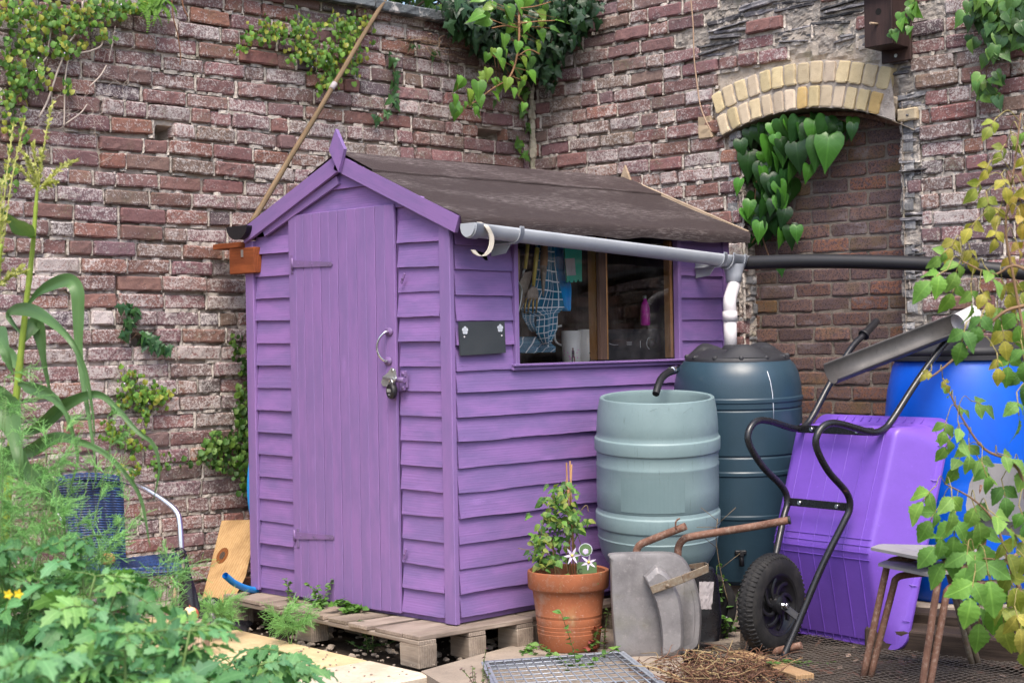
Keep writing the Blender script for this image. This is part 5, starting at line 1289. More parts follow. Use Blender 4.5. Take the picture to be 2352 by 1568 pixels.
# tray: floor panel (towards us), sides flaring to the rim behind
def bz(b, a, z): return W0+BO*b+AX*a+UP*z
tb = lambda p: ((p-W0).dot(BO), (p-W0).z)
fb0, fz0 = tb(rp3[4]); fb1, fz1 = tb(rp3[12])
_c0, _c1 = plane_pt(1878, 1228, 0), plane_pt(1930, 985, 0); fb0, fz0 = tb(_c0); fb1, fz1 = tb(_c1)
dirT = V(fb1-fb0, fz1-fz0, 0).normalized()            # along the floor panel, upwards
nT = V(-dirT.y, dirT.x, 0)
if nT.x > 0: nT = -nT                                  # pointing to the rim side (away from us)
def tp(s, a, d):                                       # s along the floor from lower strap, a across, d depth behind floor
    q = V(fb0, fz0, 0)+dirT*s+nT*(d+.030); return bz(q.x, a, q.y)
Lf = V(fb1-fb0, fz1-fz0, 0).length
# cross-section stations: (s, depth of floor, half width floor, s_rim, rim depth, half width rim)
RD = .215
stations = []
def floor_d(s):                                        # nose slopes back to the rim below s = -.06
    if s > -.05: return 0.
    return (-.05-s)/(-.05-S0)*RD*.93
tr = MB(); tr.smooth = True
S0, S1 = -.58, Lf+.075
while tp(S0-.03, 0, RD+.02).z < GZ+.004: S0 += .004
print('TRAY', S0, tb(tp(S0, 0, RD)))
NSt, NW = 40, 28
def hwf(s): return lerp(.275, .292, (s-S0)/(S1-S0))    # floor half width
def tray(u, v):
    """u across 0..1 (rim-left .. floor .. rim-right), v along"""
    s = lerp(S0, S1, v); d0 = floor_d(s)
    if v > .93: d0 += RD*.8*((v-.93)/.07)**2
    rw = .375; c = u*2-1; ac = abs(c); sg = math.copysign(1, c); fw = hwf(s)
    if ac < .5: a = sg*fw*(ac/.5); d = d0+.0
    else:
        k = (ac-.5)/.5; a = sg*lerp(fw, rw*(1-.10*max(0, (abs(v-.5)-.42)/.08)**2), k**.9); d = lerp(d0, RD, k**1.05)
    return tp(s, a, max(d, 0)+.0)
tr.grid(tray, NW*2, NSt, lambda u, v: (u*.9, v*1.1, 0))
# end wall at the top (rear)
ids = []
for i in range(NW*2+1):
    u = i/(NW*2); p = tray(u, 1); k = (p-W0)
    ids.append(p)
trb = tr
top = [tr.vert(p) for p in ids]; rimr = []
for i, p in enumerate(ids):
    q = Vector(p); c = (i/(NW*2))*2-1; a = c*.37
    rimr.append(tr.vert(tp(S1+.035, a*1.0, RD)))
for i in range(NW*2): tr.face(top[i], top[i+1], rimr[i+1], rimr[i])
# rolled rim: rounded rectangle lip
lip = []
cr_ = .075; hw = .388; sa, sb = S0-.012, S1+.05
def rr_pts():
    P = []
    for (cx, cs, a0_) in ((hw-cr_, sb-cr_, 0), (-hw+cr_, sb-cr_, 90), (-hw+cr_, sa+cr_, 180), (hw-cr_, sa+cr_, 270)):
        for q in range(9): an = R(a0_+q*90/8); P.append((cx+cr_*math.cos(an), cs+cr_*math.sin(an)))
    return P
P = rr_pts(); N = len(P); rows = []
for (off, dd) in ((-.030, RD-.012), (-.012, RD-.002), (0, RD), (.012, RD+.002), (.014, RD+.012), (.010, RD+.018), (-.03, RD+.010)):
    row = []
    for (a, s) in P:
        L_ = math.hypot(a/hw, (s-(sa+sb)/2)/((sb-sa)/2)); ca = a*(1+off/hw); cs = (sa+sb)/2+(s-(sa+sb)/2)*(1+off/((sb-sa)/2)); row.append(tr.vert(tp(cs, ca, dd)))
    rows.append(row)
for i in range(len(rows)-1):
    for k in range(N): tr.face(rows[i][k], rows[i][(k+1) % N], rows[i+1][(k+1) % N], rows[i+1][k])
# ribs on the floor and nose
def rib(pts): tr.tube(pts, .0024, 6)
for c in (-.40, -.24, -.08, .08, .24, .40):
    rib([tray(.5+c*.5, v)+BO*.0015 for v in [k/24 for k in range(24)]])
for s in (-.02, .01, -.05, -.078):
    v = (s-S0)/(S1-S0); rib([tray(.5+c*.5, v)+BO*.0015 for c in [k/12-.5 for k in range(13)]])
for k in range(11): rib([tp(sa+.012, lerp(-.25, .25, k/10), RD-.014), tp(sa-.008, lerp(-.25, .25, k/10), RD)]); rib([tp(sb-.02, lerp(-.25, .25, k/10), RD-.014), tp(sb+.006, lerp(-.25, .25, k/10), RD)])
for k in range(6): rib([tp(lerp(sa+.12, sb-.12, k/5), hw-.02, RD-.016), tp(lerp(sa+.12, sb-.12, k/5), hw+.008, RD)])
tr.build('tray', M['tray'], wb, ang=60)

# ------------------------------------------------------------------ half gutter leaning on the barrow, pipes
a, b = hd(1908, 852, 7.02), hd(2190, 742, 7.20)
m = MB(); d = (b-a).normalized()
halfpipe(m, a, b+d*.05, .058, .003, up=(UP-FW*.75).normalized(), n=18, nl=4)
o = m.build('gutter_offcut', plastic('dusty_black_gutter', (.075, .07, .07), (.03, .03, .03), .5, .8)); tag(o, 'loose black half-round gutter resting on the wheelbarrow handles', 'gutter')
m = MB(); a, b = hd(2200, 742, 7.16), hd(2240, 722, 7.20); m.tube([a, b], .044, 20, cap=False); m.tube([b, a], .040, 20, cap=False)
tag(m.build('pipe_offcut', plastic('chipped_white_pipe', (.62, .60, .62), (.50, .48, .50), .5, .9)), 'short chipped white pipe behind the raspberry leaves at the top of the black gutter', 'pipe')
m = MB(); pts = catmull([hd(1690, 604, 8.25), hd(1860, 600, 8.05), hd(2050, 603, 7.85), hd(2200, 611, 7.7), hd(2420, 634, 7.5)], 8); m.tube(pts, .036, 20)
tag(m.build('drain_pipe', M['black']), 'long black horizontal pipe running across the bricked-up arch', 'pipe')

# ------------------------------------------------------------------ stacked school chairs
FD = (-RT*.93-FW*.37).normalized(); SDv = V(-FD.y, FD.x, 0)
def school_chair(o, seat_h, label, back=True, lean=0):
    t = thing('stacking_chair', label, 'chair', (o.x, o.y, GZ), 'stacked school chairs')
    def L(f, s, z): return V(o.x, o.y, GZ)+FD*f+SDv*s+UP*z
    m = MB(); m.smooth = True
    def sp(u, v):
        f = lerp(-.20, .235, v); s = (u-.5)*.38*(1-.12*(abs(v-.5)*2)**4)
        z = seat_h-.022*math.cos((u-.5)*3.0)*math.sin(min(1, v*1.15)*math.pi)+.012+.035*v-.02*max(0, v-.86)**1.2/.14
        return L(f, s, z)
    top = m.grid(sp, 18, 18); bot = m.grid(lambda u, v: sp(u, v)-V(0, 0, .012), 18, 18)
    def edge(i0, i1, j0, j1): m.face(top[i0][j0], top[i1][j1], bot[i1][j1], bot[i0][j0])
    for k in range(18): edge(0, 0, k, k+1); edge(18, 18, k, k+1); edge(k, k+1, 0, 0); edge(k, k+1, 18, 18)
    m.build('seat', M['seat'], t, ang=50)
    m = MB(); m.smooth = True
    def bp(u, v):
        s = (u-.5)*(.38-.08*max(0, v-.6)/.4-.04*max(0, .2-v)/.2); z = seat_h+.13+.22*v; f = -.27-.05*v-.05*math.cos((u-.5)*2.6)+.045
        return L(f, s, z)
    top = m.grid(bp, 16, 10); bot = m.grid(lambda u, v: bp(u, v)-FD*.012, 16, 10)
    for k in range(16): m.face(top[0][k], top[0][k+1], bot[0][k+1], bot[0][k]); m.face(top[10][k], top[10][k+1], bot[10][k+1], bot[10][k])
    for k in range(10): m.face(top[k][0], top[k+1][0], bot[k+1][0], bot[k][0]); m.face(top[k][16], top[k+1][16], bot[k+1][16], bot[k][16])
    m.build('backrest', M['seat'], t, ang=50)
    for s in (-.17, .17):
        m = MB(); m.tube(catmull([L(.27, s*1.12, 0), L(.17, s, seat_h-.09), L(.15, s*.98, seat_h-.035), L(.10, s*.95, seat_h-.022), L(-.02, s*.95, seat_h-.022)], 6), .0140, 12); m.build('leg', M['rust'], t)
        m = MB(); m.tube(catmull([L(-.27, s*1.12, 0), L(-.13, s, seat_h-.06), L(-.10, s*.95, seat_h-.026), L(-.0, s*.95, seat_h-.024)], 6), .0125, 12); m.build('leg', M['rustgrey'], t)
        m = MB(); m.tube(catmull([L(-.10, s*.9, seat_h-.03), L(-.24, s*.9, seat_h+.02), L(-.27, s*.85, seat_h+.10), L(-.29, s*.8, seat_h+.26)], 5), .010, 10); m.build('back_tube', M['rust'], t)
    return t
oc_ = hd(2172, 1300, 6.30)
school_chair(oc_, .50, 'upper grey plastic stacking chair with rusty legs behind the raspberry leaves')
school_chair(oc_+FD*-.03+SDv*.005, .435, 'lower grey stacking chair nested under the other beside the purple tray')

# ------------------------------------------------------------------ ground clutter, right
A_, B_, C_, D_ = hz(1113, 1521, GZ+.05), hz(1425, 1497, GZ+.05), hz(1530, 1578, GZ+.05), hz(1150, 1600, GZ+.05)
ms = thing('mesh_panel', 'galvanised steel mesh panel lying on the concrete slab', 'mesh panel', (A_+C_)/2-V(0, 0, .04))
for p, q in ((A_, B_), (B_, C_), (C_, D_), (D_, A_)):
    m = MB(); m.beam(p-V(0, 0, .012), q-V(0, 0, .012), .006, .034, UP, .001); m.beam(p+V(0, 0, .003), q+V(0, 0, .003), .03, .004, UP, .001); m.build('frame_bar', M['galvgrid'], ms)
m = MB()
for k in range(1, 9): m.tube([A_.lerp(D_, k/9), B_.lerp(C_, k/9)], .0030, 6)
for k in range(1, 15): m.tube([A_.lerp(B_, k/15)+V(0, 0, .004), D_.lerp(C_, k/15)+V(0, 0, .004)], .0030, 6)
m.build('wire_grid', M['galvgrid'], ms)
m = MB(); r2 = random.Random(3)
for k in range(430):
    px, py = r2.gauss(1640, 75), r2.gauss(1545, 24)
    if py < 1482+abs(px-1640)*.22: py = 1482+abs(px-1640)*.22+r2.uniform(0, 30)
    z0 = GZ+.01+max(0, .10*(1-abs(px-1640)/200))*r2.random(); p = hz(px, py, z0); a = r2.uniform(0, 6.28); L_ = r2.uniform(.05, .22); pts = [p]
    for q in range(4): a += r2.gauss(0, .5); p = p+V(math.cos(a)*L_/4, math.sin(a)*L_/4, r2.gauss(0, .012)); p.z = max(p.z, GZ-.01); pts.append(p)
    g = r2.uniform(.5, 1.3); br_ = r2.random(); m.col = (.17*g, .085*g, .05*g, 1) if br_ < .72 else (.36*g, .27*g, .14*g, 1); rr_ = r2.uniform(.0012, .0036); m.tube(catmull(pts, 3), rr_, 5, rr=[rr_*lerp(1, .4, i/12) for i in range(13)])
for k in range(900):
    px, py = r2.gauss(1650, 80), r2.gauss(1552, 22); p = hz(px, py, GZ+.02*r2.random()+max(0, .07*(1-abs(px-1650)/200))); s_ = r2.uniform(.003, .009); g = r2.uniform(.4, 1.2); m.col = (.10*g, .05*g, .035*g, 1); m.box(p, (s_*2, s_, s_*.6), (V(math.cos(k), math.sin(k), .3).normalized(), V(-math.sin(k), math.cos(k), 0), V(0, 0, 1)), 0, s_*.3)
tag(m.build('dry_root_heap', M['stem']), 'heap of dry brown roots and stalks beside the mesh panel', 'root heap')
m = MB(); a, b = hz(1690, 1500, GZ+.02), hz(1850, 1556, GZ+.02); m.beam(a, b, .085, .03, UP, .003); tag(m.build('timber_offcut', M['raw']), 'short pale timber offcut lying by the root heap', 'timber')
m = MB()
N0 = [hz(1560, 1490, GZ+.012), hz(2080, 1440, GZ+.012), hz(2500, 1560, GZ+.012), hz(1900, 1700, GZ+.012)]
def npt(u, v): p = N0[0].lerp(N0[1], u).lerp(N0[3].lerp(N0[2], u), v); return p+V(0, 0, .012*nz(u*9, v*9)+.008)
for k in range(46): m.tube([npt(k/45, q/14) for q in range(15)], .0013, 4, cap=False)
for k in range(46): m.tube([npt(q/14, k/45) for q in range(15)], .0013, 4, cap=False)
tag(m.build('wire_netting', M['netting']), 'rusted square wire netting flat on the soil around the stacked chairs', 'netting')
m = MB()
for k in range(330):
    p = hz(r2.uniform(1800, 2380), r2.uniform(1440, 1568), GZ+.008); a = r2.uniform(0, 6.28); L_ = r2.uniform(.008, .03); g = r2.uniform(.4, 1.3); pale = r2.random() < .2; m.col = (.30*g, .22*g, .17*g, 1) if pale else (.095*g, .05*g, .035*g, 1)
    d = V(math.cos(a), math.sin(a), r2.uniform(-.3, .5)); s_ = V(-math.sin(a), math.cos(a), r2.uniform(-.4, .4)); m.face(m.vert(p-d*L_), m.vert(p+s_*L_*.5), m.vert(p+d*L_), m.vert(p-s_*L_*.5))
tag(m.build('leaf_litter', M['stem']), 'dry brown leaf litter strewn over the netting', 'leaf litter', kind='stuff')

# ------------------------------------------------------------------ left side: plank, pipes, pole, chair
def cL(cx, cy): return .36623*cx, 994+.36623*cy
q = [hd(*cL(1390, 553), 8.22), hd(*cL(1590, 545), 8.16), hd(*cL(1592, 590), 8.14), hd(*cL(1520, 900), 7.98), hd(*cL(1255, 1085), 7.9)]
q = [hd(*cL(1390, 550), 8.30), hd(*cL(1590, 545), 8.22), hd(*cL(1600, 640), 8.18), hd(*cL(1540, 900), 8.05), hd(*cL(1430, 1110), 7.95), hd(*cL(1255, 1090), 8.02)]
m = MB(); m.prism(q[::-1], FW*.022)
t = thing('wooden_plank', 'golden wooden plank with a dark knot leaning on the wall beside the shed', 'plank', (q[-1]+q[-2])/2)
m.build('board', M['plank'], t)
m = MB(); kc = hd(*cL(1395, 768), 8.075); d1 = (q[1]-q[0]).normalized(); nn = d1.cross(q[5]-q[0]).normalized()
if nn.dot(FW) > 0: nn = -nn
kc = hp(*cL(1395, 768), q[0], nn); m.disc(kc+nn*.0015, nn, .034, 24, r2=.046); m.build('knot_ring', raw_wood('knot_ring', (.20, .07, .02), (.15, .05, .015), (.08, .03, .01), .2), t)
m = MB(); m.disc(kc+nn*.0028, nn, .016, 18, r2=.022); m.build('knot_heart', M['oldwood'], t)
m = MB(); pts = catmull([hd(*cL(1412, 892), 7.75), hd(*cL(1470, 940), 7.83), hd(*cL(1550, 975), 7.95), hd(*cL(1640, 990), 8.1)], 6); m.tube(pts, .0165, 16, cap=False); m.tube(pts[:6][::-1], .013, 16, cap=False)
tag(m.build('water_pipe', M['skyblue']), 'short blue water pipe end poking out over the pallet', 'pipe')
m = MB(); pts = catmull([hd(592, 1020, 8.25), hd(579, 1060, 8.22), hd(574.5, 1110, 8.2), hd(577, 1160, 8.2), hd(590, 1225, 8.22)], 8); m.tube(pts, .016, 14)
tag(m.build('water_pipe', M['skyblue']), 'curved bright blue pipe showing behind the shed corner', 'pipe')
pa, pb = hd(568, 528, 8.16), hy(892, -14, YW-.05); m = MB(); n_ = 14; m.tube([pa.lerp(pb, k/n_)+V(0, 0, .008*nz(k*.4, 2)) for k in range(n_+1)], .015, 12, rr=[.0155-.003*k/n_+.0008*nz(k*1.3, 1) for k in range(n_+1)])
m.mi = 1; w_ = pa.lerp(pb, .565); dd = (pb-pa).normalized(); m.tube([w_, w_+dd*.05], .0165, 12); 
tag(m.build('wooden_pole', [M['pole'], M['tape']]), 'long thin weathered pole leaning from the shed gutter up the wall', 'pole')

ch = hd(285, 1315, 7.35)
t = thing('garden_chair', 'blue wicker garden chair with shiny metal tube arms behind the plants', 'chair', (ch.x, ch.y, GZ))
DC = 7.4
m = MB(); m.smooth = True
def backp(u, v): 
    x0, x1 = lerp(110, 185, v**1.3), lerp(283, 290, v); return hd(lerp(x0, x1, u), lerp(1105, 1300, v), DC+.10-.06*v+.05*math.cos((u-.5)*3)+.0035*math.sin(u*110)*math.cos(v*150))
m.grid(backp, 60, 70); m.build('backrest', M['wicker'], t)
m = MB(); m.smooth = True
def seatp(u, v):
    a = hd(180, 1292, DC+.05).lerp(hd(405, 1268, DC+.16), u); b = hd(185, 1318, DC-.32).lerp(hd(418, 1292, DC-.20), u)
    return a.lerp(b, v)+V(0, 0, .004*math.sin(v*70)*math.cos(u*90)-.03*max(0, v-.86)/.14)
m.grid(seatp, 50, 40); m.tube(catmull([seatp(u/8, 1) for u in range(9)], 3), .018, 10); m.build('seat', M['wicker'], t)
m = MB(); m.tube(catmull([hd(112, 1118, DC+.06), hd(135, 1104, DC+.06), hd(180, 1096, DC+.08), hd(230, 1096, DC+.1), hd(275, 1103, DC+.12)], 8), .020, 14, rr=[.0205+.0018*(k % 2) for k in range(33)]); m.build('top_wrap', M['wicker'], t)
m = MB(); m.tube(catmull([hd(272, 1101, DC+.12), hd(320, 1115, DC+.05), hd(375, 1148, DC-.02), hd(405, 1175, DC-.06), hd(413, 1205, DC-.08), hd(417, 1275, DC-.10), hd(424, 1340, DC-.08), hd(440, 1480, DC-.02)], 6), .0135, 14); m.build('arm_tube', M['chrome'], t)
m = MB(); m.tube(catmull([hd(112, 1118, DC+.06), hd(100, 1128, DC-.05), hd(118, 1165, DC-.15), hd(143, 1195, DC-.2), hd(150, 1230, DC-.2), hd(157, 1340, DC-.2), hd(160, 1500, DC-.2)], 6), .0135, 14); m.build('arm_tube', M['chrome'], t)
for px in (175, 405): m = MB(); m.tube([hd(px, 1290, DC+.1), hd(px-6, 1430, DC+.16)], .0125, 10); m.build('rear_leg', M['chrome'], t)
t = thing('plastic_bag', 'crumpled black plastic bag tied around the blue chair leg', 'bag', hd(438, 1400, DC-.08))
m = MB(); m.smooth = True
def bagp(u, v):
    a = u*2*math.pi; w = lerp(9, 24, v**1.2)*(1+.28*nz(math.cos(a)*1.6, math.sin(a)*1.6+v*2.5, 4)); q = hd(lerp(419, 437, v), lerp(1272, 1398, v), DC-.09); return q+RT*(w*.002*math.cos(a))+FW*(w*.0014*math.sin(a))
m.grid(bagp, 40, 26); m.build('bag_body', M['bag'], t)
m = MB(); m.tube(catmull([hd(398, 1264, DC-.1), hd(412, 1258, DC-.12), hd(424, 1268, DC-.13), hd(412, 1285, DC-.13)], 5), .011, 8, flat=.5); m.build('knot', M['bag'], t)
def apple(px, py, dep, r, label, bitten=False):
    c = hd(px, py, dep); o = thing('apple', label, 'apple', c-V(0, 0, r*.9))
    m = MB(); pf = []
    for k in range(17):
        a = math.pi*k/16; rr_ = r*math.sin(a)*(1+.08*math.cos(a)); zz = -r*.92*math.cos(a)+(r*.18*math.exp(-(math.sin(a)/.35)**2)*(-1 if k > 8 else 1)); pf.append((max(rr_, .0005), zz))
    m.lathe(pf, c, UP, 32)
    if bitten:
        for i, p in enumerate(m.v):
            q = Vector(p)-(c+V(0, 0, r*1.05)-FW*r*.55)
            if q.length < r*.95: q2 = q.normalized()*r*.95; m.v[i] = tuple(Vector(p)-(q2-q)*.9-V(0, 0, r*.1))
        m.smooth = True
    m.build('skin', M['apple'], o)
    if bitten:
        m = MB()
        m.smooth = True; m.grid(lambda u, v: c+V(0, 0, r*.22)-FW*(r*.30)+(RT*math.cos(u*6.2832)*math.sin(v*3.1416)*.78+UP*math.cos(v*3.1416)*.72-FW*math.sin(u*6.2832)*math.sin(v*3.1416)*.72)*r*(1+.12*nz(u*5, v*5)), 20, 12); m.build('bitten_flesh', M['appleflesh'], o)
    m = MB(); m.tube([c+V(0, 0, r*.7), c+V(.004, 0, r*1.15)], .0018, 5); m.build('stalk', M['oldwood'], o)
apple(248, 1283, DC-.16, .034, 'red and yellow apple on the blue chair seat')
pst = hd(437, 1426, 7.0)
m = MB(); m.box((pst.x, pst.y, (pst.z+GZ-.1)/2), (.145, .145, pst.z-GZ+.1), (RT, FW, UP), .004, .002); m.mi = 0; tag(m.build('post_stub', M['rawend']), 'short square timber post stub carrying the bitten apple', 'post')
apple(438, 1409, 7.0, .036, 'bitten apple sitting on top of the timber post stub', True)
t = thing('plastic_sheet', 'crumpled black plastic sheet on the soil between the chair leg and the plank', 'sheet', hd(470, 1440, 7.75))
m = MB(); m.smooth = True; cc = hd(470, 1420, 7.75)
def sheet(u, v): q = V(cc.x, cc.y, GZ)+RT*((u-.5)*.42)+FW*((v-.5)*.34); return q+V(0, 0, .16*math.exp(-((u-.55)/.25)**2-((v-.55)/.3)**2)+.03*nz(u*5, v*5)+.012*nz(u*13, v*13))
m.grid(sheet, 40, 30); m.build('sheet_folds', M['bag'], t)

# ------------------------------------------------------------------ bird box on the right wall
def bxp(px, py, off): return hx(px, py, XW-off)
def c3t(cx, cy): return (2700+cx*.63773)*.57422, cy*.63773*.57422
bx = thing('bird_box', 'dark brown wooden bird box fixed high on the right wall', 'bird box', bxp(2030, 120, .1))
c0 = bxp(*c3t(1395, 330), 0.02); top = bxp(*c3t(1400, -60), 0.02); wbk = .105
a, b = bxp(*c3t(1308, 405), .02), bxp(*c3t(1492, 395), .02); bwd = abs(a.y-b.y)
m = MB(); yc = (a.y+b.y)/2; zb = a.z; zt = zb+.66; m.box((XW-.03, yc, (zb+zt)/2), (.022, bwd, zt-zb), None, .003); m.build('back_board', M['birdbox'], bx)
fz0 = bxp(*c3t(1280, 290), .1).z; 
# box body from front-face pixels: left edge 1187, right edge 1362 at x depth .02+.15
DPT = .155
fa, fb_ = bxp(*c3t(1187, 200), .04+DPT), bxp(*c3t(1362, 200), .04+DPT); fzb = bxp(*c3t(1270, 290), .04+DPT).z; fw_ = abs(fa.y-fb_.y); yf = (fa.y+fb_.y)/2
H_ = .27; hole_z = bxp(*c3t(1277, 75), .04+DPT).z; hole_y = bxp(*c3t(1277, 75), .04+DPT).y
m = MB(); m.box((XW-.041-DPT/2, yf, fzb+H_/2), (DPT, fw_, H_), None, .003); m.build('box_body', M['birdbox'], bx)
m = MB(); m.prism([(XW-.041-DPT-.03, yf+fw_/2+.02, fzb+H_-.005), (XW-.041-DPT-.03, yf-fw_/2-.02, fzb+H_-.005), (XW-.03, yf-fw_/2-.02, fzb+H_+.04), (XW-.03, yf+fw_/2+.02, fzb+H_+.04)], (0, 0, .016)); m.build('roof', M['birdbox'], bx)
m = MB(); m.disc((XW-.0422-DPT, hole_y, hole_z), (-1, 0, 0), .0175, 24); m.build('entrance_hole', M['dark'], bx)
p = bxp(*c3t(1270, 152), .04+DPT); m = MB(); m.tube([p, p+V(-.05, .012, 0)], .0065, 10); m.build('perch', M['rawend'], bx)
m = MB(); m.disc(bxp(*c3t(1384, 350), .0425), (-1, 0, 0), .009, 14, th=.003); m.build('screw', M['steel'], bx)
# ------------------------------------------------------------------ plants
T_HEART = [(0, 0, 0), (.0, -.11, .16), (.06, -.08, .31), (.2, .06, .42), (.36, .27, .42), (.52, .48, .31), (.68, .68, .175), (.84, .85, .065), (1, 1, 0)]
T_LOBE = [(0, 0, 0), (.02, -.16, .26), (.08, .0, .30), (.2, .16, .56), (.34, .36, .24), (.50, .52, .25), (.72, .74, .13), (1, 1, 0)]
T_ROUND = [(0, 0, 0), (.05, -.10, .28), (.22, .12, .50), (.42, .38, .46), (.60, .62, .50), (.82, .88, .30), (1, 1, .0)]
T_OVATE = [(0, 0, 0), (.15, .10, .22), (.33, .30, .35), (.55, .54, .31), (.78, .78, .16), (1, 1, 0)]
T_RASP = [(0, 0, 0), (.06, .03, .10), (.16, .14, .23), (.2, .17, .21), (.3, .28, .35), (.34, .31, .31), (.45, .44, .41), (.49, .47, .36), (.6, .6, .35), (.64, .62, .29), (.75, .76, .22), (.8, .8, .16), (.9, .91, .09), (1, 1, 0)]
T_TOM = [(0, 0, 0), (.1, .06, .17), (.2, .26, .34), (.3, .26, .22), (.42, .5, .35), (.55, .52, .20), (.7, .76, .23), (.82, .82, .1), (1, 1, 0)]
def vary(c, k=.18, y=0): 
    g = rng.uniform(1-k, 1+k); return (c[0]*g*(1+y*rng.random()), c[1]*g, c[2]*g*rng.uniform(.8, 1.2), 1)
def leaf(mb, base, d, nrm, L, tpl, col, fold=.22, droop=.25, wid=1.0, asym=.0):
    d = Vector(d).normalized(); nrm = Vector(nrm); nrm = (nrm-d*nrm.dot(d)); 
    if nrm.length < 1e-4: nrm = d.cross(V(1, .3, .2))
    nrm.normalize(); s = d.cross(nrm); o = rng.uniform(0, 9); tw = rng.uniform(-.15, .15); rows = []
    sm = mb.smooth; mb.smooth = True
    for (tm, te, w) in tpl:
        def P(t, q):
            return base+d*(L*t)+nrm*(-droop*L*t*t*(1 if t > 0 else 0)+fold*abs(q)*L+tw*q*L)+s*(q*L*wid)-nrm*(.05*L*math.sin(abs(q)*9))
        rows.append((mb.vert(P(te, w), (te, w, o), col), mb.vert(P(tm, 0), (tm, 0, o), col), mb.vert(P(te, -w*(1-asym)), (te, -w, o), col)))
    for a, b in zip(rows, rows[1:]): mb.face(a[0], b[0], b[1], a[1]); mb.face(a[1], b[1], b[2], a[2])
    mb.smooth = sm
def rv3(k=1.): return V(rng.gauss(0, k), rng.gauss(0, k), rng.gauss(0, k))
NL, NR = V(0, -1, 0), V(-1, 0, 0)
def wallp(side, px, py, off): return hy(px, py, YW-off) if side == 'L' else hx(px, py, XW-off)
def wall_plant(name, label, cat, side, clumps, tpl, size, cols, off=(.01, .07), stems=(), scol=(.10, .06, .035, 1), mat='leaf', tilt=.55, droop=.25, flowers=0, group=None, seed=1):
    rng.seed(seed*77+5)
    N = NL if side == 'L' else NR; A = V(1, 0, 0) if side == 'L' else V(0, -1, 0)
    p0 = wallp(side, clumps[0][0], clumps[0][1], .03); t = thing(name, label, cat, p0, group)
    m = MB(); m.col = scol
    for st in stems:
        *pts, r = st; m = MB(); m.col = scol; m.tube(catmull([wallp(side, x, y, o) for x, y, o in pts], 5), r, 6, rr=[r*lerp(1, .45, i/(5*(len(pts)-1))) for i in range(5*(len(pts)-1)+1)]); m.build('stem', M['stem'], t)
    m2 = MB(); m3 = MB(); m2.col = scol
    for (px, py, rx, ry, n) in clumps:
        for k in range(n):
            x, y = rng.gauss(px, rx*.55), rng.gauss(py, ry*.55); o = rng.uniform(*off); p = wallp(side, x, y, o)
            L = rng.uniform(*size)*(1 if rng.random() < .8 else .7); dn = (V(0, 0, -1)+A*rng.gauss(0, .55)+N*rng.gauss(.25, .2)).normalized(); nr = (N+A*rng.gauss(0, tilt)+UP*(rng.gauss(.35, tilt))).normalized()
            leaf(m2, p, dn, nr, L, tpl, vary(rng.choice(cols)), droop=droop)
            if rng.random() < .4: m2.mi = 1; m2.tube([p, wallp(side, x+rng.gauss(0, 8), y-rng.uniform(3, 14), max(.004, o-.02))], .0008, 4, cap=False); m2.mi = 0
            if flowers and rng.random() < flowers: m2.mi = 2; m2.disc(p+N*.012, (N+rv3(.4)).normalized(), .004, 5); m2.mi = 0
    m2.build('foliage', [M[mat], M['stem'], M['petal']], t)
    return t
G_TOAD = [(.11, .25, .04), (.15, .30, .05), (.21, .33, .05), (.075, .17, .04), (.10, .22, .04), (.30, .32, .05)]
G_DARK = [(.022, .055, .022), (.03, .075, .032), (.018, .04, .02)]
G_IVY = [(.045, .12, .022), (.06, .17, .03), (.035, .095, .022), (.09, .21, .035)]
G_IVYB = [(.09, .22, .03), (.12, .27, .04), (.07, .17, .03), (.055, .13, .03), (.16, .26, .04)]
wall_plant('wall_creeper', 'bright green trailing creeper covering the top left of the brick wall', 'creeper', 'L', [(30, 30, 40, 34, 90), (110, 40, 50, 40, 150), (190, 35, 45, 36, 120), (260, 20, 55, 24, 110), (330, 12, 40, 14, 50), (70, 100, 38, 30, 80), (150, 105, 30, 26, 60), (50, 180, 26, 50, 60), (20, 230, 30, 40, 50), (95, 170, 20, 30, 30), (155, 195, 12, 16, 16), (20, 130, 24, 40, 40), (240, 70, 20, 22, 26), (40, 300, 40, 30, 24), (15, 400, 20, 40, 20)], T_ROUND, (.016, .033), G_TOAD, (.01, .10), flowers=.03, seed=1, group='creepers on the old walls')
wall_plant('wall_creeper', 'yellow-green trailing creeper on the wall crossed by the leaning pole', 'creeper', 'L', [(590, 80, 30, 30, 40), (640, 70, 36, 26, 80), (690, 60, 36, 30, 80), (700, 110, 30, 28, 90), (745, 130, 36, 34, 130), (790, 100, 30, 40, 110), (815, 140, 16, 36, 40), (760, 175, 24, 22, 45), (735, 190, 14, 20, 16), (560, 105, 18, 18, 14), (830, 60, 24, 30, 50), (780, 50, 30, 20, 50)], T_ROUND, (.016, .033), G_TOAD, (.01, .10), flowers=.03, seed=2, group='creepers on the old walls')
wall_plant('wall_creeper', 'small round-leaved creeper patch on the wall right of the maize leaves', 'creeper', 'L', [(300, 870, 22, 24, 46), (330, 905, 34, 26, 90), (372, 905, 24, 18, 44), (290, 920, 26, 26, 46), (330, 945, 16, 24, 22), (255, 990, 24, 30, 40), (280, 1010, 26, 26, 26), (360, 1060, 40, 30, 30), (320, 1020, 30, 20, 20), (300, 1080, 30, 20, 20)], T_ROUND, (.015, .030), G_TOAD, (.006, .05), flowers=.03, seed=3, group='creepers on the old walls')
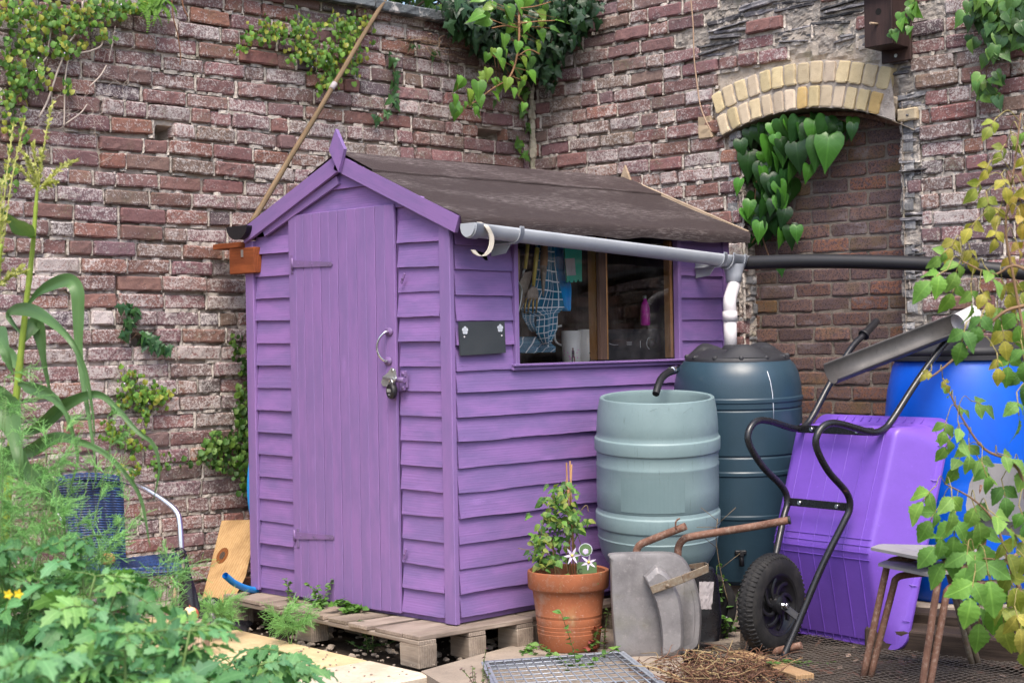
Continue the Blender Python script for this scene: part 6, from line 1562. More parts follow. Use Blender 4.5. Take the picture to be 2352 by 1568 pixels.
wall_plant('wall_creeper', 'green creeper tumbling down the wall against the shed corner', 'creeper', 'L', [(556, 960, 16, 40, 80), (565, 1010, 14, 40, 70), (530, 1015, 30, 24, 70), (500, 1020, 34, 22, 70), (470, 1040, 24, 16, 26), (545, 1060, 22, 30, 50), (560, 1110, 14, 30, 30), (540, 790, 12, 26, 22), (560, 830, 10, 30, 20), (445, 1055, 16, 12, 10), (555, 900, 14, 24, 24), (500, 1060, 24, 16, 26)], T_ROUND, (.018, .036), [(.06, .15, .03), (.09, .2, .04), (.14, .25, .05), (.045, .10, .03)], (.006, .08), seed=4, group='creepers on the old walls')
wall_plant('ivy', 'small sprig of dark lobed ivy rooted in the left brick wall', 'ivy', 'L', [(290, 700, 8, 8, 5), (312, 715, 10, 8, 6), (295, 735, 10, 10, 7), (285, 765, 8, 8, 5), (335, 770, 14, 8, 8), (355, 785, 14, 8, 8), (380, 795, 14, 6, 5)], T_LOBE, (.045, .075), [(.035, .10, .04), (.05, .13, .045)], (.015, .05), [((290, 690, .01), (300, 740, .02), (315, 765, .03), (350, 775, .02), (395, 800, .02), .003), ((315, 765, .03), (300, 780, .02), (290, 775, .02), .002)], mat='ivy', seed=5)
wall_plant('ivy', 'thin trailing ivy runner on the wall above the shed roof', 'ivy', 'L', [(906, 165, 5, 14, 4), (908, 195, 5, 14, 5), (905, 225, 6, 14, 5), (895, 255, 8, 8, 3), (865, 268, 8, 5, 3), (905, 130, 8, 16, 4), (950, 105, 14, 8, 5), (1000, 120, 10, 10, 4)], T_LOBE, (.045, .075), [(.05, .12, .05), (.06, .14, .05)], (.015, .04), [((890, 110, .01), (905, 160, .02), (908, 220, .02), (890, 260, .02), (850, 275, .02), .0025)], mat='ivy', seed=6)
wall_plant('ivy', 'thin ivy runner hanging down the wall corner to the roof', 'ivy', 'L', [(1205, 205, 5, 12, 4), (1200, 255, 6, 12, 3), (1208, 285, 6, 8, 3), (1192, 330, 6, 14, 4), (1205, 350, 6, 8, 3)], T_LOBE, (.05, .075), G_IVYB, (.015, .04), [((1200, 190, .01), (1204, 260, .02), (1198, 320, .02), (1197, 372, .02), .002)], mat='ivy', seed=7)
# dark ivy in the corner and the shrub beyond the wall
wall_plant('ivy', 'dense mass of dark ivy filling the top corner where the two walls meet', 'ivy', 'L', [(1090, 30, 60, 34, 170), (1160, 30, 60, 40, 200), (1220, 50, 50, 60, 230), (1130, 85, 36, 36, 90), (1220, 130, 36, 40, 120), (1100, 60, 30, 30, 60), (1060, 10, 40, 20, 70), (1180, 100, 40, 40, 110)], T_LOBE, (.055, .095), G_DARK+[(.05, .09, .06)], (.03, .26), mat='ivy', seed=8)
wall_plant('ivy', 'dark ivy curtain spilling down the right wall beside the corner', 'ivy', 'R', [(1270, 40, 30, 50, 110), (1310, 30, 36, 36, 120), (1345, 20, 30, 24, 70), (1262, 110, 20, 50, 70), (1300, 80, 30, 30, 60), (1265, 165, 14, 30, 28)], T_LOBE, (.055, .09), G_DARK, (.03, .20), mat='ivy', seed=9)
rng.seed(101)
t = thing('ivy', 'glossy bright green ivy branch hanging in front of the wall corner', 'ivy', wallp('L', 1190, 60, .3)); m = MB(); m.col = (.26, .14, .07, 1); m2 = MB()
def bp_(x, y, o): return wallp('L', x, y, o)
main = catmull([bp_(1195, -20, .30), bp_(1192, 40, .34), bp_(1192, 90, .36), bp_(1185, 140, .36), bp_(1168, 180, .36), bp_(1130, 205, .34), bp_(1095, 232, .30), bp_(1060, 250, .26), bp_(1046, 252, .25)], 6)
m.tube(main, .007, 8, rr=[lerp(.0085, .003, i/(len(main)-1)) for i in range(len(main))])
for br_ in (([(1190, 65, .36), (1160, 60, .38), (1130, 65, .40)]), ([(1190, 55, .36), (1230, 50, .40), (1270, 48, .42), (1300, 45, .43)]), ([(1188, 130, .36), (1215, 115, .38), (1240, 125, .40)]), ([(1192, 20, .34), (1230, 15, .38), (1265, 5, .40)])): mm = MB(); mm.col = m.col; mm.tube(catmull([bp_(*q) for q in br_], 4), .004, 6); mm.build('side_stem', M['stem'], t)
LV = [(1060, 195, 45, 'd'), (1042, 235, 50, 'd'), (1050, 262, 50, 'd'), (1085, 258, 46, 'd'), (1075, 222, 50, 'd'), (1098, 205, 50, 'd'), (1120, 175, 50, 'd'), (1145, 208, 58, 'd'), (1130, 225, 40, 'd'), (1165, 195, 46, 'd'), (1188, 165, 46, 'd'), (1150, 150, 40, 'd'), (1220, 150, 54, 'd'), (1215, 178, 40, 'd'), (1190, 110, 40, 'd'), (1140, 128, 40, 'd'), (1158, 95, 44, 'd'), (1125, 60, 50, 'l'), (1110, 50, 50, 'l'), (1175, 70, 44, 'd'), (1205, 60, 48, 'd'), (1250, 25, 46, 'd'), (1280, 60, 50, 'r'), (1300, 50, 44, 'r'), (1310, 75, 50, 'd'), (1235, 40, 44, 'd'), (1165, 30, 50, 'd'), (1130, 20, 44, 'd'), (1185, 15, 50, 'd'), (1215, 8, 50, 'd'), (1110, 8, 46, 'l'), (1240, 85, 44, 'd'), (1232, 110, 36, 'd'), (1160, 125, 36, 'd'), (1205, 125, 40, 'd'), (1100, 232, 36, 'd'), (1178, 215, 36, 'd'), (1190, 205, 44, 'd')]
for (x, y, L, dr_) in LV+[(q[0]+rng.gauss(0, 16), q[1]+rng.gauss(0, 16), q[2]*.7, q[3]) for q in LV]:
    p = bp_(x, y-L*.35, rng.uniform(.30, .44)); dd = {'d': V(0, 0, -1)+RT*rng.gauss(0, .35), 'l': -RT+V(0, 0, -.3), 'r': RT+V(0, 0, -.25)}[dr_]
    leaf(m2, p, dd+NL*rng.gauss(.2, .15), NL*.8+UP*rng.uniform(.1, .8)+RT*rng.gauss(0, .35), L*.0021*rng.uniform(.75, 1.15), T_HEART, vary(rng.choice(G_IVYB)), droop=.2)
    q = min(main, key=lambda z: (z-p).length)
    if (q-p).length < .30: m2.mi = 1; m2.col = m.col; m2.tube([p, q], .0016, 5); m2.mi = 0
m.build('stem', M['stem'], t); m2.build('foliage', [M['ivy'], M['stem']], t)
t = thing('shrub', 'dark green bushy shrub growing behind the slate coping of the left wall', 'shrub', (1.4, YW+.7, 2.6)); m2 = MB(); m = MB(); m.col = (.06, .04, .03, 1)
for k in range(2600):
    x = rng.uniform(-.2, 3.2); h = .55+.25*nz(x*1.4, 5); p = V(x, YW+.42+abs(rng.gauss(0, .28)), 3.05+rng.random()**.7*(h+.3)); 
    leaf(m2, p, rv3()+V(0, 0, -.4), V(0, -.7, .7)+rv3(.5), rng.uniform(.05, .10), rng.choice([T_OVATE, T_LOBE]), vary(rng.choice([(.03, .08, .02), (.045, .11, .025), (.08, .16, .03), (.02, .05, .018)])))
for k in range(24): x = rng.uniform(-.1, 3.1); m.tube([V(x, YW+.6, 2.5), V(x+rng.gauss(0, .15), YW+.55, 3.1), V(x+rng.gauss(0, .3), YW+.5+rng.random()*.2, 3.7)], .008, 5)
for k in range(500):
    p = V(2.55+abs(rng.gauss(.2, .3)), rng.uniform(-.2, 2.3), 3.5+rng.random()*.6); leaf(m2, p, rv3()+V(0, 0, -.4), V(-.7, 0, .7)+rv3(.5), rng.uniform(.06, .11), T_LOBE, vary(rng.choice(G_DARK)))
m.build('branches', M['stem'], t); m2.build('foliage', M['leaf'], t)
# ivy in the arch
rng.seed(55)
t = thing('ivy', 'large heart-shaped dark green ivy leaves hanging under the yellow brick arch', 'ivy', hx(1790, 300, XW+.05)); m = MB(); m2 = MB(); m.col = (.16, .09, .05, 1)
AV = [(1760, 300, 60), (1790, 300, 66), (1835, 300, 74), (1868, 300, 60), (1900, 300, 76), (1930, 305, 60), (1730, 330, 70), (1765, 345, 80), (1810, 310, 60), (1720, 375, 66), (1735, 400, 70), (1780, 380, 70), (1830, 360, 80), (1905, 345, 90), (1880, 350, 80), (1850, 320, 60), (1690, 385, 40), (1700, 430, 46), (1765, 425, 60), (1740, 440, 50), (1800, 420, 60), (1820, 445, 84), (1690, 475, 60), (1735, 480, 84), (1765, 500, 70), (1790, 470, 50), (1820, 400, 60), (1745, 530, 70), (1790, 520, 76), (1800, 545, 50), (1760, 545, 44), (1815, 540, 56), (1730, 560, 40), (1752, 400, 60), (1710, 500, 56), (1780, 330, 60), (1700, 340, 46), (1960, 300, 40), (1800, 350, 60), (1850, 300, 70), (1780, 440, 60), (1750, 460, 60), (1790, 620, 56)]+[(rng.uniform(1715, 1960), rng.uniform(280, 312), 50) for k in range(16)]+[(rng.gauss(1765, 34), rng.uniform(320, 540), rng.uniform(34, 66)) for k in range(40)]+[(rng.uniform(1710, 1960), rng.uniform(285, 318), rng.uniform(26, 44)) for k in range(20)]
for (x, y, L) in AV:
    br_ = rng.random(); p = hx(x, y-L*.4, XW+rng.uniform(-.03, .12)); c = rng.choice([(.018, .066, .014), (.03, .10, .018), (.015, .05, .014)]) if br_ < .68 else (.06, .19, .025)
    leaf(m2, p, V(0, 0, -1)+RT*rng.gauss(0, .25)-FW*.15, -FW*.8+UP*rng.uniform(.0, .6)+RT*rng.gauss(0, .4), L*.0024*rng.uniform(.7, 1.12), T_HEART, vary(c, .2), droop=.3, fold=.08, wid=.88, asym=rng.uniform(-.1, .15))
for pts in ([(1770, 280), (1755, 330), (1740, 400), (1735, 470), (1750, 540), (1770, 600)], [(1800, 275), (1810, 330), (1815, 400), (1805, 470), (1800, 540)], [(1860, 275), (1890, 300), (1910, 330)], [(1740, 540), (1715, 570), (1695, 560)]):
    m = MB(); m.col = (.16, .09, .05, 1); m.tube(catmull([hx(x, y, XW+.09) for x, y in pts], 5), .004, 6); m.build('stem', M['stem'], t)
m2.build('foliage', M['ivy'], t)
wall_plant('ivy', 'ivy with pointed pale-veined leaves hanging at the top right edge of the wall', 'ivy', 'R', [(2270, 40, 40, 40, 14), (2320, 40, 30, 50, 14), (2280, 20, 34, 26, 16), (2320, 15, 30, 24, 16), (2345, 40, 16, 30, 10), (2290, 60, 20, 22, 9), (2300, 85, 18, 20, 8), (2285, 120, 16, 18, 7), (2245, 180, 14, 16, 5), (2280, 165, 14, 16, 6), (2265, 205, 10, 14, 4), (2340, 85, 14, 24, 7), (2300, 0, 60, 14, 16), (2250, 20, 14, 20, 5), (2290, 215, 10, 14, 4)], T_HEART, (.055, .095), [(.05, .12, .035), (.08, .18, .04), (.13, .25, .05), (.04, .09, .03)], (.03, .14), [((2320, -20, .05), (2305, 60, .06), (2285, 120, .06), (2265, 170, .05), (2290, 220, .04), (2310, 250, .03), .004)], mat='ivy', seed=12, tilt=.4)
wall_plant('ivy', 'sprig of bright ivy leaves hanging over the bird box side', 'ivy', 'R', [(2070, 45, 14, 12, 5), (2050, 72, 8, 10, 3), (2090, 55, 10, 12, 4), (2100, 20, 8, 14, 4), (2095, 5, 8, 8, 3)], T_HEART, (.055, .085), G_IVYB, (.20, .26), [((2105, -10, .21), (2098, 30, .22), (2080, 55, .23), (2052, 65, .24), .0028)], mat='ivy', seed=13, tilt=.4)
# dry roots, vines and fern
t = thing('dried_vine', 'pale dried vine stem dangling down the right wall left of the arch', 'vine', hx(1600, 150, XW-.03)); m = MB(); m.col = (.40, .28, .2, 1); m.tube(catmull([hx(x, y, XW-.035) for x, y in ((1586, -10), (1592, 60), (1594, 130), (1600, 185), (1608, 240), (1620, 275), (1634, 302))], 6), .0042, 6); m.build('stem', M['stem'], t)
t = thing('dried_roots', 'pale wiry dead roots clinging to the upper left wall below the creeper', 'roots', hy(160, 200, YW-.03)); m = MB(); m.col = (.46, .40, .36, 1)
for pts, r in (([(190, 0), (185, 60), (150, 110), (142, 140), (130, 170), (110, 230), (90, 270)], .0055), ([(230, 60), (235, 100), (215, 115), (180, 122), (150, 115)], .005), ([(160, 120), (150, 180), (148, 260), (147, 290)], .0045), ([(120, 60), (112, 100), (108, 130), (80, 160)], .004), ([(245, 150), (230, 175), (205, 200)], .004), ([(200, 240), (185, 260), (150, 285)], .0035), ([(260, 95), (250, 140), (265, 60)], .002)):
    m.tube(catmull([hy(x, y, YW-.035-.012*abs(nz(x, y))) for x, y in pts], 5), r, 6)
for k in range(60):
    x, y = rng.gauss(150, 70), rng.gauss(180, 80); pts = [(x, y)]
    for q in range(4): x += rng.gauss(0, 14); y += rng.gauss(8, 10); pts.append((x, y))
    m.tube(catmull([hy(x, y, YW-.03) for x, y in pts], 3), .0009, 4)
m.build('root_strands', M['stem'], t)
t = thing('dead_twigs', 'tangle of dead brown twigs under the slate coping', 'twigs', hy(980, 110, YW-.04)); m = MB(); m.col = (.22, .15, .10, 1)
for k in range(26):
    x, y = rng.uniform(900, 1080), rng.gauss(100, 14); pts = [(x, y)]
    for q in range(3): x += rng.gauss(14, 14); y += rng.gauss(4, 8); pts.append((x, y))
    m.tube(catmull([hy(x, y, YW-rng.uniform(.02, .09)) for x, y in pts], 3), rng.uniform(.001, .003), 5)
m.build('twig_strands', M['stem'], t)
t = thing('dead_twig', 'single bare reddish twig hanging from the creeper at the top of the left wall', 'twig', hy(405, 80, YW-.04)); m = MB(); m.col = (.24, .12, .07, 1); m.tube(catmull([hy(x, y, YW-.04) for x, y in ((394, -10), (398, 40), (408, 80), (415, 130), (413, 150))], 5), .003, 6); m.build('stem', M['stem'], t); m = MB(); m.col = (.24, .12, .07, 1); m.tube(catmull([hy(x, y, YW-.05) for x, y in ((417, -8), (422, 20), (432, 40))], 5), .004, 6); m.build('stem', M['stem'], t)
t = thing('fern', 'small bright fern tuft growing from the top of the left wall', 'fern', hy(330, 10, YW-.05)); m = MB(); m2 = MB()
for k in range(12):
    x0, y0 = rng.uniform(310, 370), rng.uniform(-14, 6); a = rng.gauss(0, .6); L = rng.uniform(.12, .22); b = hy(x0, y0, YW-.04); d = (V(math.sin(a), -.5, -.9)).normalized(); pts = [b+d*L*q/6+V(0, -.05*math.sin(q/6*3), 0) for q in range(7)]; m.col = (.12, .16, .05, 1); m.tube(pts, .0012, 4)
    for q in range(1, 14):
        f = q/14; p = b+d*L*f+V(0, -.05*math.sin(f*3), 0)
        for sg in (-1, 1): leaf(m2, p, V(math.cos(a)*sg, -.2, -.25-math.sin(a)*sg), V(0, -1, .3), .03*(1-f*.8), T_OVATE, vary((.12, .25, .03)), droop=.1)
m.build('stem', M['stem'], t); m2.build('foliage', M['leaf'], t)

# ------------------------------------------------------------------ maize
def ribbon(mb, pts, wmax, col, twist=0, seed=0, face=None, prof=None, n=7):
    P = catmull(pts, n); N = len(P); cum = [0]
    for i in range(1, N): cum.append(cum[-1]+(P[i]-P[i-1]).length)
    rows = []; sm = mb.smooth; mb.smooth = True; pf = Vector(face or -FW)
    for i, p in enumerate(P):
        f = cum[i]/cum[-1]; d = (P[min(i+1, N-1)]-P[max(i-1, 0)]).normalized(); s = d.cross(pf)
        if s.length < .15: s = d.cross(pf+RT*.5)
        s.normalize(); a = twist*f+.5*nz(f*2.2, seed); nn = s.cross(d).normalized(); s2 = s*math.cos(a)+nn*math.sin(a); n2 = s2.cross(d)
        w = wmax*(prof(f) if prof else (min(1, f*5+.45)*(1-f**2.2)**.8)); row = []
        for c in (-1, -.5, 0, .5, 1): row.append(mb.vert(p+s2*(w*c)+n2*(abs(c)*w*.35+.006*nz(f*14, seed+c*2)*abs(c)), (f*3, c*.5, seed), col))
        rows.append(row)
    for a, b in zip(rows, rows[1:]):
        for k in range(4): mb.face(a[k], a[k+1], b[k+1], b[k])
    mb.smooth = sm
def maize(label, stalk, leaves, tass, dep, seed):
    rng.seed(seed); st = [hd(x, y, dep+dd) for x, y, dd in stalk]; t = thing('maize_plant', label, 'maize', (st[0].x, st[0].y, GZ), 'maize plants')
    m = MB(); m.col = (.26, .36, .05, 1); pts = catmull(st, 6); N = len(pts)
    m.tube(pts, .012, 12, rr=[lerp(.0165, .005, i/(N-1))*(1.18 if i % 9 == 0 else 1) for i in range(N)]); m.build('stalk', M['stem'], t)
    for i, (lf, w) in enumerate(leaves):
        m = MB(); g = rng.uniform(.85, 1.15); pk = rng.uniform(.22, .38)
        ribbon(m, [hd(x, y, dep+dd) for x, y, dd in lf], w*1.12, (.085*g, .175*g, .062*g, 1), rng.uniform(-.3, .3), i*3.3+seed, prof=lambda f: min(1, f*4+.35)*(.45+.55*math.exp(-((f-pk)/.20)**2))*(1-f**3)**.7); m.build('leaf', M['corn'], t)
    if tass:
        m = MB(); b = hd(tass[0][0], tass[0][1], dep)
        for (x, y, dd) in tass[1:]:
            e = hd(x, y, dep+dd); L = (e-b).length; pts = catmull([b, b.lerp(e, .5)+V(0, 0, L*.10), e], 8); m.col = (.42, .44, .14, 1); m.tube(pts, .0022, 5)
            for k, p in enumerate(pts[2:]):
                for q in range(4): m.col = vary((.45, .46, .16), .2); d = (rv3()+V(0, 0, .4)).normalized(); leaf(m, p, d+(e-b).normalized(), rv3(), rng.uniform(.012, .02), T_OVATE, m.col, wid=.8)
        m.build('tassel', M['leaf'], t)
maize('tall maize plant with pale tassel and long drooping leaves at the left edge', [(10, 1420, 0), (14, 1200, 0), (28, 1000, 0), (44, 850, 0), (60, 700, 0), (74, 580, 0), (82, 480, 0), (86, 425, 0)],
 [([(58, 712, 0), (85, 675, -.05), (125, 652, -.12), (160, 645, -.18), (178, 668, -.2), (181, 720, -.2), (182, 800, -.2), (192, 880, -.22), (205, 960, -.25), (215, 1030, -.27), (222, 1110, -.28)], .021),
  ([(52, 770, 0), (20, 722, .05), (60, 712, -.1), (105, 730, -.2), (160, 780, -.3), (195, 850, -.3), (212, 940, -.3), (218, 1010, -.3)], .021),
  ([(38, 880, 0), (70, 890, -.1), (115, 905, -.2), (150, 945, -.3), (172, 1010, -.3), (178, 1060, -.3), (160, 1130, -.3)], .020),
  ([(28, 1000, 0), (90, 980, -.1), (150, 930, -.2), (222, 905, -.3), (270, 940, -.35), (315, 990, -.4), (352, 1020, -.4), (366, 1075, -.4), (352, 1150, -.4)], .020),
  ([(78, 545, 0), (50, 520, -.1), (20, 500, -.2), (-20, 470, -.3)], .030),
  ([(24, 1040, 0), (70, 1035, -.1), (130, 1005, -.2), (185, 1015, -.3), (240, 1040, -.35), (290, 1090, -.4), (325, 1150, -.4), (345, 1260, -.4)], .020),
  ([(44, 850, 0), (20, 815, .05), (-10, 790, .1), (-40, 800, .1)], .024),
  ([(50, 790, 0), (80, 745, .05), (92, 770, .05), (105, 850, .05), (118, 910, .05)], .024),
  ([(20, 1100, 0), (60, 1080, 0), (100, 1090, -.1), (140, 1150, -.2), (150, 1250, -.2)], .024),
  ([(30, 960, 0), (5, 900, 0), (-30, 880, 0)], .032)],
 [(88, 440), (98, 345, 0), (120, 240, .02), (30, 375, 0), (60, 360, -.05), (160, 375, .05), (175, 370, .0), (45, 340, .05), (130, 420, -.05), (75, 330, .03)], 5.3, 21)
maize('maize plant mostly out of frame with yellow tassels at the far left edge', [(-30, 1420, 0), (-20, 900, 0), (-6, 640, 0), (2, 560, 0)], [([(-20, 900, 0), (20, 950, 0), (40, 1040, -.1), (50, 1120, -.1)], .045), ([(-26, 1050, 0), (30, 1060, 0), (90, 1110, -.1), (130, 1180, -.1)], .045), ([(-14, 760, 0), (10, 800, -.1), (30, 860, -.1)], .04)], [(-5, 660), (8, 500, 0), (5, 420, .02), (50, 615, 0), (60, 625, .05), (30, 290, .1), (55, 280, .05)], 5.0, 22)

# ------------------------------------------------------------------ tomato plants, fennel, weeds
def compound(m, ms_, b, d, L, nrm, tpl, cols, nl=3, end=1.0, droop=.25, wid=1., lf=.42):
    d = Vector(d).normalized(); pts = [b+d*L*f+V(0, 0, -droop*L*f*f) for f in (0, .25, .5, .75, 1)]; ms_.tube(pts, .0022, 5)
    s = d.cross(nrm).normalized()
    c = rng.choice(cols)
    for k in range(nl):
        f = lerp(.30, .86, k/max(1, nl-1)) if nl > 1 else .5; p = b+d*L*f+V(0, 0, -droop*L*f*f)
        for sg in (-1, 1): leaf(m, p, s*sg*.9+d*.5+V(0, 0, -.25)+rv3(.12), Vector(nrm)+rv3(.25), L*lf*rng.uniform(.8, 1.1)*(1.1-.25*abs(f-.6)), tpl, vary(c), wid=wid, droop=rng.uniform(.2, .5), fold=rng.uniform(.12, .34))
    leaf(m, pts[-1], d+V(0, 0, -.5), Vector(nrm)+rv3(.2), L*lf*1.25*end, tpl, vary(c), wid=wid, droop=rng.uniform(.25, .55), fold=rng.uniform(.12, .34))
G_TOM = [(.11, .28, .11), (.15, .33, .13), (.08, .21, .08), (.19, .37, .11)]
def tomato(label, px, top, dep, spread, n, seed, fl=3):
    rng.seed(seed); b = hd(px, 1500, dep); t = thing('tomato_plant', label, 'tomato plant', (b.x, b.y, GZ), 'tomato plants'); m = MB(); ms_ = MB(); ms_.col = (.12, .20, .06, 1); m3 = MB()
    zt = hd(px, top, dep).z; H = zt-GZ
    for k in range(n):
        sx = rng.gauss(0, .35); p0 = V(b.x, b.y, GZ)+RT*rng.gauss(0, spread*.3)+FW*rng.gauss(0, .15); hk = H*rng.uniform(.62, 1.0); p1 = p0+RT*rng.gauss(0, spread*.6)+FW*rng.gauss(0, .22)+V(0, 0, hk); mid = p0.lerp(p1, .5)+RT*rng.gauss(0, .06); pts = catmull([p0, mid, p1], 6); ms_.tube(pts, .006, 7, rr=[lerp(.008, .003, i/12) for i in range(13)])
        for q in range(3, 13):
            for w_ in range(3 if q < 12 else 5):
                a = rng.uniform(0, 6.28); d = V(math.cos(a), math.sin(a), rng.uniform(.0, .55)); compound(m, ms_, pts[q], d, rng.uniform(.09, .17)*(1 if q < 11 else .8), V(0, 0, 1)-FW*.35+rv3(.35), T_TOM, G_TOM, 3, wid=1.0)
    for k in range(fl):
        m3 = MB(); c = V(b.x, b.y, zt)+RT*rng.gauss(0, spread*.6)-FW*.2+V(0, 0, rng.uniform(-.25, -.02))
        for q in range(5): a = 2*math.pi*q/5; leaf(m3, c, RT*math.cos(a)+UP*math.sin(a)-FW*.4, -FW, .013, T_OVATE, (1, 1, 1, 1))
        m3.build('flower', M['yellowpetal'], t)
    ms_.build('stems', M['stem'], t); m.build('foliage', M['leaf'], t)
tomato('tomato plant with yellow flowers at the bottom left corner', 20, 1255, 4.1, .22, 8, 31, 2)
tomato('tallest tomato plant, its pale shoots standing in front of the blue chair back', 110, 1165, 4.5, .13, 4, 32, 0)
tomato('tomato plant in front of the blue chair seat', 270, 1500, 4.5, .26, 8, 33, 0)
tomato('low tomato plant in front of the timber post stub', 345, 1500, 4.6, .14, 6, 34, 0)
tomato('small tomato plant sprawling onto the sandstone slabs, rightmost of the tomatoes', 580, 1500, 4.7, .12, 4, 35, 0)
tomato('dense tomato plant along the bottom edge with a yellow flower', 200, 1440, 3.8, .28, 10, 36, 1)
def fennel(label, px, base_y, top, dep, spread, n, seed):
    rng.seed(seed); b = hd(px, base_y, dep); t = thing('fennel_plant', label, 'fennel', (b.x, b.y, GZ), 'feathery fennel'); m = MB(); m2 = MB()
    H = hd(px, top, dep).z-GZ
    for k in range(n):
        p0 = V(b.x, b.y, GZ)+RT*rng.gauss(0, .04); p1 = p0+RT*rng.gauss(0, spread)+FW*rng.gauss(0, spread*.6)+V(0, 0, H*rng.uniform(.45, 1)); pts = catmull([p0, p0.lerp(p1, .5)+V(0, 0, .05), p1], 6); m.col = (.14, .24, .08, 1); m.tube(pts, .0024, 5, rr=[lerp(.003, .001, i/12) for i in range(13)])
        for q in range(4, 13):
            a = rng.uniform(0, 6.28); d = V(math.cos(a), math.sin(a), rng.uniform(.1, .9)).normalized(); L = rng.uniform(.08, .17)
            for w_ in range(11):
                s_ = (d+rv3(.30)).normalized(); bb = pts[q]+d*L*rng.uniform(0, .7); e = bb+s_*L*rng.uniform(.3, .6)+V(0, 0, -.01); g = rng.uniform(.7, 1.3); m2.col = (.22*g, .48*g, .14*g, 1)
                m2.tube([bb, bb.lerp(e, .5)+V(0, 0, .006), e], .0009, 3, cap=False)
                for h in range(4): m2.tube([bb.lerp(e, .25*h+.1), bb.lerp(e, .25*h+.1)+(s_+rv3(.5)).normalized()*L*.22], .0007, 3, cap=False)
    m.build('stems', M['stem'], t); m2.build('foliage', M['stem'], t)
fennel('feathery fennel between the maize and the blue chair', 70, 1450, 910, 4.9, .16, 20, 41)
fennel('dense feathery fennel at the far left edge behind the tomato plants', -10, 1450, 860, 4.6, .16, 20, 46)
fennel('feathery fennel in front of the blue chair back', 250, 1470, 1130, 5.0, .12, 3, 42)
fennel('feathery fennel drooping in front of the chair arm and bag', 320, 1470, 1190, 5.3, .09, 4, 43)
fennel('wispy fennel growing beside the left pallet block', 505, 1450, 1345, 7.4, .07, 3, 44)
fennel('wispy fennel tuft under the front edge of the pallet', 668, 1462, 1408, 7.3, .05, 3, 45)
def weed(name, label, cat, px, py, h, n, cols, seed, tpl=T_OVATE, size=(.012, .025), flowers=None, zz=GZ, spread=.04):
    rng.seed(seed); b = hz(px, py, zz); t = thing(name, label, cat, b); m = MB(); m2 = MB(); m3 = MB()
    for k in range(n):
        p1 = b+rv3(spread)+V(0, 0, h*rng.uniform(.4, 1)); p1.z = max(p1.z, zz+.02); pts = catmull([b+rv3(.012), b.lerp(p1, .5)+rv3(.01), p1], 5); m.col = vary((.13, .2, .06)); m.tube(pts, .0015, 4)
        for q in range(1, 11):
            for w_ in range(2): a = rng.uniform(0, 6.28); leaf(m2, pts[q], V(math.cos(a), math.sin(a), rng.uniform(-.1, .6)), V(0, 0, 1)+rv3(.4), rng.uniform(*size), tpl, vary(rng.choice(cols)))
        if flowers and rng.random() < .6:
            m2.mi = 1
            for q in range(4): a = q*1.57; leaf(m2, p1, V(math.cos(a), math.sin(a), .5), UP, .008, T_OVATE, (1, 1, 1, 1))
            m2.mi = 0
    m.build('stems', M['stem'], t); m2.build('foliage', [M['leaf'], M['petal']], t)
GW = [(.08, .18, .04), (.11, .24, .05), (.15, .28, .06)]
weed('weed', 'green weed with tiny pale flowers between the barrow pan and the black tyre', 'weed', 1650, 1470, .30, 12, GW, 51, size=(.018, .04), flowers='petal', spread=.07)
weed('weed', 'small weed growing on the pallet boards left of the door', 'weed', 662, 1380, .10, 3, GW, 52, zz=0, spread=.015)
weed('weed', 'low weed tuft at the foot of the shed door on the pallet', 'weed', 735, 1393, .035, 6, GW, 53, zz=0, size=(.02, .035), spread=.05)
weed('weed', 'broad-leaved weed tuft on the pallet below the middle of the door', 'weed', 800, 1402, .03, 6, [(.09, .2, .04)], 54, zz=0, size=(.025, .045), spread=.05)
weed('weed', 'green weed in the dark gap under the pallet', 'weed', 850, 1490, .07, 8, [(.05, .12, .03)], 55, spread=.09)
weed('weed', 'spindly weed in front of the flower pot', 'weed', 1392, 1500, .24, 2, [(.12, .2, .05), (.2, .1, .06)], 56, spread=.012)
weed('weed', 'small red-tinged weed at the base of the flower pot', 'weed', 1352, 1508, .05, 6, [(.10, .2, .04), (.22, .05, .04)], 57, size=(.02, .04), spread=.04)
weed('weed', 'tiny weed on the concrete slab above the mesh panel', 'weed', 1210, 1508, .035, 7, GW, 58, spread=.04)
weed('weed', 'leafy weed growing through the steel mesh panel', 'weed', 1330, 1540, .05, 7, GW, 59, size=(.02, .04), spread=.12)
weed('weed', 'weed tuft between the netting and the wheelbarrow nose', 'weed', 1810, 1530, .05, 8, [(.07, .14, .03), (.10, .2, .04)], 60, spread=.09)
weed('herb', 'dry purple-brown flowering herb in the foreground beside the mesh panel', 'herb', 1108, 1600, .16, 7, [(.14, .09, .08), (.12, .16, .06), (.16, .08, .10)], 61, size=(.008, .016), spread=.03)
weed('hanging_weed', 'yellow-green weed trailing over the left edge of the pallet', 'weed', 672, 1420, .05, 8, [(.2, .26, .05), (.1, .2, .04)], 62, zz=-.06, spread=.05)
# thin dry seed stalk by the tyre
t = thing('seed_stalk', 'thin brown seed stalk rising in front of the dark water butt', 'stalk', hd(1660, 1400, 6.95)); m = MB(); m.col = (.2, .15, .09, 1)
m.tube(catmull([hd(1672, 1380, 6.95), hd(1655, 1310, 6.93), hd(1645, 1240, 6.9), hd(1648, 1190, 6.9)], 5), .0018, 5)
for (a, b) in (((1650, 1260), (1612, 1230)), ((1646, 1210), (1600, 1210)), ((1646, 1205), (1690, 1165)), ((1655, 1305), (1700, 1270)), ((1648, 1195), (1610, 1165))): m.tube([hd(*a, 6.92), hd(*b, 6.9)], .0011, 4)
m.build('stem', M['stem'], t)

